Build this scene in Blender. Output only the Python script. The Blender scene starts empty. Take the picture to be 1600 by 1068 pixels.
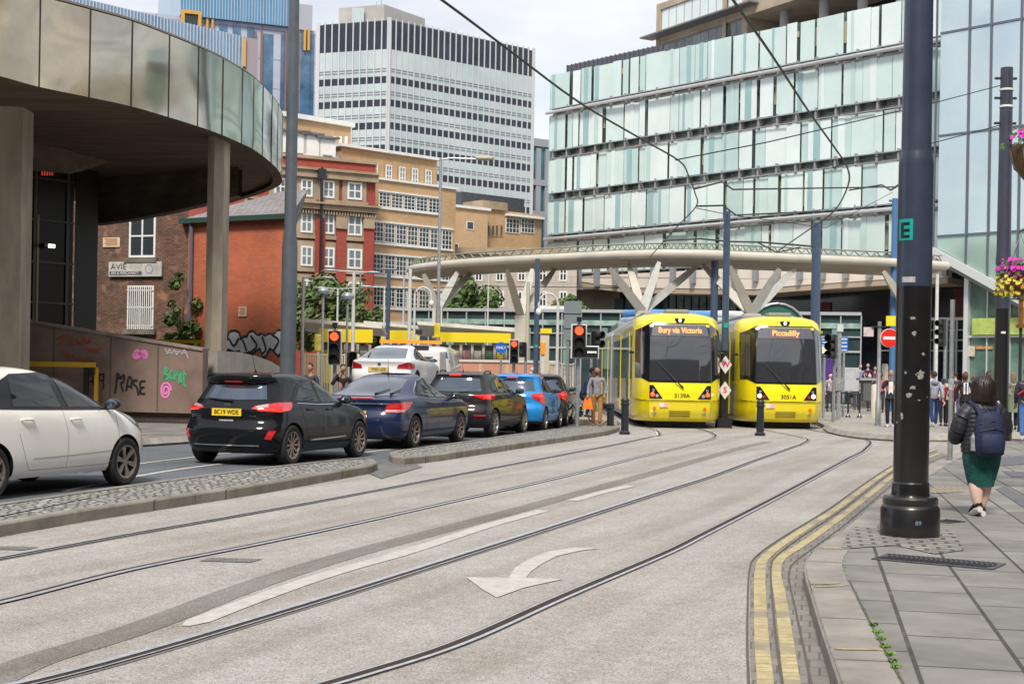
import bpy, bmesh, math, random
from mathutils import Vector, Matrix, Euler
from math import radians as R, sin, cos, pi, hypot, atan2, tan
C = bpy.context.scene.collection
SC = bpy.context.scene
rnd = random.Random(7)
# ---------------------------------------------------------------- camera
FOC, HOR, ROLL, CAMH = 2222.0, 581.0, R(1.0), 1.55
cam = bpy.data.cameras.new('camera'); camo = bpy.data.objects.new('camera', cam); C.objects.link(camo)
cam.sensor_width = 36.0; cam.lens = 36.0*FOC/1600; cam.shift_y = (HOR-534.0)/1600
cam.clip_start = 0.1; cam.clip_end = 3000
camo.matrix_world = Matrix.Translation((0, 0, CAMH)) @ Matrix.Rotation(R(90), 4, 'X') @ Matrix.Rotation(ROLL, 4, 'Z')
cam.dof.use_dof = False
SC.camera = camo
SC.view_settings.view_transform = 'Standard'; SC.view_settings.look = 'None'
SC.view_settings.gamma = 1.0; SC.view_settings.exposure = 0.16
# ---------------------------------------------------------------- sky and sun
SUN_EL, SUN_AZ = R(50), R(-171)     # azimuth measured from +Y towards +X : behind the camera, left
w = bpy.data.worlds.new('World'); SC.world = w; w.use_nodes = True
nt = w.node_tree; nt.nodes.clear()
def wn(t, **k):
    n = nt.nodes.new(t)
    for a, b in k.items(): setattr(n, a, b)
    return n
out = wn('ShaderNodeOutputWorld'); bg = wn('ShaderNodeBackground'); bg.inputs[1].default_value = 0.13
sky = wn('ShaderNodeTexSky', sky_type='NISHITA'); sky.sun_disc = False
sky.sun_elevation = SUN_EL; sky.sun_rotation = SUN_AZ; sky.air_density = 1.0; sky.dust_density = 1.5
tc = wn('ShaderNodeTexCoord'); mp = wn('ShaderNodeMapping'); mp.inputs['Scale'].default_value = (1, 1, 2.6)
mp.inputs['Location'].default_value = (0.35, 0.1, 0.0)
nz = wn('ShaderNodeTexNoise'); nz.inputs['Scale'].default_value = 3.4; nz.inputs['Detail'].default_value = 9; nz.inputs['Roughness'].default_value = 0.52
cr = wn('ShaderNodeValToRGB'); cr.color_ramp.elements[0].position = 0.36; cr.color_ramp.elements[1].position = 0.62
cr.color_ramp.elements[0].color = (0.55, 0.55, 0.55, 1); cr.color_ramp.elements[1].color = (1, 1, 1, 1)
nz2 = wn('ShaderNodeTexNoise'); nz2.inputs['Scale'].default_value = 4.5; nz2.inputs['Detail'].default_value = 7
cr2 = wn('ShaderNodeValToRGB'); cr2.color_ramp.elements[0].position = 0.3; cr2.color_ramp.elements[1].position = 0.6
cr2.color_ramp.elements[0].color = (5.3, 5.6, 6.2, 1); cr2.color_ramp.elements[1].color = (7.4, 7.4, 7.5, 1)
mx = wn('ShaderNodeMix', data_type='RGBA')
L = nt.links.new
L(tc.outputs['Generated'], mp.inputs[0]); L(mp.outputs[0], nz.inputs[0]); L(mp.outputs[0], nz2.inputs[0])
L(nz.outputs['Fac'], cr.inputs[0]); L(nz2.outputs['Fac'], cr2.inputs[0])
L(cr.outputs[0], mx.inputs[0]); L(sky.outputs[0], mx.inputs[6]); L(cr2.outputs[0], mx.inputs[7])
L(mx.outputs[2], bg.inputs[0]); L(bg.outputs[0], out.inputs[0])
sun = bpy.data.lights.new('sun', 'SUN'); sun.energy = 3.7; sun.angle = R(12); sun.color = (1.0, 0.94, 0.84)
suno = bpy.data.objects.new('sun', sun); C.objects.link(suno)
sd = Vector((sin(SUN_AZ)*cos(SUN_EL), cos(SUN_AZ)*cos(SUN_EL), sin(SUN_EL)))   # towards the sun
suno.rotation_euler = sd.to_track_quat('Z', 'Y').to_euler(); suno.location = (0, 0, 60)

# ---------------------------------------------------------------- pixel -> place (real depth, real size)
def ray(px, py):
    u, v = px-800.0, HOR-py
    x = u*cos(ROLL)-v*sin(ROLL); y = u*sin(ROLL)+v*cos(ROLL)
    return x/FOC, y/FOC
def G(px, py, z=0.0):
    a, b = ray(px, py); t = (z-CAMH)/b
    return Vector((a*t, t, z))
def AT(px, py, Y):
    a, b = ray(px, py); return Vector((a*Y, Y, CAMH+b*Y))
def COL(px, Y):            # ground point at depth Y seen in picture column px
    py = HOR + CAMH*FOC/Y
    for _ in range(3):
        p = AT(px, py, Y); py += p.z*FOC/Y
    return Vector((p.x, Y, 0))
# ---------------------------------------------------------------- materials
MATS = {}
def _n(t, ty, **k):
    n = t.nodes.new(ty)
    for a, b in k.items(): setattr(n, a, b)
    return n
def mat(name, col, rough=0.6, metal=0.0, var=0.0, vscale=3.0, bump=0.0, bscale=40.0, stretch=None, emit=None, estr=0.0, spec=0.5, coat=0.0, trans=0.0, alpha=1.0, col2=None, bdist=0.02, bdetail=4):
    if name in MATS: return MATS[name]
    m = bpy.data.materials.new(name); m.use_nodes = True; t = m.node_tree; b = t.nodes['Principled BSDF']
    b.inputs['Base Color'].default_value = (*col, 1); b.inputs['Roughness'].default_value = rough; b.inputs['Metallic'].default_value = metal
    b.inputs['Specular IOR Level'].default_value = spec; b.inputs['Coat Weight'].default_value = coat; b.inputs['Coat Roughness'].default_value = 0.07
    b.inputs['Transmission Weight'].default_value = trans; b.inputs['Alpha'].default_value = alpha
    if emit: b.inputs['Emission Color'].default_value = (*emit, 1); b.inputs['Emission Strength'].default_value = estr
    tcn = _n(t, 'ShaderNodeTexCoord'); mpn = _n(t, 'ShaderNodeMapping'); t.links.new(tcn.outputs['Object'], mpn.inputs[0])
    if stretch: mpn.inputs['Scale'].default_value = stretch
    if var or col2:
        nn = _n(t, 'ShaderNodeTexNoise'); nn.inputs['Scale'].default_value = vscale; nn.inputs['Detail'].default_value = 6; nn.inputs['Roughness'].default_value = 0.62
        t.links.new(mpn.outputs[0], nn.inputs[0])
        rp = _n(t, 'ShaderNodeValToRGB'); rp.color_ramp.elements[0].position = 0.32; rp.color_ramp.elements[1].position = 0.68
        c0 = col2 if col2 else tuple(c*(1-var) for c in col)
        rp.color_ramp.elements[0].color = (*c0, 1); rp.color_ramp.elements[1].color = (*[min(1, c*(1+var*0.6)) for c in col], 1)
        t.links.new(nn.outputs['Fac'], rp.inputs[0]); t.links.new(rp.outputs[0], b.inputs['Base Color'])
    if bump:
        nb = _n(t, 'ShaderNodeTexNoise'); nb.inputs['Scale'].default_value = bscale; nb.inputs['Detail'].default_value = bdetail
        t.links.new(mpn.outputs[0], nb.inputs[0])
        bp = _n(t, 'ShaderNodeBump'); bp.inputs['Strength'].default_value = bump; bp.inputs['Distance'].default_value = bdist
        t.links.new(nb.outputs['Fac'], bp.inputs['Height']); t.links.new(bp.outputs[0], b.inputs['Normal'])
    MATS[name] = m; return m
def brick_mat(name, c1, c2, mortar, bw=0.225, bh=0.075, ms=0.012, rough=0.85, rot=(0, 0, 0), noise=0.35, nscale=0.6, bias=0.0, stain=None, offset=0.5, vertical=False, bump=0.25, stainpos=0.62, space='Object'):
    if name in MATS: return MATS[name]
    m = bpy.data.materials.new(name); m.use_nodes = True; t = m.node_tree; b = t.nodes['Principled BSDF']; b.inputs['Roughness'].default_value = rough
    tcn = _n(t, 'ShaderNodeTexCoord'); mpn = _n(t, 'ShaderNodeMapping'); mpn.inputs['Rotation'].default_value = rot
    if vertical:      # local x runs along the wall, z is up
        sep = _n(t, 'ShaderNodeSeparateXYZ'); cmb = _n(t, 'ShaderNodeCombineXYZ'); ad = _n(t, 'ShaderNodeMath', operation='ADD')
        t.links.new(tcn.outputs[space], sep.inputs[0]); t.links.new(sep.outputs[0], ad.inputs[0]); t.links.new(sep.outputs[1], ad.inputs[1])
        t.links.new(ad.outputs[0], cmb.inputs[0]); t.links.new(sep.outputs[2], cmb.inputs[1]); t.links.new(cmb.outputs[0], mpn.inputs[0])
    else: t.links.new(tcn.outputs[space], mpn.inputs[0])
    br = _n(t, 'ShaderNodeTexBrick'); br.offset = offset; br.inputs['Scale'].default_value = 1.0
    br.inputs['Color1'].default_value = (*c1, 1); br.inputs['Color2'].default_value = (*c2, 1); br.inputs['Mortar'].default_value = (*mortar, 1)
    br.inputs['Mortar Size'].default_value = ms; br.inputs['Mortar Smooth'].default_value = 0.2; br.inputs['Bias'].default_value = bias
    br.inputs['Brick Width'].default_value = bw; br.inputs['Row Height'].default_value = bh
    dn = _n(t, 'ShaderNodeTexNoise'); dn.inputs['Scale'].default_value = 2.0
    t.links.new(mpn.outputs[0], br.inputs[0])
    nn = _n(t, 'ShaderNodeTexNoise'); nn.inputs['Scale'].default_value = nscale; nn.inputs['Detail'].default_value = 7; nn.inputs['Roughness'].default_value = 0.65
    t.links.new(tcn.outputs[space], nn.inputs[0])
    rp = _n(t, 'ShaderNodeValToRGB'); rp.color_ramp.elements[0].position = 0.3; rp.color_ramp.elements[1].position = 0.7
    k = 1-noise; rp.color_ramp.elements[0].color = (k, k, k, 1); rp.color_ramp.elements[1].color = (1.05, 1.05, 1.05, 1)
    mu = _n(t, 'ShaderNodeMix', data_type='RGBA', blend_type='MULTIPLY'); mu.inputs[0].default_value = 1
    t.links.new(nn.outputs['Fac'], rp.inputs[0]); t.links.new(br.outputs['Color'], mu.inputs[6]); t.links.new(rp.outputs[0], mu.inputs[7])
    last = mu.outputs[2]
    if stain:
        n3 = _n(t, 'ShaderNodeTexNoise'); n3.inputs['Scale'].default_value = 1.7; n3.inputs['Detail'].default_value = 8
        mp3 = _n(t, 'ShaderNodeMapping'); mp3.inputs['Location'].default_value = (7, 3, 1); t.links.new(tcn.outputs[space], mp3.inputs[0]); t.links.new(mp3.outputs[0], n3.inputs[0])
        r3 = _n(t, 'ShaderNodeValToRGB'); r3.color_ramp.elements[0].position = stainpos-0.06; r3.color_ramp.elements[1].position = stainpos+0.06
        m3 = _n(t, 'ShaderNodeMix', data_type='RGBA'); m3.inputs[7].default_value = (*stain, 1)
        t.links.new(n3.outputs['Fac'], r3.inputs[0]); t.links.new(r3.outputs[0], m3.inputs[0]); t.links.new(last, m3.inputs[6]); last = m3.outputs[2]
    t.links.new(last, b.inputs['Base Color'])
    if bump:
        bp = _n(t, 'ShaderNodeBump'); bp.inputs['Strength'].default_value = bump; bp.inputs['Distance'].default_value = 0.02; bp.invert = True
        t.links.new(br.outputs['Fac'], bp.inputs['Height']); t.links.new(bp.outputs[0], b.inputs['Normal'])
    MATS[name] = m; return m
# ---------------------------------------------------------------- mesh building
class MB:
    def __init__(s): s.v = []; s.f = []; s.m = []; s.cur = 0; s.M = None
    def add(s, vs, fs):
        o = len(s.v)
        for p in vs:
            p = Vector(p); s.v.append(s.M @ p if s.M else p)
        for f in fs: s.f.append([i+o for i in f]); s.m.append(s.cur)
        return s
    def box(s, x0, y0, z0, x1, y1, z1):
        return s.add([(x0,y0,z0),(x1,y0,z0),(x1,y1,z0),(x0,y1,z0),(x0,y0,z1),(x1,y0,z1),(x1,y1,z1),(x0,y1,z1)],
                     [(0,3,2,1),(4,5,6,7),(0,1,5,4),(1,2,6,5),(2,3,7,6),(3,0,4,7)])
    def cbox(s, c, d, rz=0, rx=0, ry=0):
        o = s.M; T = Matrix.Translation(c) @ Euler((rx, ry, rz)).to_matrix().to_4x4()
        s.M = o @ T if o else T; x, y, z = [q/2 for q in d]; s.box(-x, -y, -z, x, y, z); s.M = o; return s
    def quad(s, a, b, c, d): return s.add([a, b, c, d], [(0, 1, 2, 3)])
    def prism(s, pts, z0, z1, zt=None):     # pts: xy outline; extruded in z (zt: list of top z per vertex)
        n = len(pts); vs = [(p[0], p[1], z0) for p in pts]+[(p[0], p[1], zt[i] if zt else z1) for i, p in enumerate(pts)]
        return s.add(vs, [tuple(range(n))[::-1], tuple(range(n, 2*n))]+[(i, (i+1) % n, (i+1) % n+n, i+n) for i in range(n)])
    def prismy(s, pts, y0, y1):             # pts: xz outline extruded in y
        n = len(pts); vs = [(p[0], y0, p[1]) for p in pts]+[(p[0], y1, p[1]) for p in pts]
        return s.add(vs, [tuple(range(n)), tuple(range(n, 2*n))[::-1]]+[(i, i+n, (i+1) % n+n, (i+1) % n) for i in range(n)])
    def tube(s, pts, r, n=10, cap=True, sx=1.0, up=None):
        pts = [Vector(p) for p in pts]; rs = r if isinstance(r, (list, tuple)) else [r]*len(pts); vs = []; fs = []
        ref = Vector(up) if up else None
        for i, p in enumerate(pts):
            d = (pts[min(i+1, len(pts)-1)]-pts[max(i-1, 0)]).normalized()
            a = ref if ref else (Vector((0, 0, 1)) if abs(d.z) < 0.9 else Vector((1, 0, 0)))
            e1 = d.cross(a).normalized(); e2 = e1.cross(d).normalized()
            if ref is None and i == 0: pass
            for k in range(n):
                t = 2*pi*k/n; vs.append(p+e1*cos(t)*rs[i]*sx+e2*sin(t)*rs[i])
        for i in range(len(pts)-1):
            for k in range(n): fs.append((i*n+k, i*n+(k+1) % n, (i+1)*n+(k+1) % n, (i+1)*n+k))
        if cap: fs.append(tuple(range(n))[::-1]); fs.append(tuple(range((len(pts)-1)*n, len(pts)*n)))
        return s.add(vs, fs)
    def lathe(s, prof, n=24, c=(0, 0, 0), axis='z', cap=True):   # prof: (r, h)
        vs = []; fs = []
        for r, h in prof:
            for k in range(n):
                t = 2*pi*k/n; a, b = r*cos(t), r*sin(t)
                vs.append({'z': (c[0]+a, c[1]+b, c[2]+h), 'y': (c[0]+a, c[1]+h, c[2]-b), 'x': (c[0]+h, c[1]+a, c[2]+b)}[axis])
        for i in range(len(prof)-1):
            for k in range(n): fs.append((i*n+k, i*n+(k+1) % n, (i+1)*n+(k+1) % n, (i+1)*n+k))
        if cap: fs.append(tuple(range(n))[::-1]); fs.append(tuple(range((len(prof)-1)*n, len(prof)*n)))
        return s.add(vs, fs)
    def ball(s, c, r, n=12, m=8):
        r = r if isinstance(r, (tuple, list)) else (r, r, r); vs = []; fs = []
        for i in range(m+1):
            a = pi*i/m
            for k in range(n):
                t = 2*pi*k/n; vs.append((c[0]+r[0]*sin(a)*cos(t), c[1]+r[1]*sin(a)*sin(t), c[2]+r[2]*cos(a)))
        for i in range(m):
            for k in range(n): fs.append((i*n+k, (i+1)*n+k, (i+1)*n+(k+1) % n, i*n+(k+1) % n))
        return s.add(vs, fs)
    def strip(s, pts, w, z=None, closed=False):      # flat ribbon of width w along xy points
        pts = [Vector(p) for p in pts]; L_, R_ = [], []
        for i, p in enumerate(pts):
            d = pts[min(i+1, len(pts)-1)]-pts[max(i-1, 0)]; d.z = 0; d.normalize(); nrm = Vector((-d.y, d.x, 0))
            ww = w[i] if isinstance(w, (list, tuple)) else w
            L_.append(p+nrm*ww/2); R_.append(p-nrm*ww/2)
        n = len(pts); vs = [(q.x, q.y, q.z if z is None else z) for q in R_+L_]
        return s.add(vs, [(i, i+1, n+i+1, n+i) for i in range(n-1)])
    def build(s, name, mats, parent=None, smooth=False, loc=None, rot=None, bevel=0, weld=False):
        me = bpy.data.meshes.new(name); me.from_pydata([tuple(p) for p in s.v], [], s.f); me.validate(clean_customdata=False)
        if not isinstance(mats, (list, tuple)): mats = [mats]
        for m_ in mats: me.materials.append(m_)
        if len(mats) > 1 and len(me.polygons) == len(s.m): me.polygons.foreach_set('material_index', s.m)
        bm = bmesh.new(); bm.from_mesh(me)
        if weld: bmesh.ops.remove_doubles(bm, verts=bm.verts, dist=1e-4)
        bmesh.ops.recalc_face_normals(bm, faces=bm.faces); bm.to_mesh(me); bm.free()
        if smooth:
            me.polygons.foreach_set('use_smooth', [True]*len(me.polygons))
            me.set_sharp_from_angle(angle=R(smooth if smooth is not True else 38))
        o = bpy.data.objects.new(name, me); C.objects.link(o)
        if parent: o.parent = parent
        if loc is not None: o.location = loc
        if rot is not None: o.rotation_euler = rot
        if bevel:
            b = o.modifiers.new('bevel', 'BEVEL'); b.width = bevel; b.segments = 2; b.limit_method = 'ANGLE'; b.angle_limit = R(40)
        return o
def thing(name, label, cat, loc=(0, 0, 0), rz=0.0, group=None):
    o = bpy.data.objects.new(name, None); C.objects.link(o); o.location = loc; o.rotation_euler = (0, 0, rz); o.empty_display_size = 0.2
    o['label'] = label; o['category'] = cat
    if group: o['group'] = group
    return o
def tag(o, label, cat, group=None):
    o['label'] = label; o['category'] = cat
    if group: o['group'] = group
    return o
def struct(o): o['kind'] = 'structure'; return o
def copy_tree(o, loc=None, rz=None, label=None, parent=None):
    kids = [c for c in bpy.data.objects if c.parent == o]
    c = o.copy(); C.objects.link(c); c.parent = parent
    if loc is not None: c.location = loc
    if rz is not None: c.rotation_euler = (0, 0, rz)
    if label: c['label'] = label
    for k in kids: copy_tree(k, parent=c)
    return c
def text(s, parent, loc, rot, size, m, extrude=0.002, align='CENTER', sx=1.0, shear=0.0, name='lettering', bold=0.0, res=3):
    cu = bpy.data.curves.new(name, 'FONT'); cu.body = s; cu.size = size; cu.extrude = extrude; cu.align_x = align; cu.align_y = 'CENTER'; cu.shear = shear; cu.offset = bold; cu.resolution_u = res
    o = bpy.data.objects.new(name, cu); C.objects.link(o); o.parent = parent; o.location = loc; o.rotation_euler = rot; o.scale = (sx, 1, 1)
    cu.materials.append(m)
    dg = bpy.context.evaluated_depsgraph_get(); me = bpy.data.meshes.new_from_object(o.evaluated_get(dg)); me.name = name
    q = bpy.data.objects.new(name, me); C.objects.link(q); q.parent = parent; q.location = loc; q.rotation_euler = rot; q.scale = (sx, 1, 1)
    if not me.materials: me.materials.append(m)
    bpy.data.objects.remove(o); bpy.data.curves.remove(cu); return q
def spline(pts, k=6):
    pts = [Vector(p) for p in pts]; P = [2*pts[0]-pts[1]]+pts+[2*pts[-1]-pts[-2]]; o = []
    for i in range(1, len(P)-2):
        a, b, c, d = P[i-1:i+3]
        for j in range(k):
            t = j/k; o.append(0.5*((2*b)+(c-a)*t+(2*a-5*b+4*c-d)*t*t+(3*b-a-3*c+d)*t**3))
    o.append(pts[-1]); return o
# frequently used materials
M_black = mat('black_paint', (0.012, 0.012, 0.014), 0.35, coat=0.3)
M_rubber = mat('rubber', (0.018, 0.018, 0.019), 0.8, var=0.3, vscale=20)
M_dark = mat('dark_plastic', (0.02, 0.021, 0.023), 0.5)
M_white = mat('white_paint', (0.74, 0.74, 0.72), 0.5, var=0.08, vscale=2)
M_steel = mat('galvanised_steel', (0.36, 0.38, 0.40), 0.45, 0.6, var=0.2, vscale=8)
M_greypole = mat('grey_pole_paint', (0.085, 0.10, 0.12), 0.45, var=0.15, vscale=4)
M_bluepole = mat('blue_grey_pole_paint', (0.055, 0.085, 0.14), 0.38, var=0.15, vscale=5)
M_offwhite = mat('off_white_post_paint', (0.55, 0.56, 0.55), 0.5, var=0.15, vscale=5)
M_yellow = mat('yellow_paint', (0.86, 0.66, 0.02), 0.4, var=0.08, vscale=3)
M_red_lamp = mat('lit_red_lens', (0.9, 0.05, 0.02), 0.3, emit=(1, 0.06, 0.02), estr=3.0)
M_glassdark = mat('dark_glass', (0.012, 0.018, 0.022), 0.04, spec=0.9)
# ================================================================= GROUND, ROADS, PAVEMENTS
def aggregate(name, base, dark, light, sc=520, stain=0.25):
    if name in MATS: return MATS[name]
    m = bpy.data.materials.new(name); m.use_nodes = True; t = m.node_tree; b = t.nodes['Principled BSDF']; b.inputs['Roughness'].default_value = 0.82
    b.inputs['Specular IOR Level'].default_value = 0.3
    tcn = _n(t, 'ShaderNodeTexCoord')
    v = _n(t, 'ShaderNodeTexVoronoi'); v.inputs['Scale'].default_value = sc/4; t.links.new(tcn.outputs['Object'], v.inputs[0])
    r1 = _n(t, 'ShaderNodeValToRGB'); e = r1.color_ramp.elements; e[0].position = 0.0; e[0].color = (*dark, 1); e[1].position = 1.0; e[1].color = (*light, 1)
    x = r1.color_ramp.elements.new(0.45); x.color = (*base, 1)
    sp = _n(t, 'ShaderNodeSeparateColor'); t.links.new(v.outputs['Color'], sp.inputs[0]); t.links.new(sp.outputs[0], r1.inputs[0])
    n1 = _n(t, 'ShaderNodeTexNoise'); n1.inputs['Scale'].default_value = 0.55; n1.inputs['Detail'].default_value = 8; n1.inputs['Roughness'].default_value = 0.6
    t.links.new(tcn.outputs['Object'], n1.inputs[0])
    r2 = _n(t, 'ShaderNodeValToRGB'); r2.color_ramp.elements[0].position = 0.3; r2.color_ramp.elements[1].position = 0.66
    k = 1-stain; r2.color_ramp.elements[0].color = (k, k*0.97, k*0.93, 1); r2.color_ramp.elements[1].color = (1.06, 1.06, 1.06, 1)
    mu = _n(t, 'ShaderNodeMix', data_type='RGBA', blend_type='MULTIPLY'); mu.inputs[0].default_value = 1
    t.links.new(n1.outputs['Fac'], r2.inputs[0]); t.links.new(r1.outputs[0], mu.inputs[6]); t.links.new(r2.outputs[0], mu.inputs[7])
    n4 = _n(t, 'ShaderNodeTexNoise'); n4.inputs['Scale'].default_value = 9; n4.inputs['Detail'].default_value = 6; t.links.new(tcn.outputs['Object'], n4.inputs[0])
    r4 = _n(t, 'ShaderNodeValToRGB'); r4.color_ramp.elements[0].position = 0.3; r4.color_ramp.elements[1].position = 0.6
    r4.color_ramp.elements[0].color = (0.86, 0.85, 0.84, 1); r4.color_ramp.elements[1].color = (1, 1, 1, 1)
    mu2 = _n(t, 'ShaderNodeMix', data_type='RGBA', blend_type='MULTIPLY'); mu2.inputs[0].default_value = 1
    t.links.new(n4.outputs['Fac'], r4.inputs[0]); t.links.new(mu.outputs[2], mu2.inputs[6]); t.links.new(r4.outputs[0], mu2.inputs[7])
    mp4 = _n(t, 'ShaderNodeMapping'); mp4.inputs['Rotation'].default_value = (0, 0, R(21)); t.links.new(tcn.outputs['Object'], mp4.inputs[0])
    mp5 = _n(t, 'ShaderNodeMapping'); mp5.inputs['Scale'].default_value = (2.4, 0.10, 1); t.links.new(mp4.outputs[0], mp5.inputs[0])
    n5 = _n(t, 'ShaderNodeTexNoise'); n5.inputs['Scale'].default_value = 1.0; n5.inputs['Detail'].default_value = 5; t.links.new(mp5.outputs[0], n5.inputs[0])
    r5 = _n(t, 'ShaderNodeValToRGB'); r5.color_ramp.elements[0].position = 0.34; r5.color_ramp.elements[1].position = 0.56
    r5.color_ramp.elements[0].color = (0.84, 0.82, 0.79, 1); r5.color_ramp.elements[1].color = (1.02, 1.02, 1.02, 1)
    mu3 = _n(t, 'ShaderNodeMix', data_type='RGBA', blend_type='MULTIPLY'); mu3.inputs[0].default_value = 1
    t.links.new(n5.outputs['Fac'], r5.inputs[0]); t.links.new(mu2.outputs[2], mu3.inputs[6]); t.links.new(r5.outputs[0], mu3.inputs[7])
    n6 = _n(t, 'ShaderNodeTexNoise'); n6.inputs['Scale'].default_value = 2.3; n6.inputs['Detail'].default_value = 9; n6.inputs['Roughness'].default_value = 0.7; t.links.new(tcn.outputs['Object'], n6.inputs[0])
    r6 = _n(t, 'ShaderNodeValToRGB'); r6.color_ramp.elements[0].position = 0.27; r6.color_ramp.elements[1].position = 0.36; r6.color_ramp.elements[0].color = (0.72, 0.70, 0.67, 1); r6.color_ramp.elements[1].color = (1, 1, 1, 1)
    mu4 = _n(t, 'ShaderNodeMix', data_type='RGBA', blend_type='MULTIPLY'); mu4.inputs[0].default_value = 1
    t.links.new(n6.outputs['Fac'], r6.inputs[0]); t.links.new(mu3.outputs[2], mu4.inputs[6]); t.links.new(r6.outputs[0], mu4.inputs[7])
    t.links.new(mu4.outputs[2], b.inputs['Base Color'])
    bp = _n(t, 'ShaderNodeBump'); bp.inputs['Strength'].default_value = 0.25; bp.inputs['Distance'].default_value = 0.006
    t.links.new(v.outputs['Distance'], bp.inputs['Height']); t.links.new(bp.outputs[0], b.inputs['Normal'])
    MATS[name] = m; return m
def setts(name, stone, stone2, gap, sc=9.0, bump=1.0):
    if name in MATS: return MATS[name]
    m = bpy.data.materials.new(name); m.use_nodes = True; t = m.node_tree; b = t.nodes['Principled BSDF']; b.inputs['Roughness'].default_value = 0.7
    tcn = _n(t, 'ShaderNodeTexCoord'); mpn = _n(t, 'ShaderNodeMapping'); mpn.inputs['Scale'].default_value = (1, 0.72, 1); mpn.inputs['Rotation'].default_value = (0, 0, R(-20))
    t.links.new(tcn.outputs['Object'], mpn.inputs[0])
    v = _n(t, 'ShaderNodeTexVoronoi', feature='DISTANCE_TO_EDGE'); v.inputs['Scale'].default_value = sc; v.inputs['Randomness'].default_value = 0.75
    v2 = _n(t, 'ShaderNodeTexVoronoi'); v2.inputs['Scale'].default_value = sc; v2.inputs['Randomness'].default_value = 0.75
    t.links.new(mpn.outputs[0], v.inputs[0]); t.links.new(mpn.outputs[0], v2.inputs[0])
    r = _n(t, 'ShaderNodeValToRGB'); r.color_ramp.elements[0].position = 0.04; r.color_ramp.elements[1].position = 0.16
    t.links.new(v.outputs['Distance'], r.inputs[0])
    cm = _n(t, 'ShaderNodeMix', data_type='RGBA'); cm.inputs[6].default_value = (*stone, 1); cm.inputs[7].default_value = (*stone2, 1)
    sp = _n(t, 'ShaderNodeSeparateColor'); t.links.new(v2.outputs['Color'], sp.inputs[0]); t.links.new(sp.outputs[1], cm.inputs[0])
    c2 = _n(t, 'ShaderNodeMix', data_type='RGBA'); c2.inputs[6].default_value = (*gap, 1); t.links.new(cm.outputs[2], c2.inputs[7]); t.links.new(r.outputs[0], c2.inputs[0])
    t.links.new(c2.outputs[2], b.inputs['Base Color'])
    bp = _n(t, 'ShaderNodeBump'); bp.inputs['Strength'].default_value = bump; bp.inputs['Distance'].default_value = 0.03
    t.links.new(r.outputs[0], bp.inputs['Height']); t.links.new(bp.outputs[0], b.inputs['Normal'])
    MATS[name] = m; return m
M_tramroad = aggregate('pale_aggregate', (0.375, 0.357, 0.34), (0.22, 0.207, 0.196), (0.52, 0.50, 0.48), stain=0.16)
M_asphalt = aggregate('asphalt', (0.125, 0.14, 0.165), (0.075, 0.085, 0.10), (0.2, 0.215, 0.24), stain=0.2)
M_gapasph = aggregate('grey_asphalt', (0.17, 0.17, 0.17), (0.09, 0.09, 0.09), (0.3, 0.3, 0.3))
M_setts = setts('granite_setts', (0.40, 0.385, 0.36), (0.24, 0.235, 0.23), (0.13, 0.12, 0.105), 10.5)
M_setts2 = brick_mat('small_granite_setts', (0.36, 0.335, 0.31), (0.24, 0.23, 0.225), (0.11, 0.095, 0.08), 0.21, 0.15, 0.018, rough=0.7, rot=(0, 0, R(12)), noise=0.3, nscale=6, bump=0.8)
M_kerb = brick_mat('kerb_stone', (0.29, 0.265, 0.225), (0.235, 0.21, 0.175), (0.14, 0.12, 0.10), 0.95, 8.0, 0.008, rough=0.8, rot=(0, 0, 0), noise=0.4, nscale=2.5, stain=(0.15, 0.145, 0.09), stainpos=0.6)
M_kerb2 = mat('kerb_stone_plain', (0.30, 0.28, 0.25), 0.8, var=0.3, vscale=2.5, bump=0.2)
M_flag = brick_mat('york_flags', (0.30, 0.285, 0.262), (0.225, 0.215, 0.20), (0.075, 0.066, 0.055), 0.86, 0.52, 0.014, rough=0.75, rot=(0, 0, R(-78)), noise=0.42, nscale=1.6, offset=0.42, stain=(0.20, 0.185, 0.16), stainpos=0.66, bump=0.4)
M_plaza = brick_mat('plaza_paving', (0.40, 0.37, 0.33), (0.33, 0.31, 0.285), (0.18, 0.165, 0.15), 0.9, 0.6, 0.02, rough=0.8, noise=0.25, nscale=0.5)
M_gutter = brick_mat('gutter_blocks', (0.27, 0.25, 0.225), (0.22, 0.205, 0.185), (0.14, 0.125, 0.11), 0.11, 0.21, 0.007, rough=0.8, rot=(0, 0, R(12)), noise=0.35, nscale=2.5, bump=0.5)
M_line_w = mat('worn_white_line', (0.52, 0.50, 0.47), 0.75, var=0.12, vscale=9, col2=(0.40, 0.378, 0.352))
M_line_y = brick_mat('worn_yellow_line', (0.58, 0.48, 0.26), (0.51, 0.42, 0.225), (0.36, 0.31, 0.20), 0.10, 8.0, 0.008, rough=0.8, rot=(0, 0, R(96)), noise=0.4, nscale=11, bump=0.2, stain=(0.27, 0.235, 0.17), stainpos=0.57)
M_joint = mat('dark_joint', (0.10, 0.088, 0.075), 0.9)
def flat(name, pts, z, m, parent=None):
    b = MB(); b.add([(p[0], p[1], z) for p in pts], [tuple(range(len(pts)))])
    return b.build(name, m, parent)
g = MB(); g.add([(-900, -60, 0), (900, -60, 0), (900, 1400, 0), (-900, 1400, 0)], [(0, 1, 2, 3)])
struct(g.build('ground', M_tramroad))
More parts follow.
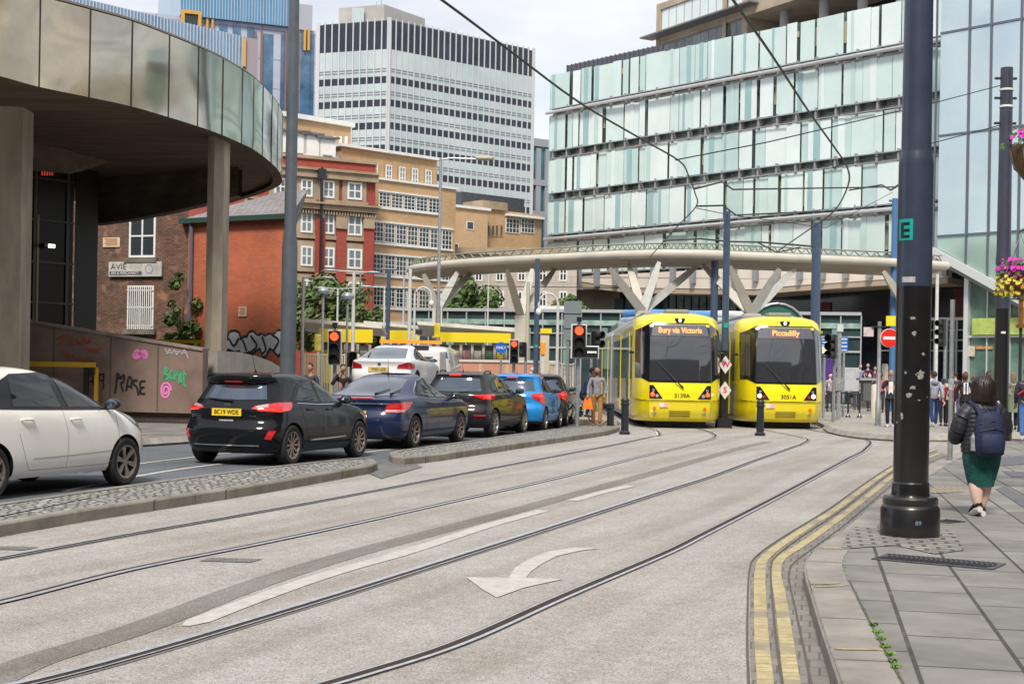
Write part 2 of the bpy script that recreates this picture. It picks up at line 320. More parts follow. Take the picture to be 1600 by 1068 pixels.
# ---- car road (left) : between traffic islands and far-left pavement
kerbL = [(-60, 2), (-24, 9), (-13.5, 18.5), (-7.2, 26.9), (-5.6, 31), (-4.2, 36), (-2.9, 45), (-1.8, 60), (-1.2, 90)]
isl_near = [G(x, y, 0) for x, y in [(-260, 884), (0, 838), (132, 815), (264, 795), (420, 771), (592, 738), (700, 718), (840, 697), (968, 680)]]
roadpts = [(-60, 2)]+[(p[0], p[1]) for p in kerbL[1:]]+[(4.4, 90), (4.0, 60), (3.4, 44)]+[(p.x-0.25, p.y+0.1) for p in isl_near[::-1]]+[(-9, 3), (-14, -6), (-60, -6)]
struct(flat('car_road', roadpts, 0.006, M_asphalt))
gp = [G(x, y, 0) for x, y in [(560, 733), (632, 716), (660, 730), (596, 748)]]
struct(flat('gap_asphalt', [(p.x, p.y) for p in gp], 0.010, M_gapasph))
def lane_line(name, px, w, z=0.012, m=M_line_w):
    b = MB(); b.strip([Vector((p.x, p.y, z)) for p in spline([G(x, y) for x, y in px], 6)], w); o = b.build(name, m); struct(o); return o
lane_line('lane_marking', [(100, 768), (218, 744), (300, 731), (385, 721), (450, 716)], 0.11)
lane_line('lane_marking', [(120, 740), (232, 723), (283, 717), (340, 710), (420, 703)], 0.08)
lane_line('lane_marking', [(570, 707), (612, 702), (660, 697), (720, 689)], 0.10)
# ---- far-left pavement
pl = [(p[0], p[1]) for p in kerbL]; pb = MB(); pb.prism(pl+[(-60, 90)], -0.05, 0.12)
struct(pb.build('pavement_far', M_flag))
kb = MB(); kb.tube([Vector((x+0.06, y, 0.05)) for x, y in kerbL], 0.11, 4); struct(kb.build('kerb_far', M_kerb2))
# ---- traffic islands
def island(name, near, far, label):
    N = [G(x, y, 0.12) for x, y in near]; Fv = [G(x, y, 0.12) for x, y in far]
    out_ = N+Fv[::-1]; pts = [(p.x, p.y) for p in out_]; cx = sum(p[0] for p in pts)/len(pts); cy = sum(p[1] for p in pts)/len(pts)
    n = len(pts); inn = []
    for i in range(n):
        a, b, c = Vector(pts[i-1]), Vector(pts[i]), Vector(pts[(i+1) % n]); d = ((b-a).normalized()+(c-b).normalized())
        d = d.normalized() if d.length > 1e-3 else (b-a).normalized(); nn = Vector((-d.y, d.x))
        if (Vector((cx, cy))-b).dot(nn) < 0 and False: nn = -nn
        inn.append(b+nn*0.14)
    k = MB(); vs = [(p[0], p[1], 0.0) for p in pts]+[(p[0], p[1], 0.105) for p in pts]
    top = [(p[0]*0.985+q.x*0.015*1, p[1]*0.985+q.y*0.015, 0.12) for p, q in zip(pts, inn)]
    vs += [(p[0]+(q.x-p[0])*0.1, p[1]+(q.y-p[1])*0.1, 0.122) for p, q in zip(pts, inn)]+[(q.x, q.y, 0.122) for q in inn]
    fs = []
    for i in range(n):
        j = (i+1) % n
        for r in range(3): fs.append((r*n+i, r*n+j, (r+1)*n+j, (r+1)*n+i))
    k.add(vs, fs); o = k.build(name, M_kerb); tag(o, label, 'traffic island')
    t = MB(); m = len(inn); t.add([(q.x, q.y, 0.115) for q in inn], [tuple(range(m))]); t.build('sett_paving', M_setts, o)
    return o
n1 = spline([Vector((x, y, 0)) for x, y in [(-260, 862), (-120, 840), (0, 818), (132, 796), (264, 777), (420, 754), (520, 737), (580, 727)]], 4)
f1 = spline([Vector((x, y, 0)) for x, y in [(-260, 815), (-120, 800), (0, 785), (200, 757), (400, 731), (520, 718), (560, 715)]], 4)
island('traffic_island', [(p.x, p.y) for p in n1]+[(590, 722)], [(p.x, p.y) for p in f1]+[(584, 716)], 'nearer cobbled traffic island with mossy kerb beside the white hatchback and black hatchback')
n2 = spline([Vector((x, y, 0)) for x, y in [(632, 715), (680, 710), (720, 704.5), (780, 696), (840, 687.5), (900, 679.5), (945, 673)]], 4)
f2 = spline([Vector((x, y, 0)) for x, y in [(620, 703), (680, 695), (740, 687), (800, 678), (860, 670.5), (892, 667), (930, 662)]], 4)
island('traffic_island', [(608, 709.5), (614, 713.5)]+[(p.x, p.y) for p in n2]+[(962, 669), (969, 666)], [(609, 706)]+[(p.x, p.y) for p in f2]+[(960, 661.5)], 'farther cobbled traffic island running from the gap to the bollards by the trams')
# ---- tram tracks
railpx = {1: [(-160, 901), (0, 873), (200, 836), (400, 801), (560, 771.5), (720, 740.5), (880, 710), (960, 694.5), (1005, 685), (1020, 681.5)],
 2: [(-160, 972), (0, 940), (200, 890), (400, 850), (560, 816), (720, 780), (880, 744), (1000, 713), (1060, 699), (1106, 687.5)],
 3: [(-120, 1103), (60, 1066), (240, 1018), (440, 958), (560, 921), (720, 870), (880, 819), (1040, 767), (1110, 745), (1180, 719), (1240, 698), (1254, 692.5)],
 4: [(380, 1105), (560, 1055), (720, 1003), (880, 932), (1040, 864), (1100, 834), (1175, 796), (1250, 757), (1325, 716.5), (1350, 703)]}
M_railhead = mat('rail_steel', (0.70, 0.72, 0.77), 0.38, 0.7, var=0.25, vscale=14)
M_groove = mat('rail_groove', (0.040, 0.022, 0.012), 0.85, var=0.3, vscale=10)
M_railedge = mat('rail_sealant', (0.12, 0.11, 0.10), 0.8, var=0.4, vscale=2, col2=(0.20, 0.185, 0.17))
TX = {1: 4.83, 2: 8.17}      # the two standing trams' track centres
def lerp_(a, b, t): return a+(b-a)*t
def rail_path(k):
    P = [G(x, y) for x, y in railpx[k]]
    tx = {1: 4.68-0.72, 2: 4.68+0.72, 3: 8.08-0.72, 4: 8.08+0.72}[k]
    P = P+[Vector({1: (3.80, 36.4, 0), 2: (5.27, 36.6, 0), 3: (7.45, 35.9, 0), 4: (8.93, 35.6, 0)}[k]), Vector((tx+0.06, 39.5, 0)), Vector((tx, 43, 0)), Vector((tx, 50, 0)), Vector((tx-0.4, 80, 0))]
    return spline(P, 8)
for tr, ks, lab in ((1, (1, 2), 'grooved tram track nearer the traffic islands, leading to the left tram'), (2, (3, 4), 'grooved tram track nearer the right pavement, leading to the right tram')):
    t = thing('tram_track', lab, 'tram track', G(400, 820 if tr == 1 else 980), 0)
    inv = Matrix.Translation(-t.location)
    for k in ks:
        P = rail_path(k); b = MB(); b.M = inv
        b.strip([Vector((p.x, p.y, 0.004)) for p in P], 0.135); o = b.build('rail', M_railedge, t)
        b = MB(); b.M = inv; b.strip([Vector((p.x, p.y, 0.008)) for p in P], 0.052); b.build('flange_groove', M_groove, o)
        off = []
        for i, p in enumerate(P):
            d = P[min(i+1, len(P)-1)]-P[max(i-1, 0)]; d.normalize(); off.append(Vector((-d.y, d.x, 0)))
        sg = 1 if k in (1, 3) else -1
        b = MB(); b.M = inv
        b.strip([Vector((p.x, p.y, 0.012))+off[i]*0.050*sg for i, p in enumerate(P)], 0.052 if k != 4 else 0.03); b.build('rail_head', M_railhead, o)
        b = MB(); b.M = inv
        b.strip([Vector((p.x, p.y, 0.012))-off[i]*0.034*sg for i, p in enumerate(P)], 0.016); b.build('guard_lip', M_railhead, o)
# ---- markings on the tram road
M_patch = aggregate('dark_resurfacing_strip', (0.225, 0.215, 0.20), (0.14, 0.132, 0.122), (0.31, 0.30, 0.285), stain=0.15)
lane_line('resurfacing_strip', [(-30, 1070), (60, 1030), (220, 980), (400, 912), (560, 862), (720, 820), (880, 777), (1040, 733), (1160, 699), (1200, 690)], 0.25, 0.003, M_patch)
lane_line('centre_marking', [(290, 978), (400, 936), (520, 895), (640, 861), (760, 822), (850, 797)], [0.05]+[0.16]*30, 0.005)
lane_line('centre_marking', [(893, 782), (940, 769), (985, 759)], 0.16, 0.005)
# turn arrow
A = [(730, 902), (842, 904), (790, 916), (838, 905)]
arrow_outline = [(728, 902), (795, 903), (805, 887), (825, 874), (855, 862), (895, 856), (936, 857), (905, 861), (870, 869), (845, 882), (830, 893), (822, 903), (880, 905), (820, 918), (776, 934), (755, 922)]
struct(flat('arrow_marking', [(G(x, y).x, G(x, y).y) for x, y in arrow_outline], 0.006, M_line_w))
for a in [(355, 876), (5, 857)]:
    p = G(*a); struct(flat('road_patch', [(p.x-0.22, p.y-0.05), (p.x+0.2, p.y-0.08), (p.x+0.26, p.y+0.13), (p.x-0.16, p.y+0.15)], 0.0055, M_gapasph))
# ---- right-hand pavement, gutter, yellow lines
yo = [(1197, 1100), (1196, 1068), (1191, 1013), (1188, 948), (1188, 890), (1199, 868), (1241, 837), (1307, 795), (1355, 759), (1396, 731), (1428, 714), (1460, 703)]
yi = [(1248, 1100), (1238, 1068), (1228, 997), (1219, 932), (1212, 893), (1222, 871), (1258, 848), (1323, 801), (1370, 764), (1396, 743), (1432, 722), (1468, 708)]
ke = [(1330, 1110), (1316, 1068), (1303, 1030), (1284, 974), (1271, 932), (1259, 889), (1263, 870), (1280, 852), (1310, 833), (1350, 800), (1396, 760), (1436, 735), (1470, 717), (1500, 706)]
def sp(pts, z=0.0, k=5): return spline([G(x, y, z) for x, y in pts], k)
KE = spline([G(x, y, 0.12) for x, y in ke], 5)
YO, YI = sp(yo), sp(yi)
go = MB(); e0 = [p+Vector((-0.07, 0, 0)) for p in YO]
gpts = [(p.x, p.y) for p in e0]+[(p.x+0.05, p.y) for p in KE[::-1]]
struct(flat('gutter', gpts, 0.004, M_gutter))
for nm, Pp in (('yellow_line', YO), ('yellow_line', YI)):
    b = MB(); b.strip([Vector((p.x, p.y, 0.008)) for p in Pp], 0.085); struct(b.build(nm, M_line_y))
for off in (-0.085, 0.085):
    b = MB(); b.strip([Vector((p.x+off, p.y, 0.0105)) for p in YO], 0.014); struct(b.build('gutter_joint', M_joint))
mid = [YI[i]*0.55+KE[min(int(i*len(KE)/len(YI)), len(KE)-1)]*0.45 for i in range(len(YI))]
b = MB(); b.strip([Vector((p.x, p.y, 0.009)) for p in mid], 0.014); struct(b.build('gutter_joint', M_joint))
far = [G(x, y, 0.12) for x, y in [(1530, 694), (1580, 688), (1700, 686), (2200, 690)]]
pv = [(p.x, p.y) for p in KE]+[(p.x, p.y) for p in far]+[(40, -2), (3, -2), (1.75, 3)]
b = MB(); b.prism(pv, -0.02, 0.12); struct(b.build('pavement', M_flag))
# kerb: rounded stone proud of the flags
kv = []; K2 = [p for p in KE]
kn = []
for i, p in enumerate(K2):
    d = K2[min(i+1, len(K2)-1)]-K2[max(i-1, 0)]; d.z = 0; d.normalize(); kn.append(Vector((d.y, -d.x, 0)))
b = MB(); n = len(K2); prof = [(-0.012, 0.0), (-0.012, 0.105), (0.008, 0.122), (0.27, 0.124)]
vs = []
for (o_, z_) in prof: vs += [(p.x+kn[i].x*o_, p.y+kn[i].y*o_, z_) for i, p in enumerate(K2)]
b.add(vs, [(r*n+i, r*n+i+1, (r+1)*n+i+1, (r+1)*n+i) for r in range(3) for i in range(n-1)])
M_kerbr = mat('pavement_kerb_stone', (0.30, 0.275, 0.245), 0.75, var=0.3, vscale=2.2, bump=0.15)
struct(b.build('kerb', M_kerbr, smooth=True))
for o_ in (0.285,):
    b = MB(); b.strip([Vector((p.x+kn[i].x*o_, p.y+kn[i].y*o_, 0.1245)) for i, p in enumerate(K2) if i < 24], 0.012); struct(b.build('kerb_joint', M_joint))
for i in range(4, n, 6):
    b = MB(); a = K2[i]+kn[i]*0.0; c = K2[i]+kn[i]*0.27; b.strip([Vector((a.x, a.y, 0.1262)), Vector((c.x, c.y, 0.1262))], 0.01); struct(b.build('kerb_joint', M_joint))
def yk(px, w=0.06, dx=0.0):     # loading ticks on the kerb
    for q in range(2):
        a = G(*px[0], 0.127)+Vector((0, q*0.13, 0)); c = G(*px[1], 0.127)+Vector((0, q*0.13, 0))
        b = MB(); b.strip([a, c], w); struct(b.build('loading_tick', M_line_y))
yk([(1274, 916), (1318, 914)]); 
b = MB(); b.strip([G(1284, 855, 0.127), G(1312, 855, 0.127)], 0.1); struct(b.build('loading_tick', M_line_y))
b = MB(); b.strip([G(1304, 1012, 0.127), G(1380, 1014, 0.127)], 0.05); struct(b.build('loading_tick', mat('faded_ochre_line', (0.40, 0.31, 0.16), 0.8, var=0.4, vscale=9)))
# sett patch round the big pole, drain covers, tactile strip, patches
sc = [(1312, 858), (1330, 823), (1470, 826), (1492, 832), (1506, 860), (1460, 866), (1400, 852)]
struct(flat('sett_patch', [(G(x, y, 0.12).x, G(x, y, 0.12).y) for x, y in sc], 0.1265, M_setts2))
def grate(pa, pb_, w, lab, m, bars=24):
    a, c = G(*pa, 0.128), G(*pb_, 0.128); d = c-a; Ld = d.length; t = thing('drain_cover', lab, 'drain cover', (a.x, a.y, 0.124), atan2(d.y, d.x))
    b = MB(); b.box(0, -w/2, 0, Ld, w/2, 0.006); b.build('frame', m, t)
    b = MB()
    for i in range(bars):
        x = Ld*(0.04+0.92*i/bars)
        for s_ in (-1, 1):
            b.cbox((x+Ld*0.4/bars, s_*w*0.22, 0.009), (Ld*0.5/bars, w*0.36, 0.004), rz=0.35*s_)
    b.build('slots', mat('drain_slot_iron', (0.03, 0.03, 0.034), 0.6, 0.3), t)
M_iron = mat('cast_iron', (0.13, 0.13, 0.145), 0.5, 0.5, var=0.3, vscale=14)
grate((1374, 868), (1562, 884), 0.42, 'long dark iron drain cover in the paving beyond the corner kerb', M_iron, 22)
grate((1468, 812), (1496, 815), 0.3, 'small iron cover between the big pole base and the walking woman', M_iron, 6)
tp = [(1446, 762), (1502, 760), (1506, 769), (1448, 771)]
M_buff = brick_mat('buff_ribbed_paving', (0.42, 0.35, 0.26), (0.36, 0.30, 0.22), (0.2, 0.17, 0.13), 0.09, 0.5, 0.03, noise=0.2)
struct(flat('ribbed_paving', [(G(x, y, 0.12).x, G(x, y, 0.12).y) for x, y in tp], 0.1262, M_buff))
for q in ([(1555, 764), (1572, 760), (1640, 800), (1640, 820)], [(1540, 716), (1600, 712), (1640, 722), (1560, 728)], [(1565, 736), (1640, 738), (1640, 748), (1580, 745)]):
    struct(flat('paving_patch', [(G(x, y, 0.12).x, G(x, y, 0.12).y) for x, y in q], 0.1264, mat('slate_patch', (0.13, 0.13, 0.145), 0.7, var=0.3, vscale=6)))
# weeds in the kerb joint
M_weed = mat('weed_leaf', (0.13, 0.26, 0.035), 0.6, var=0.4, vscale=30)
b = MB(); r_ = random.Random(3)
def tuft(b, c, s, n_):
    for _ in range(n_):
        a = r_.uniform(0, 2*pi); l = s*r_.uniform(0.5, 1); w_ = l*0.28; base = Vector((c.x+r_.uniform(-s, s)*0.6, c.y+r_.uniform(-s, s)*0.9, c.z)); dr = Vector((cos(a), sin(a), r_.uniform(0.5, 1.4))).normalized()
        sd_ = Vector((-sin(a), cos(a), 0))*w_
        b.add([base, base+dr*l*0.5+sd_, base+dr*l, base+dr*l*0.5-sd_], [(0, 1, 2, 3)])
for i, p in enumerate(K2):
    c = Vector((p.x+kn[i].x*0.285, p.y+kn[i].y*0.285, 0.12))
    if 8 < i < 16: tuft(b, c, 0.022, 46); tuft(b, c+Vector((0.02, 0.03, 0)), 0.03, 22)
    elif 3 < i < 30 and r_.random() < 0.6: tuft(b, c, 0.014, 12)
q = b.build('weeds', M_weed); q['kind'] = 'stuff'; q['label'] = 'small green weeds in kerb joint'
# ---- plaza and the side street beyond
pz = [G(x, y, 0.12) for x, y in [(1290, 664.5), (1300, 670), (1320, 674.5), (1350, 678.5), (1395, 681.5), (1480, 682), (1560, 680), (1700, 681)]]
b = MB(); b.prism([(p.x, p.y) for p in pz]+[(60, 37.0), (60, 100), (9.9, 100), (9.9, 46)], -0.02, 0.12); struct(b.build('plaza_paving', M_plaza))
b = MB(); b.tube([Vector((p.x, p.y-0.05, 0.045)) for p in pz], 0.11, 4); struct(b.build('plaza_kerb', M_kerb2))
for q in ([(1450, 690), (1540, 689)], [(1452, 693.5), (1520, 697)]):
    b = MB(); b.strip([G(*q[0], 0.0)+Vector((0, 0, 0.005)), G(*q[1], 0)+Vector((0, 0, 0.005))], 0.16); struct(b.build('side_street_marking', M_line_w))
# platform area behind the islands (between car road and trams)
pt = [(2.0, 43), (3.2, 43), (3.1, 60), (2.9, 90), (-0.9, 90), (-0.6, 60)]
b = MB(); b.prism(pt, -0.02, 0.15); struct(b.build('tram_platform', mat('platform_paving', (0.38, 0.32, 0.25), 0.8, var=0.2, vscale=0.8)))
# ================================================================= BUILDINGS
class Fac:      # a vertical facade plane through two picture columns at real depths
    def __init__(s, pxL, YL, pxR, YR, py=500):
        a, b = AT(pxL, py, YL), AT(pxR, py, YR); s.o = Vector((a.x, a.y, 0)); d = Vector((b.x-a.x, b.y-a.y, 0)); s.len = d.length; s.d = d.normalized(); s.ang = atan2(d.y, d.x); s.n = Vector((-s.d.y, s.d.x, 0))
    def sz(s, px, py):
        a, b = ray(px, py); D = Vector((a, 1, 0)); t = s.o.dot(s.n)/D.dot(s.n); p = D*t; return (p-s.o).dot(s.d), CAMH+b*t
    def rect(s, x0, y0, x1, y1):      # left-top, right-bottom pixels -> s0,z0,s1,z1
        a = s.sz(x0, y0); b = s.sz(x1, y1); c = s.sz(x0, y1); d = s.sz(x1, y0)
        return min(a[0], b[0]), (b[1]+c[1])/2, max(a[0], b[0]), (a[1]+d[1])/2
def wedge(F, s0, s1, z0, z1, depth, b=None):      # block whose flanks run away from the street
    b = b or MB(); M_ = Matrix.Translation(F.o) @ Matrix.Rotation(F.ang, 4, 'Z'); Mi = M_.inverted(); pts = [(s0, 0), (s1, 0)]
    for s_ in (s1, s0):
        p = M_ @ Vector((s_, 0, 0)); k = (p.length+depth)/p.length; q = Mi @ (p*k); pts.append((q.x+(-0.15 if s_ == s1 else 0.15), q.y))
    b.prism(pts, z0, z1); return b
def window(parent, s0, z0, s1, z1, nx, nz, fm, gm, y=-0.04, bar=0.07, depth=0.1, name='window', mid=None, sill=None):
    b = MB(); bw = bar
    b.box(s0, y, z0, s1, y+depth, z0+bw); b.box(s0, y, z1-bw, s1, y+depth, z1); b.box(s0, y, z0+bw, s0+bw, y+depth, z1-bw); b.box(s1-bw, y, z0+bw, s1, y+depth, z1-bw)
    for i in range(1, nx):
        x = s0+(s1-s0)*i/nx; b.box(x-bw*0.4, y+0.002, z0+bw, x+bw*0.4, y+depth, z1-bw)
    for j in range(1, nz):
        z = z0+(z1-z0)*j/nz; b.box(s0+bw, y+0.006, z-bw*0.35, s1-bw, y+depth-0.01, z+bw*0.35)
    o = b.build(name, fm, parent)
    g_ = MB(); g_.box(s0+bw*0.5, y+0.022, z0+bw*0.5, s1-bw*0.5, y+depth-0.02, z1-bw*0.5); g_.build('pane', gm, o)
    return o
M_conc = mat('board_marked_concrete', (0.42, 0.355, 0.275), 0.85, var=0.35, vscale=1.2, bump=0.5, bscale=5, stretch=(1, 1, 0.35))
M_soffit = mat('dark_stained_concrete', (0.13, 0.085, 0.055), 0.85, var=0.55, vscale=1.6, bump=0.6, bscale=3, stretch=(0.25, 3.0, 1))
M_fascia = [mat('metal_cladding_'+n_, c1, 0.15, 0.95, var=0.15, vscale=0.6, bump=0.6, bscale=0.30, col2=c2, bdist=1.3, bdetail=0.0, stretch=(1, 1, 1.6)) for n_, c1, c2 in (('bronze', (0.52, 0.45, 0.34), (0.42, 0.35, 0.25)), ('dull_bronze', (0.50, 0.47, 0.39), (0.42, 0.39, 0.32)), ('patina', (0.52, 0.55, 0.48), (0.44, 0.48, 0.41)))]
M_ramp = mat('brown_granite_cladding', (0.215, 0.15, 0.122), 0.55, var=0.3, vscale=1.0, bump=0.15)
# ---- 1. curved elevated building at left
ZB, ZT = 7.6, 9.42
def GZ(px, py, z): return G(px, py, z)
fr = [GZ(x, y, ZB) for x, y in [(-420, 20), (-200, 67), (-60, 97), (0, 110), (61, 127), (137, 143), (205, 158), (263, 175), (310, 190), (346, 203), (375, 216), (395, 226), (412, 238), (427, 251), (437, 263), (441, 275), (438, 283), (430, 288), (420, 292.5), (400, 300), (356, 313)]]
front = spline(fr, 5)
cb = thing('curved_office_building', 'concrete building with curved metal fascia raised on concrete columns at left', 'building', (-12, 40, 0))
iv = Matrix.Translation((12, -40, 0))
b = MB(); b.M = iv
b.add([(p.x, p.y, z) for z in (ZB-0.12, ZT) for p in front], [(i, i+1, len(front)+i+1, len(front)+i) for i in range(len(front)-1)])
cx_, cy_ = -22.0, 44.0
inn = [Vector((p.x+(cx_-p.x)*0.02, p.y+(cy_-p.y)*0.02, 0)) for p in front]
b.add([(p.x, p.y, ZT+0.02) for p in front]+[(p.x, p.y, ZT+0.02) for p in inn], [(i, i+1, len(front)+i+1, len(front)+i) for i in range(len(front)-1)])
nf = len(front)-1; b.m = [0 if front[i].y < 31.5 else (1 if front[i].y < 35.5 else 2) for i in range(nf)]+[2]*(len(b.f)-nf)
b.build('fascia', M_fascia, cb, smooth=True)
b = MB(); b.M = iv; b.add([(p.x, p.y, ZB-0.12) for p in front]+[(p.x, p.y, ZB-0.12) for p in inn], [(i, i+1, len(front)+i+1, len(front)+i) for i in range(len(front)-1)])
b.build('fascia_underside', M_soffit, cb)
def atpx(line, px):          # nearest outline point seen in a picture column
    best = None
    for i, p in enumerate(line):
        u = (p.x/p.y)*FOC*cos(ROLL)+(ZB-CAMH)/p.y*FOC*sin(ROLL)+800
        if best is None or abs(u-px) < best[0]: best = (abs(u-px), i)
    return best[1]
fine = spline(fr, 30)
b = MB(); b.M = iv
for sx_ in (-160, -50, 61, 139, 206, 263, 309, 347, 377, 395, 410, 424, 433, 440):
    i = atpx(fine[:-150], sx_); p = fine[i]; q = fine[i+1]; d = (q-p).normalized(); nn = Vector((-d.y, d.x, 0))
    if nn.dot(Vector((-p.x, -p.y, 0))) < 0: nn = -nn
    c = p+nn*0.004; b.cbox((c.x, c.y, (ZB+ZT)/2-0.06), (0.035, 0.012, ZT-ZB+0.12), rz=atan2(d.y, d.x))
b.build('panel_joints', mat('dark_seam', (0.03, 0.028, 0.025), 0.8), cb)
back = [(-14, 52.2), (-30, 56), (-60, 60), (-60, 25)]
b = MB(); b.M = iv; pts = [(p.x+(cx_-p.x)*0.004, p.y+(cy_-p.y)*0.004) for p in front]+back
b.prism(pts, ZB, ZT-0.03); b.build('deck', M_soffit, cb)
b = MB(); b.M = iv        # raised coping
b.tube([Vector((p.x+(cx_-p.x)*0.01, p.y+(cy_-p.y)*0.01, ZT+0.07)) for p in front], 0.06, 6); b.build('coping', mat('brown_lead', (0.13, 0.10, 0.08), 0.6), cb)
# drop beams below the deck
bp_ = [AT(148, 350, 46.5), AT(200, 343, 46), AT(260, 332, 45), AT(300, 322.5, 44), AT(330, 316, 43.5), AT(372, 305, 43)]
b = MB(); b.M = iv; n = len(bp_)
vs = [(p.x, p.y, p.z) for p in bp_]+[(p.x, p.y, ZB) for p in bp_]+[(p.x, p.y+0.6, p.z) for p in bp_]+[(p.x, p.y+0.6, ZB) for p in bp_]
fs = []
for i in range(n-1): fs += [(i, i+1, n+i+1, n+i), (2*n+i, 3*n+i, 3*n+i+1, 2*n+i+1), (i, 2*n+i, 2*n+i+1, i+1)]
b.add(vs, fs)
bp2 = [AT(40, 262, 39), AT(100, 268, 40), AT(125, 262, 41), AT(205, 235, 43)]
n = len(bp2); vs = [(p.x, p.y, p.z) for p in bp2]+[(p.x, p.y, ZB) for p in bp2]+[(p.x, p.y+0.5, p.z) for p in bp2]+[(p.x, p.y+0.5, ZB) for p in bp2]
fs = []
for i in range(n-1): fs += [(i, i+1, n+i+1, n+i), (2*n+i, 3*n+i, 3*n+i+1, 2*n+i+1), (i, 2*n+i, 2*n+i+1, i+1)]
b.add(vs, fs)
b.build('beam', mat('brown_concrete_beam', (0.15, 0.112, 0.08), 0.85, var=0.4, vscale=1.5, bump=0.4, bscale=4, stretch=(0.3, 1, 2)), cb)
def column(pxl, pxr, Y, ztop, split=0.5):
    a, c = COL(pxl, Y), COL(pxr, Y); w_ = c.x-a.x
    b = MB(); b.M = iv @ Matrix.Translation((a.x, Y, 0))
    b.prism([(0, 0.12), (w_*split, 0), (w_, 0.10), (w_, 0.85), (0, 0.85)], 0, ztop)
    for z in (1.9, 3.2, 4.5, 5.8): b.box(-0.006, 0.1, z, w_+0.006, 0.86, z+0.012)
    b.build('column', M_conc, cb)
column(316, 342, 37.2, ZB, 0.45); column(-60, 25, 33.5, ZB, 0.6); 
# glazed core behind the ramp wall
F1 = Fac(-40, 41, 112, 43.5)
core = MB(); core.M = iv @ Matrix.Translation(F1.o) @ Matrix.Rotation(F1.ang, 4, 'Z'); wedge(F1, -8, F1.len, 0, ZB-0.01, 6, core); core.build('glazed_core', mat('dark_tinted_glazing', (0.022, 0.016, 0.012), 0.22, spec=0.15), cb)
bl = MB(); bl.M = iv; p = COL(112, 43.6); q = COL(148, 44.6); k_ = 1.12; bl.prism([(p.x+0.02, p.y), (q.x, q.y), (q.x*k_-0.1, q.y*k_), (p.x*k_, p.y*k_)], 0, ZB-0.02); bl.build('dark_recess', mat('dark_recess', (0.010, 0.008, 0.007), 0.6), cb)  # darker recess beside the core, its shade given as a black block
b = MB(); b.M = core.M
for x_ in (53, 104):
    s_, _ = F1.sz(x_, 400); b.box(s_-0.05, -0.05, 0, s_+0.05, 0.0, ZB-0.05)
for y_ in (280, 345, 410, 473):
    _, z_ = F1.sz(75, y_); b.box(-6, -0.06, z_-0.03, F1.len, -0.001, z_+0.03)
b.build('glazing_bars', mat('dark_bronze_bars', (0.05, 0.042, 0.035), 0.4, 0.6), cb)
b = MB(); b.M = core.M; s_, z_ = F1.sz(57, 400); b.box(s_-0.03, -0.075, 0.5, s_+0.03, -0.051, ZB-1.6); b.build('reflected_strip', mat('olive_reflection', (0.30, 0.28, 0.12), 0.5), cb)  # reflected light on the glazing, modelled as a solid olive strip
b = MB(); b.M = core.M; s_, z_ = F1.sz(66, 384); b.cbox((s_, -0.25, z_), (0.34, 0.3, 0.10)); o = b.build('wall_lamp', M_dark, cb)
b = MB(); b.M = core.M; b.cbox((s_+0.05, -0.42, z_-0.02), (0.2, 0.04, 0.10)); b.build('lamp_lens', mat('lit_lamp', (1, .95, .8), 0.4, emit=(1, 0.93, 0.72), estr=4), o)
b = MB(); b.M = core.M       # reflections of red neon on the glass, drawn as faintly glowing tubes
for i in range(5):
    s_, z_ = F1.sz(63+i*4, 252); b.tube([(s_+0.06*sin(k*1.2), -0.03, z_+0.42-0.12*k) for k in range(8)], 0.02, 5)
b.build('neon_reflection', mat('red_neon_reflection', (0.5, 0.05, 0.03), 0.4, emit=(0.9, 0.12, 0.06), estr=0.35), cb)
# ---- 2. ramp wall with graffiti
FW = Fac(-260, 36.6, 318, 35.4)
rw = thing('graffiti_wall', 'brown stone ramp wall covered in red, black, green and pink graffiti', 'wall', FW.o, FW.ang)
zt0 = FW.sz(-260, 455)[1]; zt1 = FW.sz(318, 548)[1]; zb = 0.42; sW = FW.len
b = MB(); b.prismy([(0, zb), (sW, zb-0.04), (sW, zt1), (0, zt0)], 0, 0.4); b.build('stone_panels', M_ramp, rw)
b = MB(); b.box(0, 0.12, 0, sW, 0.42, zb-0.045); b.build('plinth', brick_mat('dark_plinth_brick', (0.10, 0.065, 0.05), (0.07, 0.05, 0.04), (0.04, 0.035, 0.03), vertical=True), rw)
b = MB()
for x_ in (-120, -30, 84, 173, 247):
    s_, _ = FW.sz(x_, 560); zz = zt0+(zt1-zt0)*s_/sW; b.box(s_-0.02, -0.006, zb, s_+0.02, 0.0, zz-0.01)
b.build('panel_joints', M_joint, rw)
b = MB(); b.prismy([(0, zt0+0.002), (sW, zt1+0.002), (sW, zt1+0.07), (0, zt0+0.07)], -0.04, 0.44); b.build('coping', mat('coping_stone', (0.26, 0.21, 0.175), 0.7, var=0.3), rw)
def stroke(parent, F, pts, w_, m, name='graffiti_tag', y=-0.012):
    b = MB(); P = [Vector((F.sz(*p)[0], 0, F.sz(*p)[1])) for p in pts]
    P2 = spline(P, 4); L2, R2 = [], []
    for i, p in enumerate(P2):
        d = P2[min(i+1, len(P2)-1)]-P2[max(i-1, 0)]; d.normalize() if d.length > 0 else None; nn = Vector((-d.z, 0, d.x))*w_/2; L2.append(p+nn); R2.append(p-nn)
    n_ = len(P2); b.add([(q_.x, y, q_.z) for q_ in L2+R2], [(i, i+1, n_+i+1, n_+i) for i in range(n_-1)]); return b
def strokes(parent, F, lines, w_, m, label=None, y=-0.012):
    b = MB()
    for l in lines:
        s_ = stroke(parent, F, l, w_, m, y=y); b.add(s_.v, s_.f)
    o = b.build('graffiti_tag', m, parent)
    if label: o['label'] = label
    return o
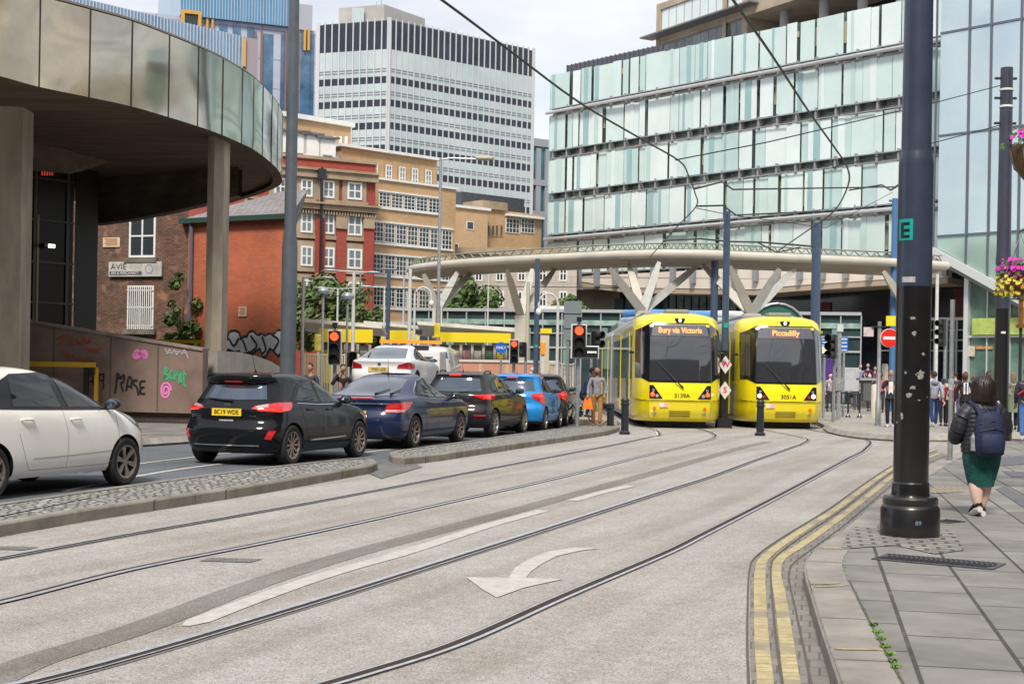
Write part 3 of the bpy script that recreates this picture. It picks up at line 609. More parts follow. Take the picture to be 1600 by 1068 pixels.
gk = mat('graffiti_black', (0.012, 0.011, 0.011), 0.6); gr_ = mat('graffiti_red', (0.34, 0.07, 0.035), 0.6, var=0.3); gg = mat('graffiti_green', (0.05, 0.36, 0.17), 0.6); gp_ = mat('graffiti_pink', (0.75, 0.20, 0.50), 0.6); gw = mat('graffiti_grey', (0.36, 0.36, 0.38), 0.6)
zq = lambda l: [(520*0+x/3.813, 520+y/3.813) for x, y in l]
strokes(rw, FW, [zq(l) for l in [
 [(685, 360), (695, 300), (700, 240), (720, 262), (740, 250), (738, 290), (722, 300), (735, 350)], [(752, 345), (760, 300), (770, 262), (785, 275), (782, 330)], [(755, 318), (784, 315)],
 [(822, 285), (800, 282), (798, 305), (815, 320), (822, 345), (826, 372)], [(868, 285), (838, 292), (840, 325), (862, 322)], [(840, 325), (838, 358), (866, 362)], [(700, 270), (730, 268)]]], 0.055, gk, 'black letters RASE on the wall')
strokes(rw, FW, [zq(l) for l in [[(540, 250), (520, 285), (555, 288)], [(552, 240), (556, 310)], [(575, 245), (572, 312)], [(615, 245), (592, 252), (596, 282), (618, 275), (618, 240), (618, 335)], [(600, 240), (585, 258)]]], 0.035, gk)
strokes(rw, FW, [zq(l) for l in [[(980, 280), (985, 205), (1000, 215), (990, 240), (1008, 262), (985, 278), (978, 250)], [(1025, 220), (1012, 245), (1022, 275), (1035, 262)], [(1042, 280), (1045, 225), (1056, 250), (1066, 226), (1068, 300)], [(1080, 235), (1078, 285), (1095, 290)], [(1098, 225), (1096, 300), (1112, 320)], [(1110, 240), (1100, 262)]]], 0.05, gg)
sp_ = [(988+(8+k*1.15)*cos(k*0.5)*0.9, 345+(10+k*1.75)*sin(k*0.5)) for k in range(26)]
strokes(rw, FW, [zq(sp_)], 0.05, gp_)
strokes(rw, FW, [zq(l) for l in [[(800, 120), (820, 105), (835, 125), (815, 148), (798, 130), (840, 118)], [(845, 145), (850, 110), (872, 118), (868, 145), (846, 128)]]], 0.09, gp_)
strokes(rw, FW, [zq(l) for l in [[(985, 90), (1000, 120), (1010, 95), (1025, 125), (1040, 100), (1055, 130), (1070, 105), (1085, 125), (1100, 100), (1122, 150)], [(990, 125), (1050, 110), (1120, 122)]]], 0.03, gw)
strokes(rw, FW, [zq(l) for l in [[(335, 40), (365, 25), (395, 10), (430, 30)], [(345, 75), (370, 50), (395, 30)], [(400, 40), (430, 50), (415, 72), (445, 70)], [(455, 30), (480, 65), (500, 30), (520, 60), (545, 30)], [(450, 60), (545, 55)], [(372, 105), (400, 140), (390, 110), (425, 150)], [(430, 130), (450, 160), (470, 140), (500, 170), (530, 150), (555, 180)], [(495, 100), (520, 90), (560, 110), (600, 92)], [(520, 115), (560, 95), (590, 120)]]], 0.042, gr_)
# lighter ramp parapet to the right of the column
FR = Fac(352, 36.4, 470, 39.5)
rp = thing('ramp_parapet', 'low pale concrete ramp parapet curving down behind the black hatchback', 'wall', FR.o, FR.ang)
tp_ = [FR.sz(x, y) for x, y in [(340, 548), (375, 550), (400, 556), (425, 565), (445, 578), (455, 590)]]
b = MB(); b.prismy([(tp_[0][0], 0)]+[(tp_[-1][0], 0)]+tp_[::-1], 0, 0.35); b.build('parapet_panel', mat('pale_concrete', (0.30, 0.28, 0.25), 0.8, var=0.25, vscale=2), rp)
# yellow height barriers
def barrier(name, lab, F, px0, px1, ytop, legs, y0=-0.3):
    t = thing(name, lab, 'height barrier', F.o, F.ang); s0, z0 = F.sz(px0, ytop); s1, z1 = F.sz(px1, ytop+ (2 if name else 0))
    b = MB(); b.box(s0, y0, z1-0.06, s1, y0+0.1, z1+0.06); b.build('beam', mat('ochre_yellow_paint', (0.62, 0.36, 0.02), 0.45), t)
    for l in legs:
        s_, _ = F.sz(l, ytop); b = MB(); b.box(s_-0.04, y0+0.11, 0, s_+0.04, y0+0.19, z1-0.061); b.build('leg', mat('ochre_yellow_paint', (0.62, 0.36, 0.02), 0.45), t)
    return t, s0, s1, z1
bt, s0, s1, z1 = barrier('height_barrier', 'yellow bar with two black sensors in front of the graffiti wall', FW, 58, 160, 568, (160,), -0.5)
for x_ in (147, 156):
    s_, _ = FW.sz(x_, 575); b = MB(); b.box(s_-0.07, -0.48, z1-0.85 if x_ == 147 else z1-0.25, s_+0.05, -0.41, z1-0.07); b.build('sensor', M_black, bt)
FB = Fac(228, 47, 318, 47)
barrier('height_barrier', 'yellow bar above the graffiti wall in front of the dark brick building', FB, 232, 325, 532, (312,), 0)
# ---- 3. dark brick building
M_brickD = brick_mat('dark_sooty_brick', (0.30, 0.13, 0.07), (0.13, 0.07, 0.05), (0.10, 0.08, 0.065), 0.24, 0.085, 0.018, vertical=True, noise=0.55, nscale=0.9, stain=(0.30, 0.15, 0.09), stainpos=0.64)
M_brickR = brick_mat('orange_red_brick', (0.58, 0.15, 0.06), (0.49, 0.115, 0.05), (0.34, 0.13, 0.08), 0.24, 0.085, 0.014, vertical=True, noise=0.3, nscale=0.45)
F3 = Fac(100, 62, 292, 60)
bd = thing('dark_brick_warehouse', 'sooty dark brick warehouse with barred white window seen under the curved deck', 'building', F3.o, F3.ang)
wedge(F3, 0, F3.len, 0, 13, 8).build('wall', M_brickD, bd)
M_wglass = mat('window_glass', (0.035, 0.045, 0.055), 0.06, spec=0.8)
M_wglassL = mat('window_glass_pale', (0.16, 0.19, 0.21), 0.08, spec=0.8, var=0.7, vscale=0.6)
r3 = F3.rect(203, 335, 243, 402); window(bd, *r3, 2, 2, M_white, M_wglass, bar=0.09)
r4 = F3.rect(200, 446, 240, 514); o = window(bd, *r4, 2, 2, M_white, M_wglass, bar=0.09)
b = MB(); n_ = 13
for i in range(1, n_):
    x_ = r4[0]+(r4[2]-r4[0])*i/n_; b.box(x_-0.02, -0.12, r4[1], x_+0.02, -0.09, r4[3]+0.02*0)
for z_ in (r4[1]+0.15, (r4[1]+r4[3])/2, r4[3]-0.2): b.box(r4[0], -0.085, z_-0.02, r4[2], -0.07, z_+0.02)
b.build('security_bars', M_white, o)
for r_q in (r3, r4):
    b = MB(); b.box(r_q[0]-0.15, -0.18, r_q[1]-0.22, r_q[2]+0.15, 0.0, r_q[1]-0.02); b.build('sill', mat('mossy_stone', (0.17, 0.15, 0.12), 0.9, var=0.4), bd)
sg = F3.rect(173, 409, 255, 432)
sb = thing('merchant_sign', 'weathered white sign board between the two windows of the dark brick warehouse', 'sign', F3.o, F3.ang)
b = MB(); b.box(sg[0], -0.14, sg[1], sg[2], -0.05, sg[3]); b.build('board', mat('worn_sign_white', (0.50, 0.49, 0.45), 0.7, var=0.3, vscale=2), sb)
b = MB(); b.box(sg[0]+0.06, -0.146, sg[1]+0.06, sg[0]+1.65, -0.141, sg[1]+0.22); b.build('dark_band', mat('dark_grey_band', (0.07, 0.08, 0.09), 0.7), sb)
text('AVIE', sb, (sg[0]+0.5, -0.15, sg[3]-0.22), (R(90), 0, 0), 0.36, mat('sign_ink', (0.05, 0.05, 0.055), 0.7), sx=1.1)
text('ERS & MERCHANTS', sb, (sg[0]+0.82, -0.152, sg[1]+0.14), (R(90), 0, 0), 0.15, M_white, sx=1.05)
b = MB(); c_ = (sg[0]+sg[2])/2+0.7; b.lathe([(0.2, -0.15), (0.2, -0.148), (0.16, -0.148), (0.16, -0.15)], 20, (c_, 0, (sg[1]+sg[3])/2), 'y', cap=False); b.build('roundel', mat('faded_blue', (0.22, 0.28, 0.36), 0.7), sb)
def poster(F, px, lab, parentname='notice', tilt=0):
    r = F.rect(*px); t = thing(parentname, lab, 'notice', F.o, F.ang); b = MB(); b.box(r[0], -0.05, r[1], r[2], -0.02, r[3]); b.build('sheet', mat('cream_notice', (0.62, 0.48, 0.33), 0.7, var=0.15, vscale=4), t)
    b = MB(); w_ = r[2]-r[0]
    for k in range(4): z_ = r[3]-(r[3]-r[1])*(k+0.8)/5; b.box(r[0]+w_*(0.1+0.08*(k % 2)), -0.056, z_-0.035, r[2]-w_*0.14, -0.051, z_+0.035)
    b.build('printed_lines', mat('brown_ink', (0.42, 0.24, 0.14), 0.7), t)
poster(F3, (162, 371, 188, 386), 'cream painted notice on the dark brick wall left of the upper window')
# ---- 4. red brick gable building with slate roof
F4 = Fac(292, 58, 452, 55.5)
rb = thing('red_brick_gable_building', 'windowless orange red brick building with grey slate roof and bubble graffiti', 'building', F4.o, F4.ang)
hE = F4.sz(400, 338)[1]
wedge(F4, 0, F4.len, 0, hE, 9).build('wall', M_brickR, rb)
M4 = Matrix.Translation(F4.o) @ Matrix.Rotation(F4.ang, 4, 'Z')
def backpt(s_, dep): p = M4 @ Vector((s_, 0, 0)); q = M4.inverted() @ (p*((p.length+dep)/p.length)); return (q.x, q.y)
back_r = backpt(F4.len+0.1, 9.2); back_l = backpt(-0.2, 9.2)
b = MB(); apx = F4.sz(375, 303); hr = F4.sz(385, 296)[1]+0.5; S1 = F4.len+0.15; S2 = F4.len-1.0
b.add([(-0.2, -0.2, hE), (S1, -0.2, hE), (*back_r, hE), (*back_l, hE), (apx[0]-1.3, 4.2, hr), (apx[0]+0.2, 4.2, hr)], [(0, 1, 5, 4), (1, 2, 5), (2, 3, 4, 5), (3, 0, 4), (0, 3, 2, 1)])
b.build('roof', brick_mat('grey_slates', (0.30, 0.27, 0.28), (0.22, 0.195, 0.20), (0.13, 0.12, 0.12), 0.3, 0.25, 0.02, noise=0.3), rb)
b = MB(); b.box(-0.25, -0.32, hE-0.18, S1, -0.2, hE+0.02); b.build('gutter', mat('dark_green_gutter', (0.02, 0.05, 0.04), 0.5), rb)
b = MB(); s_, z_ = F4.sz(303, 350); b.tube([(s_-0.5, -0.1, z_+0.15), (s_-0.1, -0.12, z_+0.15), (s_, -0.14, z_-0.2), (s_, -0.14, 0.3)], 0.08, 8); b.build('drainpipe', mat('bluegrey_pipe', (0.10, 0.11, 0.15), 0.5), rb)
poster(F4, (374, 479, 386, 494), 'small cream paper notice stuck low on the orange red brick wall')
M_mur = mat('mural_silver', (0.50, 0.50, 0.50), 0.6, var=0.35, vscale=1.2); 
b = MB(); r_ = random.Random(5)
def blob(cx, cy, rx, ry, F, y, k=18, jit=0.18, ph=0):
    o_ = []
    for i in range(k):
        a = 2*pi*i/k; q = 1+jit*sin(3*a+ph)+jit*0.5*sin(5*a+ph*2); s_, z_ = F.sz(cx+rx*q*cos(a), cy+ry*q*sin(a)); o_.append((s_, y, z_))
    return o_
mk = MB()
for cx, cy, rx, ry, ph in [(366, 535, 14, 17, 0), (384, 540, 10, 13, 1), (398, 534, 13, 16, 2), (414, 537, 10, 17, 3), (432, 534, 13, 18, 4), (444, 545, 8, 14, 5)]:
    q = blob(cx, cy, rx+2, ry+2, F4, -0.012, ph=ph); mk.add(q, [tuple(range(len(q)))])
mk.build('mural_outline', gk, rb)
mk = MB()
for i_, (cx, cy, rx, ry, ph) in enumerate([(366, 535, 13, 15, 0), (384, 540, 9, 11, 1), (398, 534, 12, 14, 2), (414, 537, 9, 15, 3), (432, 534, 12, 16, 4), (444, 545, 7, 12, 5)]):
    q = blob(cx, cy, rx, ry, F4, -0.016-0.002*i_, ph=ph); mk.add(q, [tuple(range(len(q)))])
mk.build('mural_letters', M_mur, rb)
strokes(rb, F4, [[(358, 528), (366, 540), (374, 528)], [(356, 545), (372, 552)], [(392, 524), (402, 540), (392, 550)], [(410, 525), (416, 545), (410, 553)], [(425, 522), (436, 532), (428, 548)], [(380, 530), (386, 548)]], 0.09, gk, y=-0.034)
# ---- 5. Victorian red brick and stone building
F5 = Fac(380, 84, 583, 88)
vb = thing('victorian_building', 'ornate red brick and buff stone building with white sash windows', 'building', F5.o, F5.ang)
M_brickV = brick_mat('deep_red_brick', (0.42, 0.07, 0.045), (0.36, 0.06, 0.04), (0.2, 0.06, 0.045), 0.25, 0.09, 0.01, vertical=True, noise=0.25, nscale=0.4)
M_stoneV = mat('buff_stone', (0.36, 0.275, 0.19), 0.85, var=0.3, vscale=0.8)
zt = F5.sz(530, 250)[1]; b = MB(); b.box(0, 0, 0, F5.len, 14, zt); b.build('wall', M_brickV, vb)
def course(F, pxa, ya, yb, proj, name, m, par):
    z1 = F.sz(pxa, ya)[1]; z0 = F.sz(pxa, yb)[1]; b = MB(); b.box(-0.05, -proj, z0, F.len+0.06, 0.0, z1); b.box(-0.05, -proj*1.4, z1, F.len+0.1, -0.001, z1+(z1-z0)*0.35); return b.build(name, m, par)
course(F5, 526, 270, 281, 0.35, 'cornice', M_stoneV, vb); course(F5, 526, 322, 330, 0.5, 'cornice', M_stoneV, vb)
b = MB(); _, zc = F5.sz(526, 334)
for i in range(46): s_ = F5.len*i/46; b.box(s_, -0.42, zc-0.12, s_+F5.len/110, -0.01, zc+0.10)
b.build('dentils', M_stoneV, vb)
b = MB(); b.box(-0.05, -0.12, F5.sz(526, 252)[1], F5.len+0.06, 0.3, F5.sz(526, 247)[1]); b.build('parapet_coping', M_stoneV, vb)
for cx in (437, 478, 512, 553):
    for y0, y1 in ((284, 312), (334, 368), (388, 420), (440, 470)):
        wpx = 22 if cx != 553 else 26
        dy = (cx-553)*-0.03
        r = F5.rect(cx-wpx/2+2, y0+1-dy*2, cx+wpx/2-2, y1-dy*2)
        b = MB(); q = 0.32; b.box(r[0]-q, -0.10, r[1]-0.3, r[2]+q, 0.0, r[3]+0.35); b.box(r[0]-q-0.1, -0.2, r[1]-0.34, r[2]+q+0.1, -0.101, r[1]-0.12)
        o = b.build('window_surround', M_stoneV, vb); window(o, *r, 2, 2, M_white, M_wglassL, y=-0.16, bar=0.11)
b = MB()
for x_ in (498, 531, 574):
    s_, _ = F5.sz(x_, 400); b.box(s_-0.32, -0.22, 0.2, s_+0.32, 0.0, F5.sz(x_, 335)[1]-0.2)
b.build('pilasters', M_brickV, vb)
for x_ in (531, 574):
    b = MB(); s_, _ = F5.sz(x_, 345); z_ = F5.sz(x_, 345)[1]; b.box(s_-0.36, -0.34, z_-0.5, s_+0.36, -0.221, z_+0.3); b.build('carved_capital', M_stoneV, vb)
b = MB(); s_, _ = F5.sz(498, 300); b.tube([(s_, -0.5, 1), (s_, -0.5, zt-0.6)], 0.09, 6); b.box(s_-0.25, -0.6, zt-1.3, s_+0.25, -0.4, zt-0.7); b.build('downpipe', M_black, vb)
# mansard roof with dormers
b = MB(); zr = zt+2.6
b.add([(0, 0.6, zt), (F5.sz(548, 240)[0], 0.6, zt), (F5.sz(505, 200)[0], 6, zr), (0, 6, zr), (0, 12, zt), (F5.len-1, 12, zt)], [(0, 1, 2, 3), (3, 2, 5, 4), (1, 5, 2)])
M_slate = mat('blue_slate_roof', (0.13, 0.135, 0.15), 0.6, var=0.5, vscale=1.5)
b.build('roof', M_slate, vb)
for x_, y_ in ((448, 210), (474, 212), (496, 216), (520, 222)):
    s_, z_ = F5.sz(x_, y_+6); b = MB(); b.box(s_-0.55, 0.9, z_-0.7, s_+0.55, 3, z_+0.55); o = b.build('dormer', M_white, vb)
    b = MB(); b.add([(s_-0.75, 0.7, z_+0.55), (s_+0.75, 0.7, z_+0.55), (s_+0.75, 4.5, z_+1.0), (s_-0.75, 4.5, z_+1.0), (s_-0.75, 0.7, z_+0.68), (s_+0.75, 0.7, z_+0.68), (s_+0.75, 4.5, z_+1.13), (s_-0.75, 4.5, z_+1.13)], [(0, 1, 2, 3), (4, 5, 6, 7), (0, 1, 5, 4), (1, 2, 6, 5), (3, 0, 4, 7)]); b.build('dormer_roof', M_slate, o)
for x_, y_ in ((478, 236), (487, 238), (520, 236), (532, 240)):
    s_, z_ = F5.sz(x_, y_+2); b = MB(); b.cbox((s_, 1.0, z_), (0.6, 0.1, 0.5), rx=-0.9); b.build('skylight', M_wglassL, vb)
# ---- 6. yellow brick office
M_brickY = brick_mat('yellow_buff_brick', (0.56, 0.365, 0.19), (0.49, 0.31, 0.155), (0.44, 0.31, 0.19), 0.3, 0.1, 0.012, vertical=True, noise=0.18, nscale=0.5)
F6 = Fac(571, 90, 709, 95)
yb = thing('yellow_brick_office', 'yellow brick office with long white framed window strips beside the red building', 'building', F6.o, F6.ang)
zl = F6.sz(640, 287)[1]; b = MB(); b.box(0.2, 0, 0, F6.len, 14, zl); b.build('wall', M_brickY, yb)
su = F6.sz(690, 260)[0]; z6 = F6.sz(690, 250)[1]
b = MB(); b.box(F6.sz(540, 250)[0], 0.5, zl+0.001, su, 14, z6); b.build('upper_wall', M_brickY, yb)
b = MB(); b.box(F6.sz(540, 250)[0]-0.2, 0.25, z6, su+0.25, 14, z6+0.18); b.build('coping', M_white, yb)
b = MB(); b.box(0.1, -0.12, zl+0.0015, F6.len+0.1, 0.49, zl+0.14); b.build('ledge', M_white, yb)
rt = F6.rect(476, 190, 539, 240); 
b = MB(); b.box(rt[0]+0.0, 3.0, z6-1, F6.sz(592, 200)[0], 9, F6.sz(540, 197)[1]+0.6); b.build('tower_block', M_brickY, yb)
b = MB(); b.box(rt[0]-0.2, 2.8, F6.sz(540, 197)[1]+0.6, F6.sz(592, 200)[0]+0.2, 9.2, F6.sz(540, 197)[1]+0.9); b.build('tower_coping', M_white, yb)
for x_, w_ in ((549, 3.5), (566, 1.2), (575, 1.2), (584, 1.2)):
    s_, z_ = F6.sz(x_, 215); b = MB(); b.box(s_-w_*0.085, 2.92, z_-0.8, s_+w_*0.085, 2.99, z_+0.4); b.build('tower_window', M_white, yb)
for x_ in (592, 614, 635, 655, 676):
    y_ = 254+(x_-592)*0.13; r = F6.rect(x_-4, y_, x_+5, y_+26); window(yb, *r, 2, 3, M_white, M_wglassL, y=0.44, bar=0.07)
for x_ in (603, 624, 645, 666, 685):
    b = MB(); s_, z_ = F6.sz(x_, 270); b.box(s_-0.10, 0.36, zl+0.2, s_+0.10, 0.499, z6-0.5); b.build('brick_fin', M_brickY, yb)
for (x0, y0, x1, y1, n_, sl) in ((591, 299.5, 688, 322, 5, 0.125), (582, 346, 707, 376, 7, 0.12), (582, 396, 707, 426, 7, 0.11), (582, 446, 707, 476, 7, 0.10), (582, 503, 707, 530, 7, 0.06)):
    for k in range(n_):
        a = x0+(x1-x0)*k/n_; c = x0+(x1-x0)*(k+1)/n_; m_ = (a+c)/2; dy = (m_-x0)*sl
        r = F6.rect(a+1.2, y0+dy, c-1.2, y1+dy); window(yb, *r, 3, 4, M_white, M_wglass, y=-0.03, bar=0.045)
    ra = F6.rect(x0, y0+(x1-x0)*sl/2, x1, y1+(x1-x0)*sl/2); b = MB(); b.box(ra[0], -0.10, ra[1]-0.14, ra[2], 0.0, ra[1]-0.02); b.box(ra[0], -0.10, ra[3]+0.02, ra[2], 0.0, ra[3]+0.12); b.build('window_band_trim', M_white, yb)
# ---- 7. far buff building right of it and the stone one below
F7 = Fac(700, 104, 800, 108)
b7 = thing('buff_brick_block', 'pale buff brick block with few small windows below the glass tower', 'building', F7.o, F7.ang)
M_buffw = brick_mat('pale_buff_brick', (0.60, 0.40, 0.24), (0.54, 0.36, 0.21), (0.5, 0.35, 0.22), 0.3, 0.1, 0.01, vertical=True, noise=0.12)
z7 = F7.sz(740, 327)[1]; sE = F7.sz(762, 350)[0]
b = MB(); b.box(0, 0, 0, sE, 8, z7); b.build('wall', M_buffw, b7)
b = MB(); b.box(-0.2, -0.15, z7, sE+0.2, 8, z7+0.2); b.build('coping', M_white, b7)
for r_ in ((729, 346, 740, 359), (708, 380, 716, 392)): window(b7, *F7.rect(*r_), 1, 1, M_white, M_wglass, bar=0.05)
b = MB(); sW7 = F7.sz(858, 350)[0]; zM = F7.sz(800, 328)[1]; b.box(sE+0.05, 0.9, 0, sW7, 9, zM); b.build('recessed_wall', M_brickY, b7)
b = MB(); b.box(sE, 0.7, zM, F7.sz(802, 350)[0], 8, zM+0.6); b.build('cornice', M_stoneV, b7)
for x_ in (768, 775, 782, 788, 795): window(b7, *F7.rect(x_-2.5, 350, x_+2, 368), 1, 1, M_brickY, M_wglass, y=0.84, bar=0.05)
for x0, x1 in ((802, 823), (826, 846)): window(b7, *F7.rect(x0, 340, x1, 363), 4, 3, M_white, M_wglass, y=0.84, bar=0.05)
for x0, x1 in ((802, 823), (826, 846)): window(b7, *F7.rect(x0, 387, x1, 393), 3, 1, M_white, M_wglass, y=0.84, bar=0.05)
b = MB(); b.box(F7.sz(800, 350)[0], 0.5, F7.sz(820, 338)[1], sW7, 0.89, F7.sz(820, 334.5)[1]); b.build('canopy_ledge', M_white, b7)
b = MB(); b.box(F7.sz(760, 320)[0], 3, zM+0.01, sW7, 9, F7.sz(800, 305)[1]+0.3); b.build('plant_room', mat('dark_mesh_cladding', (0.06, 0.065, 0.08), 0.6, var=0.3), b7)
F8 = Fac(690, 97, 900, 97)
b8 = thing('pale_stone_building', 'pale stone building with tall sash windows seen beneath the tram canopy', 'building', F8.o, F8.ang)
M_pstone = brick_mat('pale_stone_blocks', (0.50, 0.44, 0.38), (0.46, 0.405, 0.35), (0.34, 0.30, 0.26), 1.1, 0.45, 0.02, vertical=True, noise=0.15)
z8 = F8.sz(780, 398)[1]; b = MB(); b.box(0, 0, 0, F8.len, 6, z8); b.build('wall', M_pstone, b8)
b = MB(); b.box(-0.1, -0.25, z8, F8.len, 6, z8+0.45); b.build('cornice', M_stoneV, b8)
for x_ in (781, 748, 815, 848, 880):
    for y_ in (467, 427): window(b8, *F8.rect(x_-6, y_-12, x_+6, y_+12), 2, 2, M_white, M_wglass, bar=0.09)
# ---- 8. glass and steel tower
TP = [AT(493, 300, 152.8), AT(604.5, 300, 150), AT(830, 300, 163)]
tw = thing('glass_tower', 'tall square office tower with dark and pale glass bands and white mullions', 'building', (TP[1].x, TP[1].y, 0))
def zt_(py): a, b_ = ray(604, py); return CAMH+b_*150
M_tdark = mat('tower_dark_panel', (0.020, 0.028, 0.048), 0.35, var=0.4, vscale=0.5); M_tlight = mat('tower_pale_glass', (0.46, 0.53, 0.54), 0.12, var=0.12, vscale=0.25, spec=0.8, col2=(0.36, 0.43, 0.45)); M_mull = mat('tower_mullion', (0.50, 0.51, 0.53), 0.5)
M_tmid = mat('tower_sill_line', (0.16, 0.18, 0.2), 0.4)
zs = [(32, 76.5, 'd'), (76.5, 118.5, 'l'), (118.5, 129.5, 'd'), (129.5, 154.5, 'l'), (154.5, 165.5, 'd'), (165.5, 190, 'l'), (190, 201, 'd'), (201, 225.5, 'l'), (225.5, 237, 'd')]
y_ = 237
while y_ < 560: zs += [(y_, y_+25, 'l'), (y_+25, y_+36, 'd')]; y_ += 36
P0 = [Vector((p.x-TP[1].x, p.y-TP[1].y, 0)) for p in TP]; P0.append(P0[0]+P0[2]-P0[1])
def tface(a, b_, ncol, par):
    d = (b_-a); Ld = d.length; M_ = Matrix.Translation(a) @ Matrix.Rotation(atan2(d.y, d.x), 4, 'Z')
    for (ya, yb_, k) in zs:
        m = MB(); m.M = M_; m.box(0, 0.02, zt_(yb_), Ld, 0.3, zt_(ya)); o = m.build('spandrel_band' if k == 'd' else 'glazing_band', M_tdark if k == 'd' else M_tlight, par)
        if k == 'l' and yb_-ya < 60:
            m = MB(); m.M = M_; zz = zt_(yb_-7); m.box(0, -0.02, zz, Ld, 0.015, zz+0.09); zz = zt_(yb_-11); m.box(0, -0.02, zz, Ld, 0.015, zz+0.09); m.build('transoms', M_tmid, o)
    m = MB(); m.M = M_
    for i in range(ncol+1):
        x = Ld*i/ncol; w_ = 0.065 if 0 < i < ncol else 0.22; m.box(x-w_, -0.07, 0, x+w_, 0.018, zt_(32)+0.3)
    m.build('mullions', M_mull, par)
tface(P0[0], P0[1]-Vector((0.05, 0, 0)), 10, tw); tface(P0[1], P0[2], 25, tw)
m = MB(); c_ = sum(P0, Vector())/4; m.prism([(p.x+(c_.x-p.x)*0.04, p.y+(c_.y-p.y)*0.04) for p in P0], 0, zt_(32)+0.15); m.build('core', mat('tower_core', (0.10, 0.11, 0.12), 0.6), tw)
m = MB(); a = AT(529, 40, 156); bq = AT(600, 40, 154); cq = AT(664, 40, 160); ztop = AT(600, 7, 154).z
pp = [(q.x-TP[1].x, q.y-TP[1].y) for q in (a, bq, cq)]; pp.append((pp[0][0]+pp[2][0]-pp[1][0], pp[0][1]+pp[2][1]-pp[1][1])); m.prism(pp, zt_(34), ztop); m.build('plant_room', mat('plant_room_concrete', (0.42, 0.41, 0.39), 0.85, var=0.2, vscale=0.3), tw)
q = AT(560, 24, 154.6); m = MB(); m.cbox((q.x-TP[1].x, q.y-TP[1].y-0.2, q.z-0.6), (1.3, 0.3, 2.6)); m.build('plant_room_door', M_tlight, tw)
m = MB(); q = AT(593, 2, 154); m.tube([(q.x-TP[1].x, q.y-TP[1].y+2, ztop), (q.x-TP[1].x, q.y-TP[1].y+2, ztop+1.4)], 0.05, 5); m.tube([(q.x-TP[1].x-0.5, q.y-TP[1].y+2, ztop), (q.x-TP[1].x-0.5, q.y-TP[1].y+2, ztop+0.8)], 0.04, 5); m.build('aerial', M_steel, tw)
# ---- 9. grey office right of the tower
F9 = Fac(828, 178, 900, 182); b9 = thing('grey_framed_office', 'slim grey framed office with teal glass just right of the tower', 'building', F9.o, F9.ang)
z9 = F9.sz(845, 217)[1]; M_teal = mat('teal_glass', (0.02, 0.13, 0.16), 0.1, spec=0.8, var=0.6, vscale=0.3); b = MB(); b.box(0, 0.3, 0, F9.len, 8, z9-0.05); b.build('glazing', M_teal, b9)
M_gf = mat('grey_frame', (0.27, 0.28, 0.31), 0.6); b = MB()
for x_ in (829, 842, 856, 870): s_, _ = F9.sz(x_, 250); b.box(s_-0.35, 0, 0, s_+0.35, 0.299, z9-1.2)
for ya, yb_ in ((217, 229), (281, 290), (330, 340)): b.box(0, -0.05, F9.sz(845, yb_)[1], F9.len, 0.31, F9.sz(845, ya)[1])
b.build('frame', M_gf, b9)
# ---- 10. lilac and blue office behind the curved building
M_lil = brick_mat('lilac_panels', (0.40, 0.42, 0.52), (0.45, 0.47, 0.56), (0.25, 0.26, 0.36), 3.2, 3.6, 0.08, vertical=True, noise=0.12, nscale=0.2, offset=0, bump=0)
M_bluegl = mat('blue_glass', (0.07, 0.15, 0.26), 0.1, spec=0.8, var=0.5, vscale=0.4)
F10 = Fac(150, 168, 492, 178); b10 = thing('lilac_panel_tower', 'tall lilac panelled building with blue glass strips behind the curved deck', 'building', F10.o, F10.ang)
z10 = F10.sz(430, 42)[1]; sR = F10.sz(491, 60)[0]; s1_ = F10.sz(293, 60)[0]
b = MB(); b.box(0, 0, 0, F10.len, 20, F10.sz(480, 47)[1]); b.build('wall', M_lil, b10)
b = MB()
for x_, w_ in ((300, .5), (344, .5), (365, .5), (387, .45), (415, .6), (440, .45), (474, .7), (483, .3)):
    s_, _ = F10.sz(x_+4, 90); b.box(s_-w_, -0.08, 0, s_+w_, -0.0, F10.sz(x_, 48 if x_ > 400 else 25+(x_-290)*0.12)[1]-0.4)
b.build('window_strips', M_bluegl, b10)
b = MB()
for x_ in (398, 408, 446, 465):
    s_, _ = F10.sz(x_, 90); b.box(s_-0.12, -0.3, 0, s_+0.12, -0.085, F10.sz(x_, 50)[1])
b.build('fins', mat('rust_fin', (0.20, 0.12, 0.10), 0.6), b10)
b = MB(); b.box(s1_-1.0, -0.6, F10.sz(400, 38)[1], F10.sz(459, 40)[0], 18, F10.sz(380, -40)[1]); b.build('glass_box', mat('blue_ribbed_glass', (0.10, 0.25, 0.42), 0.12, spec=0.8, var=0.3, vscale=0.5, stretch=(6, 1, 0.1)), b10)
b = MB()
for i in range(40):
    s_ = s1_-1+(F10.sz(459, 40)[0]-s1_+1)*i/39; b.box(s_-0.05, -0.72, F10.sz(400, 38)[1], s_+0.05, -0.601, F10.sz(380, -40)[1])
b.build('glass_ribs', mat('pale_blue_rib', (0.3, 0.42, 0.55), 0.5), b10)
b = MB(); b.box(F10.sz(459, 40)[0]+0.2, -0.3, F10.sz(475, 48)[1], F10.sz(487, 40)[0], 12, F10.sz(475, 8)[1]); b.build('grey_core', mat('grey_core_panel', (0.35, 0.36, 0.42), 0.6), b10)
M_ora = mat('orange_frame', (0.55, 0.30, 0.06), 0.5)
r = F10.rect(281, 20, 312, 44); b = MB(); b.box(r[0], -1.2, r[1], r[0]+0.4, -0.62, r[3]); b.box(r[2]-0.4, -1.2, r[1], r[2], -0.62, r[3]); b.box(r[0]+0.4, -1.2, r[3]-0.4, r[2]-0.4, -0.62, r[3]); b.build('orange_box_frame', M_ora, b10)
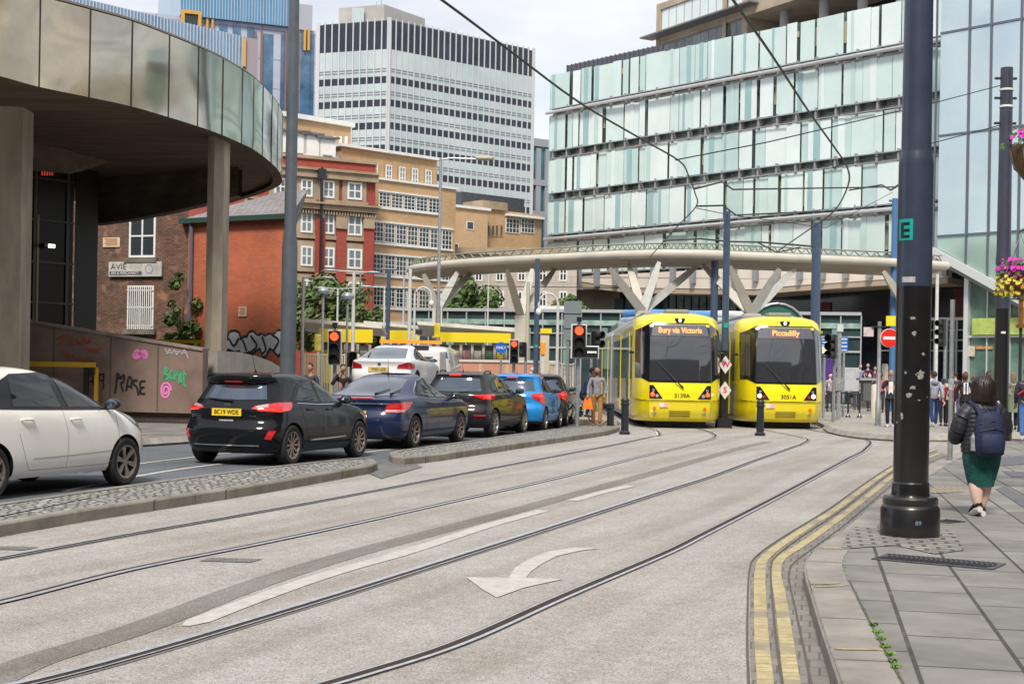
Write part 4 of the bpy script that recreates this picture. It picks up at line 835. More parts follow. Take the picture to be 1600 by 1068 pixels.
b = MB(); b.box(r[0]+0.41, -0.7, r[1], r[2]-0.41, -0.61, r[3]-0.41); b.build('box_window', M_glassdark, b10)
b = MB()
for x_, y0, y1 in ((323, 22, 45), (331, 25, 47), (475, 47, 80), (481, 47, 80)):
    r = F10.rect(x_-1.5, y0, x_+1.5, y1); b.box(r[0], -0.5, r[1], r[2], -0.09, r[3])
b.build('orange_fins', M_ora, b10)
F11 = Fac(60, 150, 400, 158); b11 = thing('blue_ribbed_office', 'low blue ribbed glass block showing just above the curved fascia', 'building', F11.o, F11.ang)
b = MB(); n_ = F11.sz(383, 62)[0]; za = F11.sz(215, 22)[1]; zc = F11.sz(382, 58)[1]; b.prismy([(0, 0), (n_, 0), (n_, zc), (0, za+1.6)], 0, 8); b.build('wall', mat('blue_cladding', (0.17, 0.26, 0.38), 0.3, var=0.3, vscale=0.4), b11)
b = MB()
for i in range(60):
    s_ = n_*i/60; z_ = (za+1.6)+(zc-za-1.6)*i/60; b.box(s_, -0.15, 0, s_+0.10, -0.001, z_)
b.build('ribs', mat('lilac_rib', (0.4, 0.46, 0.56), 0.5), b11)
r = F11.rect(386, 62, 394, 110); b = MB(); b.box(n_+0.01, -0.1, 0, n_+1.4, 6, F11.sz(388, 60)[1]); b.build('end_block', mat('brown_grey_panel', (0.28, 0.24, 0.26), 0.6), b11)
b = MB(); r = F11.rect(379, 60, 383, 105); b.box(r[0], -0.4, r[1], r[2], -0.16, r[3]); b.build('orange_fin', M_ora, b11)
# ================================================================= GLASS-SCREENED OFFICE
FG = Fac(858, 110, 1300, 90, py=300)
gb = thing('glass_screened_office', 'wide office clad in tiers of pale green glass louvre panels above the tram stop', 'building', FG.o, FG.ang)
def gz(py, px=1300): return FG.sz(px, py)[1]
GLn = FG.sz(1474, 200)[0]
M_gp = [mat('green_glass_%s' % n_, c, 0.12, spec=0.6, var=0.10, vscale=0.35, coat=0.2) for n_, c in (('pale', (0.56, 0.68, 0.67)), ('mint', (0.46, 0.60, 0.59)), ('milk', (0.66, 0.75, 0.745)), ('sea', (0.28, 0.44, 0.45)), ('deep', (0.14, 0.23, 0.22)))]
bands = [(24, 87), (103, 167), (184, 247), (263, 326), (343, 403)]
r_ = random.Random(11)
for bi, (ya, yb_) in enumerate(bands):
    z1, z0 = gz(ya), gz(yb_)
    m = MB(); x = 0.0
    m.cur = 0
    while x < GLn-0.3:
        w_ = r_.choice([0.55, 0.8, 1.1, 1.4, 1.4, 1.75, 1.75, 2.1]); w_ = min(w_, GLn-x); k = r_.random(); gap = 0.05 if r_.random() < 0.62 else r_.uniform(0.14, 0.3)
        yy = r_.choice([0, 0, 0.12]); tl = r_.uniform(-0.035, 0.035)
        m.cur = r_.choice([0, 0, 0, 1, 1, 2, 2, 2])
        m.M = Matrix.Translation((x, yy, 0)) @ Matrix.Rotation(tl, 4, 'Z')
        m.box(0, -0.02, z0+r_.uniform(-0.02, 0.02), w_, 0.01, z1+r_.uniform(-0.04, 0.04))
        if w_ > 1.0 and r_.random() < 0.75:
            m.cur = r_.choice([1, 3, 3, 2]); a = r_.uniform(0.1, w_*0.5); m.box(a, -0.055, z0-0.03, a+r_.uniform(0.15, 0.6), -0.03, z1+0.03)
        x += w_+gap
    m.M = None; m.build('glass_screen', M_gp, gb)
    m = MB()
    m.box(0.2, 0.42, z0-0.35, GLn, 0.6, z1+0.1); m.build('inner_glazing', mat('shadowy_interior_glass', (0.035, 0.055, 0.055), 0.12, var=0.6, vscale=0.7, spec=0.6, col2=(0.10, 0.14, 0.13)), gb)
    m = MB(); r2 = random.Random(bi)
    for k in range(70):
        s_ = r2.uniform(0, GLn); m.box(s_, 0.36, z0+r2.uniform(0.2, 2), s_+r2.uniform(0.1, 0.25), 0.415, z0+2.1)
    m.build('blinds', mat('cream_blind', (0.55, 0.52, 0.34), 0.8), gb)['kind'] = 'stuff'
    # service zone under each band
    zn = gz(bands[bi+1][0]) if bi+1 < len(bands) else z0-1.2
    m = MB(); m.box(0.1, 0.45, zn+0.02, GLn, 1.6, z0-0.36) if z0-0.36 > zn+0.05 else None
    if m.v: m.build('floor_slab', mat('pale_slab_edge', (0.50, 0.44, 0.37), 0.8, var=0.4, vscale=0.5, col2=(0.22, 0.19, 0.16)), gb)
    m = MB(); k = 0; s_ = 0.3
    while s_ < GLn: m.box(s_, -0.05, zn-0.05, s_+0.14, 0.9, z0+0.1); s_ += 1.55
    m.box(0, -0.12, z0-0.10, GLn, -0.03, z0-0.04); m.box(0, -0.10, zn+0.02, GLn, -0.03, zn+0.08)
    m.build('bracket_rail', mat('dark_bracket_steel', (0.30, 0.31, 0.32), 0.5, 0.3), gb)
    if bi in (0, 3):
        m = MB(); zc = (z0+zn)/2-0.05; m.tube([(-0.1, -0.35, zc), (GLn, -0.35, zc)], 0.13, 10); m.build('rail_tube', mat('polished_tube', (0.62, 0.62, 0.64), 0.2, 0.6), gb)
zt0 = gz(24)
m = MB(); m.box(0.3, 1.62, 3.6, GLn-0.2, 14, zt0-0.3); m.build('core', mat('grey_core', (0.20, 0.20, 0.20), 0.8, var=0.4, vscale=0.4), gb)
# return of the glass at the far corner
m = MB(); m.cur = 0
for bi, (ya, yb_) in enumerate(bands):
    z1, z0 = gz(ya), gz(yb_); m.prism([(-0.04, 0.0), (-0.25, 0.5), (-0.3, 3), (-0.33, 3), (-0.3, 0.5), (-0.1, -0.02)], z0, z1)
m.build('corner_glass', M_gp[1], gb)
# roof rail
m = MB(); sA, sB = FG.sz(876, 110)[0], FG.sz(1024, 90)[0]
for i in range(22): s_ = sA+(sB-sA)*i/21; m.box(s_, 0.6, zt0-0.4, s_+0.08, 0.68, zt0+0.75)
m.box(sA, 0.69, zt0+0.05, sB, 0.74, zt0+0.72); m.build('roof_screen', mat('dark_louvre', (0.09, 0.09, 0.12), 0.6), gb)
# concrete frame block above
FH = Fac(1025, 118, 1300, 99.5, py=60)
hb = thing('concrete_frame_block', 'exposed concrete frame office rising behind the green glass screens', 'building', FH.o, FH.ang)
def hz(py, px=1150): return FH.sz(px, py)[1]
M_pc = mat('buff_concrete_frame', (0.42, 0.35, 0.27), 0.85, var=0.25, vscale=0.5, bump=0.2)
s1 = FH.sz(1167, 40)[0]; zT = FH.sz(1030, 6)[1]+0.2
zA, zB_, zC, zD = FH.sz(1030, 6)[1], FH.sz(1030, 16)[1], FH.sz(1030, 56)[1], FH.sz(1030, 70)[1]
m = MB(); m.box(0, 0, 15, 0.5, 0.5, zA); m.box(s1-0.6, 0, 15, s1, 0.5, zA); m.box(0.5, 0.05, zB_, s1-0.6, 0.5, zA); m.box(0.5, 0.05, zD, s1-0.6, 0.5, zC)
sm = FH.sz(1133, 40)[0]; m.box(sm-0.3, -0.05, 15, sm+0.1, 0.04, zA-0.02); m.build('frame', M_pc, hb)
for a_, c_ in ((0.5, sm-0.3), (sm+0.1, s1-0.6)):
    nx = max(2, int((c_-a_)/0.95)); window(hb, a_, zC, c_, zB_, nx, 1, mat('grey_frame', (0.27, 0.28, 0.31), 0.6), M_gp[2], y=0.15, bar=0.07, depth=0.2)
    window(hb, a_, 19, c_, zD-0.01, nx, 1, MATS['grey_frame'], M_wglassL, y=0.2, bar=0.07, depth=0.2)
m = MB(); m.box(0.05, 0.42, 15, s1-0.05, 14, zA-0.05); m.build('core', M_pc, hb)
m = MB(); m.box(-0.5, -1.3, zC-0.25, FH.sz(1192, 20)[0], -0.01, zC-0.12); m.build('sunshade', mat('grey_sunshade', (0.16, 0.16, 0.18), 0.5), hb)
sE = FH.sz(1420, 10)[0]; zS = FH.sz(1200, 17)[1]; m = MB(); m.box(s1+0.02, -0.4, zS, sE, 12, zS+1.0); m.build('overhanging_slab', M_pc, hb)
m = MB(); m.box(s1+0.02, 5, 15, sE, 5.4, zS-0.02); m.build('recess_wall', M_glassdark, hb)
m = MB(); m.box(s1+0.5, 0.6, zS+1.01, sE, 11, zS+3.2); m.build('upper_storey_glazing', mat('dusky_glass', (0.10, 0.10, 0.13), 0.15, var=0.4, vscale=0.6), hb)
for x_ in (1209, 1270, 1330, 1390):
    s_, _ = FH.sz(x_, 60); m = MB(); m.lathe([(0.35, 15), (0.35, zS-0.01)], 14, (s_, 1.0, 0)); m.build('round_column', mat('grey_column', (0.33, 0.33, 0.34), 0.7), hb)
# podium of the glass office : pale band with fins, dark recess, ground glazing
FP = Fac(930, 98, 1480, 82, py=450)
pd = thing('office_podium', 'pale stone band with grey fins and dark recessed shopfronts under the green glass office', 'building', FP.o, FP.ang)
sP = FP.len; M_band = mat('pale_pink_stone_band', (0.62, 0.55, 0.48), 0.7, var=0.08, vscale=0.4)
b0 = [(-4.2, FP.sz(880, 430)[1]), (0, FP.sz(940, 443)[1]), (FP.sz(980, 449)[0], FP.sz(980, 449)[1]), (FP.sz(1180, 452)[0], FP.sz(1180, 452)[1]), (FP.sz(1240, 446)[0], FP.sz(1240, 446)[1]), (FP.sz(1370, 437)[0], FP.sz(1370, 437)[1]), (sP, FP.sz(1480, 433)[1])]
ztop = FP.sz(1200, 412)[1]
m = MB(); m.prismy(b0+[(sP, ztop), (-4.2, ztop-0.4)], 0, 0.6); m.build('stone_band', M_band, pd)
s_ = -3.0
while s_ < sP: m = MB(); m.box(s_, -0.35, ztop-1.1, s_+0.3, -0.01, ztop+0.2); m.build('fin', mat('grey_fin', (0.27, 0.28, 0.30), 0.5, 0.3), pd); s_ += 1.55
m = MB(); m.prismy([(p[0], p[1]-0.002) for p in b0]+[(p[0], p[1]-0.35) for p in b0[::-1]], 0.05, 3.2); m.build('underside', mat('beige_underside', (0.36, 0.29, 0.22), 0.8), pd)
m = MB(); m.box(FP.sz(925, 480)[0], 3.3, 0, sP+3, 3.7, ztop-0.02); m.build('recessed_glazing', mat('dark_shopfront_glass', (0.018, 0.022, 0.03), 0.1, spec=0.7, var=0.5, vscale=0.3), pd)
for x0, x1, y0, y1 in ((1236, 1260, 468, 500), (1352, 1400, 462, 497), (1455, 1480, 445, 497)):
    r = FP.rect(x0, y0, x1, y1); m = MB(); m.box(r[0], 3.2, r[1], r[2], 3.29, r[3]); m.build('red_panel', mat('dark_red_panel', (0.10, 0.012, 0.014), 0.5), pd)
m = MB()
for x0 in range(985, 1110, 12): r = FP.rect(x0, 455, x0+9, 484); m.box(r[0], 2.9, r[1], r[2], 2.99, r[3])
m.build('curtain_glazing', mat('blue_grey_glass', (0.17, 0.23, 0.26), 0.15, var=0.4, vscale=2), pd)
m = MB()
for x0 in range(934, 1000, 17): r = FP.rect(x0, 452, x0+12, 540); m.box(r[0], 2.0, 0, r[2], 2.9, r[3]-0.5)
m.build('corner_glazing', mat('teal_corner_glass', (0.05, 0.10, 0.115), 0.1, var=0.5, vscale=1.0), pd)
m = MB(); r = FP.rect(1357, 493, 1500, 497.5); m.box(r[0], 2.6, r[1], r[2]+2, 2.9, r[3]); m.build('white_transom', M_white, pd)
m = MB(); r = FP.rect(972, 455, 986, 600); m.box(r[0], 1.5, 0, r[2], 1.99, r[3]); m.build('white_pier', M_band, pd)
m = MB()
for y_ in (512, 528, 545): r = FP.rect(1345, y_, 1500, y_+2); m.box(r[0], 2.7, r[1], r[2]+2, 2.8, r[3])
for x_ in (1372, 1400, 1430, 1450, 1465, 1480): r = FP.rect(x_, 497, x_+1.6, 590); m.box(r[0], 2.65, 0, r[2], 2.69, r[3])
m.build('glazing_bars', mat('pale_aluminium', (0.45, 0.47, 0.48), 0.4, 0.4), pd)
# ---- bus station : long low glass box
FS = Fac(640, 84, 1345, 80, py=540)
bs = thing('bus_station', 'long low glass walled bus station with green lit transoms behind the tram stop', 'building', FS.o, FS.ang)
zS0 = FS.sz(1000, 489)[1]
m = MB(); m.box(0, 0.1, 0.1, FS.len, 6, zS0); m.build('glass_wall', mat('bus_station_glass', (0.012, 0.022, 0.026), 0.12, spec=0.4, var=0.7, vscale=0.45, col2=(0.05, 0.08, 0.08)), bs)
m = MB(); m.box(-0.1, -0.1, zS0, FS.len, 6.2, zS0+0.18); m.build('roof_edge', mat('pale_aluminium', (0.30, 0.32, 0.33), 0.4, 0.4), bs)
m = MB(); m.box(0, -0.02, FS.sz(1000, 507)[1]-0.08, FS.len, 0.08, FS.sz(1000, 507)[1]+0.22); m.build('lit_transom', mat('lit_green_transom', (0.26, 0.38, 0.33), 0.5, var=0.6, vscale=1.5), bs)
m = MB()
for i in range(24): s_ = FS.len*i/23; m.box(s_-0.035, -0.04, 0, s_+0.035, 0.09, zS0)
m.box(0, -0.03, FS.sz(1000, 523)[1], FS.len, 0.085, FS.sz(1000, 521)[1]); m.box(0, -0.03, FS.sz(1000, 546)[1], FS.len, 0.085, FS.sz(1000, 543)[1])
m.build('mullions', MATS['pale_aluminium'], bs)
for x_ in range(700, 1340, 60): r = FS.rect(x_, 512, x_+8, 575); m = MB(); m.box(r[0], 0.02, r[1], r[2], 0.095, r[3]); m.build('column', mat('pale_green_column', (0.16, 0.25, 0.23), 0.4), bs)
m = MB()
for x_ in (655, 745, 905): r = FS.rect(x_, 483, x_+16, 488); s_ = (r[0]+r[2])/2; m.ball((s_, 2, r[1]), (0.55, 0.5, 0.22), 12, 6)
m.build('roof_domes', M_white, bs)
r = FS.rect(832, 477, 897, 487); m = MB(); m.box(r[0], 0.5, zS0+0.19, r[2], 3, r[3]); m.build('ribbed_fascia', mat('ribbed_white', (0.6, 0.6, 0.6), 0.6, var=0.25, vscale=8, stretch=(6, 1, 0.1)), bs)
# ---- right-hand glass building
FQ = Fac(1466, 80, 1600, 76.2, py=300); FQext = 10
rg = thing('sloped_glass_building', 'tall pale glass building with slanting white base edge at the right', 'building', FQ.o, FQ.ang)
M_mir = mat('mirror_pale_glass', (0.58, 0.68, 0.72), 0.03, 0.8, var=0.10, vscale=0.12, bump=0.25, bscale=0.16, bdist=0.8, bdetail=0.3)
M_mint = mat('mint_glass', (0.36, 0.50, 0.45), 0.08, 0.25, var=0.15, vscale=0.2, spec=0.8)
sQ = FQ.len+FQext; zQ = FQ.sz(1530, -60)[1]; zm = FQ.sz(1500, 205)[1]; e0 = FQ.sz(1453, 388); e1 = FQ.sz(1600, 470); zlow = FQ.sz(1500, 366)[1]
slope = (e1[1]-e0[1])/(e1[0]-e0[0]); sc_ = (4.0-e0[1])/slope+e0[0]
kp = min(sc_, sQ)
m = MB(); m.prismy([(0, e0[1]), (kp, e0[1]+slope*kp), (sQ, e0[1]+slope*kp), (sQ, zlow), (0, zlow)], 0, 12); m.build('lower_glass', M_mint, rg)
m = MB(); m.box(0, 0, zlow, sQ, 12, zQ); m.build('upper_glass', M_mir, rg)
m = MB()
for x_ in (1468, 1519, 1553, 1600, 1645, 1690): s_, _ = FQ.sz(x_-6, 200); m.box(s_-0.05, -0.08, e0[1]+slope*min(max(s_, 0), kp), s_+0.05, -0.001, zQ)
for x_, y_ in ((1530, 42), (1530, 205), (1530, 365), (1530, -20)):
    z_ = FQ.sz(x_, y_)[1]; m.box(0, -0.075, z_-0.06, sQ, -0.002, z_+0.06)
m.build('mullions', mat('slate_mullion', (0.12, 0.14, 0.17), 0.4, 0.3), rg)
m = MB(); m.prismy([(-0.15, e0[1]-0.45), (kp, e0[1]-0.5+slope*kp), (kp, e0[1]+0.02+slope*kp), (-0.15, e0[1]+0.05)], -0.3, 0.001); m.build('sloping_edge', mat('silver_edge', (0.62, 0.64, 0.65), 0.35, 0.3), rg)
m = MB(); m.prismy([(-0.1, e0[1]-0.46), (kp, e0[1]-0.51+slope*kp), (kp, e0[1]-0.75+slope*kp), (-0.1, e0[1]-0.75)], 0.0, 10); m.build('soffit', mat('grey_green_soffit', (0.22, 0.24, 0.23), 0.7), rg)
s5, _ = FQ.sz(1500, 600); zz = FQ.sz(1500, 525)[1]; zh = FQ.sz(1500, 430)[1]
m = MB(); m.box(s5, 0.8, 0, sQ, 1.0, zh+0.6); m.build('entrance_glass', mat('clear_green_glass', (0.16, 0.26, 0.22), 0.05, 0.2, var=0.45, vscale=0.5, spec=0.8), rg)
m = MB(); m.box(s5-0.15, 0.5, 0, s5+0.12, 0.79, zh+0.9)
for x_ in (1530, 1566, 1600, 1640): s_, _ = FQ.sz(x_, 600); m.box(s_-0.03, 0.7, 0, s_+0.03, 0.79, zh+0.5)
m.box(s5+0.13, 0.6, zz-0.07, sQ, 0.69, zz+0.07); m.build('entrance_frame', mat('silver_edge', (0.62, 0.64, 0.65), 0.35, 0.3), rg)
m = MB(); m.box(s5+0.4, 0.45, zz+0.09, sQ, 0.59, zz+1.0); m.build('green_band', mat('lime_band', (0.40, 0.50, 0.12), 0.4, var=0.2), rg)
r = FQ.rect(1504, 540, 1513, 556); m = MB(); m.box(r[0], 0.66, r[1], r[2], 0.7, r[3]); m.build('wall_poster', mat('cream_poster', (0.6, 0.5, 0.4), 0.6, var=0.5, vscale=9), rg)
r = FQ.rect(1514, 540, 1540, 546); m = MB(); m.box(r[0], 0.72, r[1]+0.05, r[2], 0.75, r[3]); m.build('orange_lettering', mat('orange_band', (0.6, 0.25, 0.08), 0.6, var=0.5, vscale=12), rg)

# ================================================================= TRAM STOP CANOPY
rimpx = [(640, 421), (652, 418), (700, 412.5), (780, 407), (870, 402.5), (950, 398.5), (1000, 397), (1050, 396), (1110, 397), (1160, 399.5), (1220, 402), (1300, 405.5), (1400, 410), (1480, 415)]
ZR = 6.6
rim = [G(x, y, ZR) for x, y in rimpx]; rim = spline(rim, 4)
cn = thing('tram_stop_canopy', 'long curved cream canopy with tubular edge on branching columns over the trams', 'canopy', (6, 60, 0))
ci = Matrix.Translation((-6, -60, 0))
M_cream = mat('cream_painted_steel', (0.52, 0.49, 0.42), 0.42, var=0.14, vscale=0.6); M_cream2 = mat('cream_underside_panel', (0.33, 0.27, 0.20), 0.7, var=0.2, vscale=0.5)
m = MB(); m.M = ci; m.tube(rim, 0.18, 12); m.build('edge_tube', M_cream, cn, smooth=True)
nn_ = []
for i, p in enumerate(rim): nn_.append(Vector((p.x*0+((7.5-p.x)*0.12), 6.5, 0)).normalized())
rows = [(0.05, -0.17), (1.6, -0.30), (3.0, -0.34), (4.2, -0.2), (5.0, -0.02), (4.2, 0.12), (2.5, 0.18), (0.05, 0.17)]
m = MB(); m.M = ci; n = len(rim); vs = []
for o_, z_ in rows: vs += [(p.x+nn_[i].x*o_, p.y+nn_[i].y*o_, ZR+z_) for i, p in enumerate(rim)]
fs = [(r*n+i, r*n+i+1, (r+1)*n+i+1, (r+1)*n+i) for r in range(len(rows)-1) for i in range(n-1)]
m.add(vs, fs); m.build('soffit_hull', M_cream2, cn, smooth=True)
m = MB(); m.M = ci       # roof light truss along the top
top1 = [p+nn_[i]*0.5+Vector((0, 0, 0.24)) for i, p in enumerate(rim)]; top2 = [p+Vector((0, 0, 0.24)) for p in top1]
m.tube(top2, 0.035, 5); m.tube(top1, 0.03, 5)
fn = spline(top1, 3)
for i in range(0, len(fn)-2, 2): m.tube([fn[i], fn[i+1]+Vector((0, 0, 0.24)), fn[i+2]], 0.035, 4)
m.build('roof_truss', mat('sage_truss', (0.22, 0.24, 0.19), 0.6), cn)
M_arm_shade = mat('canopy_arm_shaded', (0.40, 0.40, 0.37), 0.45, var=0.15)  # greyer cream: shade painted into the arms right of each column
def branch(colpx, Y, ybase, arms, w_=0.5, yj=None):
    c = COL(colpx, Y); zj = AT(colpx, yj, Y).z
    m = MB(); m.M = ci @ Matrix.Translation((c.x, Y, 0)); h = w_/2
    m.prism([(-h, -h), (h, -h), (h, h), (-h, h)], 0, zj-0.5); m.prism([(-h*1.05, -h*1.05), (h*1.05, -h*1.05), (h*1.05, h*1.05), (-h*1.05, h*1.05)], zj-0.499, zj-0.42)
    o = m.build('column', M_cream, cn)
    for (ax, ay, dY) in arms:
        e = AT(ax, ay, Y+dY); s_ = Vector((c.x, Y, zj-0.42)); k = MB(); k.M = ci
        d = e-s_; q = Vector((-d.z, 0, d.x)).normalized(); up = Vector((0, 1, 0))
        vs = []
        for P, ww, th in ((s_, 0.20, 0.20), (s_+d*0.35, 0.20, 0.15), (s_+d*0.75, 0.17, 0.12), (e, 0.09, 0.08)):
            for a_, b_ in ((-1, -1), (1, -1), (1, 1), (-1, 1)): vs.append(P+q*ww*a_*0.85+up*th*b_)
        k.add(vs, [(r*4+i, r*4+(i+1) % 4, (r+1)*4+(i+1) % 4, (r+1)*4+i) for r in range(3) for i in range(4)]+[(0, 3, 2, 1), (12, 13, 14, 15)])
        k.build('branch_arm', M_cream if ax < colpx else M_arm_shade, cn)
branch(681, 65, 540, [(662, 428, -1), (716, 423, 2), (738, 424, 4)], 0.45, 468)
branch(811, 62, 540, [(792, 421, -2), (832, 420, 1), (868, 419, 3)], 0.5, 478)
branch(1001, 58, 540, [(952, 419, -2), (982, 412, 3), (1030, 409, 1), (1092, 413, 4)], 0.58, 470)
branch(1171, 58, 540, [(1098, 414, 3), (1140, 416, -1.5), (1218, 420, -1), (1243, 419, 3)], 0.62, 474)
branch(1420, 62, 540, [(1380, 424, -1), (1452, 424, 1)], 0.5, 474)

# ================================================================= TRAM STOP SHELTERS
M_yell2 = mat('shelter_yellow', (0.80, 0.62, 0.02), 0.4); M_shroof = mat('shelter_roof_white', (0.68, 0.66, 0.60), 0.5, var=0.1)
def shelter(F, x0, x1, yt, yb_, ybase, lab, panes, kinked=True):
    t = thing('tram_shelter', lab, 'shelter', F.o, F.ang, 'yellow and white tram stop shelters'); r = F.rect(x0, yt, x1, yb_)
    m = MB(); m.add([(r[0], -1.2, r[3]+0.1), (r[2], -1.2, r[3]-0.12), (r[2], 1.6, r[3]-0.45), (r[0], 1.6, r[3]-0.3), (r[0], -1.2, r[3]-0.05), (r[2], -1.2, r[3]-0.30), (r[2], 1.6, r[3]-0.6), (r[0], 1.6, r[3]-0.45)], [(0, 1, 2, 3), (4, 7, 6, 5), (0, 4, 5, 1), (1, 5, 6, 2), (2, 6, 7, 3), (3, 7, 4, 0)]); m.build('roof', M_shroof, t)
    m = MB(); m.box(r[0]+0.9, -1.30, r[1]-0.10, r[2]-0.4, -1.21, r[3]-0.36); m.build('yellow_fascia', M_yell2, t)
    L_ = r[2]-r[0]; k = panes
    m = MB()
    for i in range(k+1): s_ = r[0]+0.9+(L_-1.5)*i/k; m.box(s_-0.06, -0.5, 0.15, s_+0.06, -0.38, r[1]-0.16)
    m.build('posts', M_shroof, t)
    m = MB(); m.box(r[0]+0.9, -0.36, 0.5, r[2]-0.6, -0.33, r[1]-0.2); m.build('back_glass', mat('shelter_glass', (0.16, 0.19, 0.18), 0.1, var=0.6, vscale=1.2, col2=(0.06, 0.07, 0.07)), t)
    rr = random.Random(int(x0)); cols = [M_yell2, mat('poster_white', (0.62, 0.60, 0.58), 0.5, var=0.2, vscale=5), mat('poster_pink', (0.55, 0.25, 0.30), 0.5, var=0.6, vscale=4), MATS['poster_white'], mat('poster_green', (0.12, 0.22, 0.14), 0.5, var=0.4, vscale=4)]
    for i in range(k):
        a = r[0]+0.9+(L_-1.5)*(i+0.18)/k; c = r[0]+0.9+(L_-1.5)*(i+0.8)/k; m = MB(); m.box(a, -0.44, 0.9, c, -0.37, r[1]-0.45); m.build('poster_panel', cols[i % 5], t)
    return t
FT = Fac(650, 63, 860, 63, py=560)
shelter(FT, 655, 812, 508, 532, 590, 'yellow fronted shelter with row of poster panels right of the white saloon', 6)
FT2 = Fac(470, 66, 690, 66, py=560)
shelter(FT2, 474, 600, 503, 532, 590, 'white roofed tram shelter behind the left traffic light under the tree', 4)
shelter(Fac(560, 74, 720, 74, py=560), 572, 668, 506, 530, 590, 'farther white and yellow shelter between the saloon and the tall lamp', 4)
# light boxes, machines and small stop furniture
def boxthing(name, lab, cat, px, Y, y0, y1, wpx, m, dep=0.3, grp=None, extra=None):
    c = COL(px, Y); za, zb_ = AT(px, y0, Y).z, AT(px, y1, Y).z; w_ = wpx*Y/FOC; t = thing(name, lab, cat, c, 0, grp)
    b = MB(); b.box(-w_/2, -dep/2, max(0, zb_), w_/2, dep/2, za); b.build('casing', m, t, bevel=0.02)
    if extra: extra(t, w_, zb_, za, dep)
    return t
def post_under(t, w_, zb_, za, dep): b = MB(); b.box(-0.05, -0.05, 0, 0.05, 0.05, zb_-0.002); b.build('post', M_offwhite, t)
def lid(t, w_, zb_, za, dep): b = MB(); b.box(-w_*0.5, -dep*0.6, za+0.001, w_*0.75, dep*0.6, za+0.18); b.build('hood', M_yell2, t)
boxthing('ticket_machine', 'cream ticket machine with yellow hood behind the blue hatchback', 'ticket machine', 849, 52, 521, 600, 14, mat('cream_casing', (0.58, 0.52, 0.40), 0.5), 0.6, extra=lid)
boxthing('card_reader_post', 'orange topped smart card post in front of the ticket machine', 'card reader', 846.5, 49, 534, 554, 8, mat('orange_plastic', (0.85, 0.32, 0.03), 0.45), 0.2, extra=post_under)
boxthing('help_point', 'yellow panel hanging on the tall lamp column above the orange light bar', 'sign', 681, 59, 505, 527, 9, M_yell2, 0.2)
boxthing('departure_board', 'small dark departure board with amber text left of the yellow panel', 'sign', 652, 61, 514, 522, 11, M_dark, 0.2, extra=post_under)
boxthing('stop_sign_panel', 'pale yellow stop sign panel standing left of the big red traffic light', 'sign', 496, 60, 522, 548, 12, mat('pale_yellow_panel', (0.72, 0.64, 0.12), 0.5, var=0.3, vscale=5), 0.15, extra=post_under)
# pale railings along the platform
M_rail = mat('cream_railing', (0.58, 0.56, 0.50), 0.5)
def railing(F, x0, x1, ytop, zbot, n_, lab, m=M_rail, name='railing', slab=None):
    s0, z1 = F.sz(x0, ytop); s1, _ = F.sz(x1, ytop); t = thing(name, lab, 'railing', F.o, F.ang)
    b = MB(); b.box(s0, -0.03, z1-0.05, s1, 0.03, z1); b.box(s0, -0.025, zbot+0.1, s1, 0.025, zbot+0.14); b.build('rails', m, t)
    b = MB()
    for i in range(n_+1): s_ = s0+(s1-s0)*i/n_; b.box(s_-0.012, -0.012, zbot+0.14, s_+0.012, 0.012, z1-0.05)
    b.build('bars', m, t)
    b = MB(); k = 4
    for i in range(k+1): s_ = s0+(s1-s0)*i/k; b.box(s_-0.035, -0.04, 0, s_+0.035, 0.04, z1+0.02)
    b.build('posts', m, t); return t
FRa = Fac(470, 52, 660, 54, py=560); railing(FRa, 475, 560, 552, 0.3, 34, 'cream railing behind the black hatchback roof and the phoning man', mat('yellow_cream_railing', (0.70, 0.64, 0.38), 0.5))
FRb = Fac(855, 50, 935, 52, py=590); railing(FRb, 857, 897, 567, 0.3, 16, 'pale railing between the blue hatchback and the left tram')
m = MB(); fw = Fac(690, 60, 870, 58, py=560); tw_ = thing('platform_wall', 'low pink brick platform wall with people sitting in front', 'wall', fw.o, fw.ang)
m.box(0, 0, 0, fw.len, 0.3, fw.sz(780, 566)[1]); m.build('panel', brick_mat('salmon_block', (0.55, 0.26, 0.18), (0.58, 0.40, 0.26), (0.5, 0.4, 0.3), 1.2, 2.5, 0.08, vertical=True, noise=0.15), tw_)
m = MB(); m.box(0, -0.05, fw.sz(780, 566)[1]+0.001, fw.len, 0.35, fw.sz(780, 562)[1]); m.build('coping', M_rail, tw_)
fw2 = Fac(862, 46.5, 905, 47.5, py=620); t = thing('platform_edge_wall', 'low sandy platform edge wall behind the cyclist', 'wall', fw2.o, fw2.ang); m = MB(); m.box(0, 0, 0, fw2.len, 0.3, fw2.sz(880, 612)[1]); m.build('panel', mat('sandy_wall', (0.52, 0.40, 0.26), 0.8, var=0.15), t)
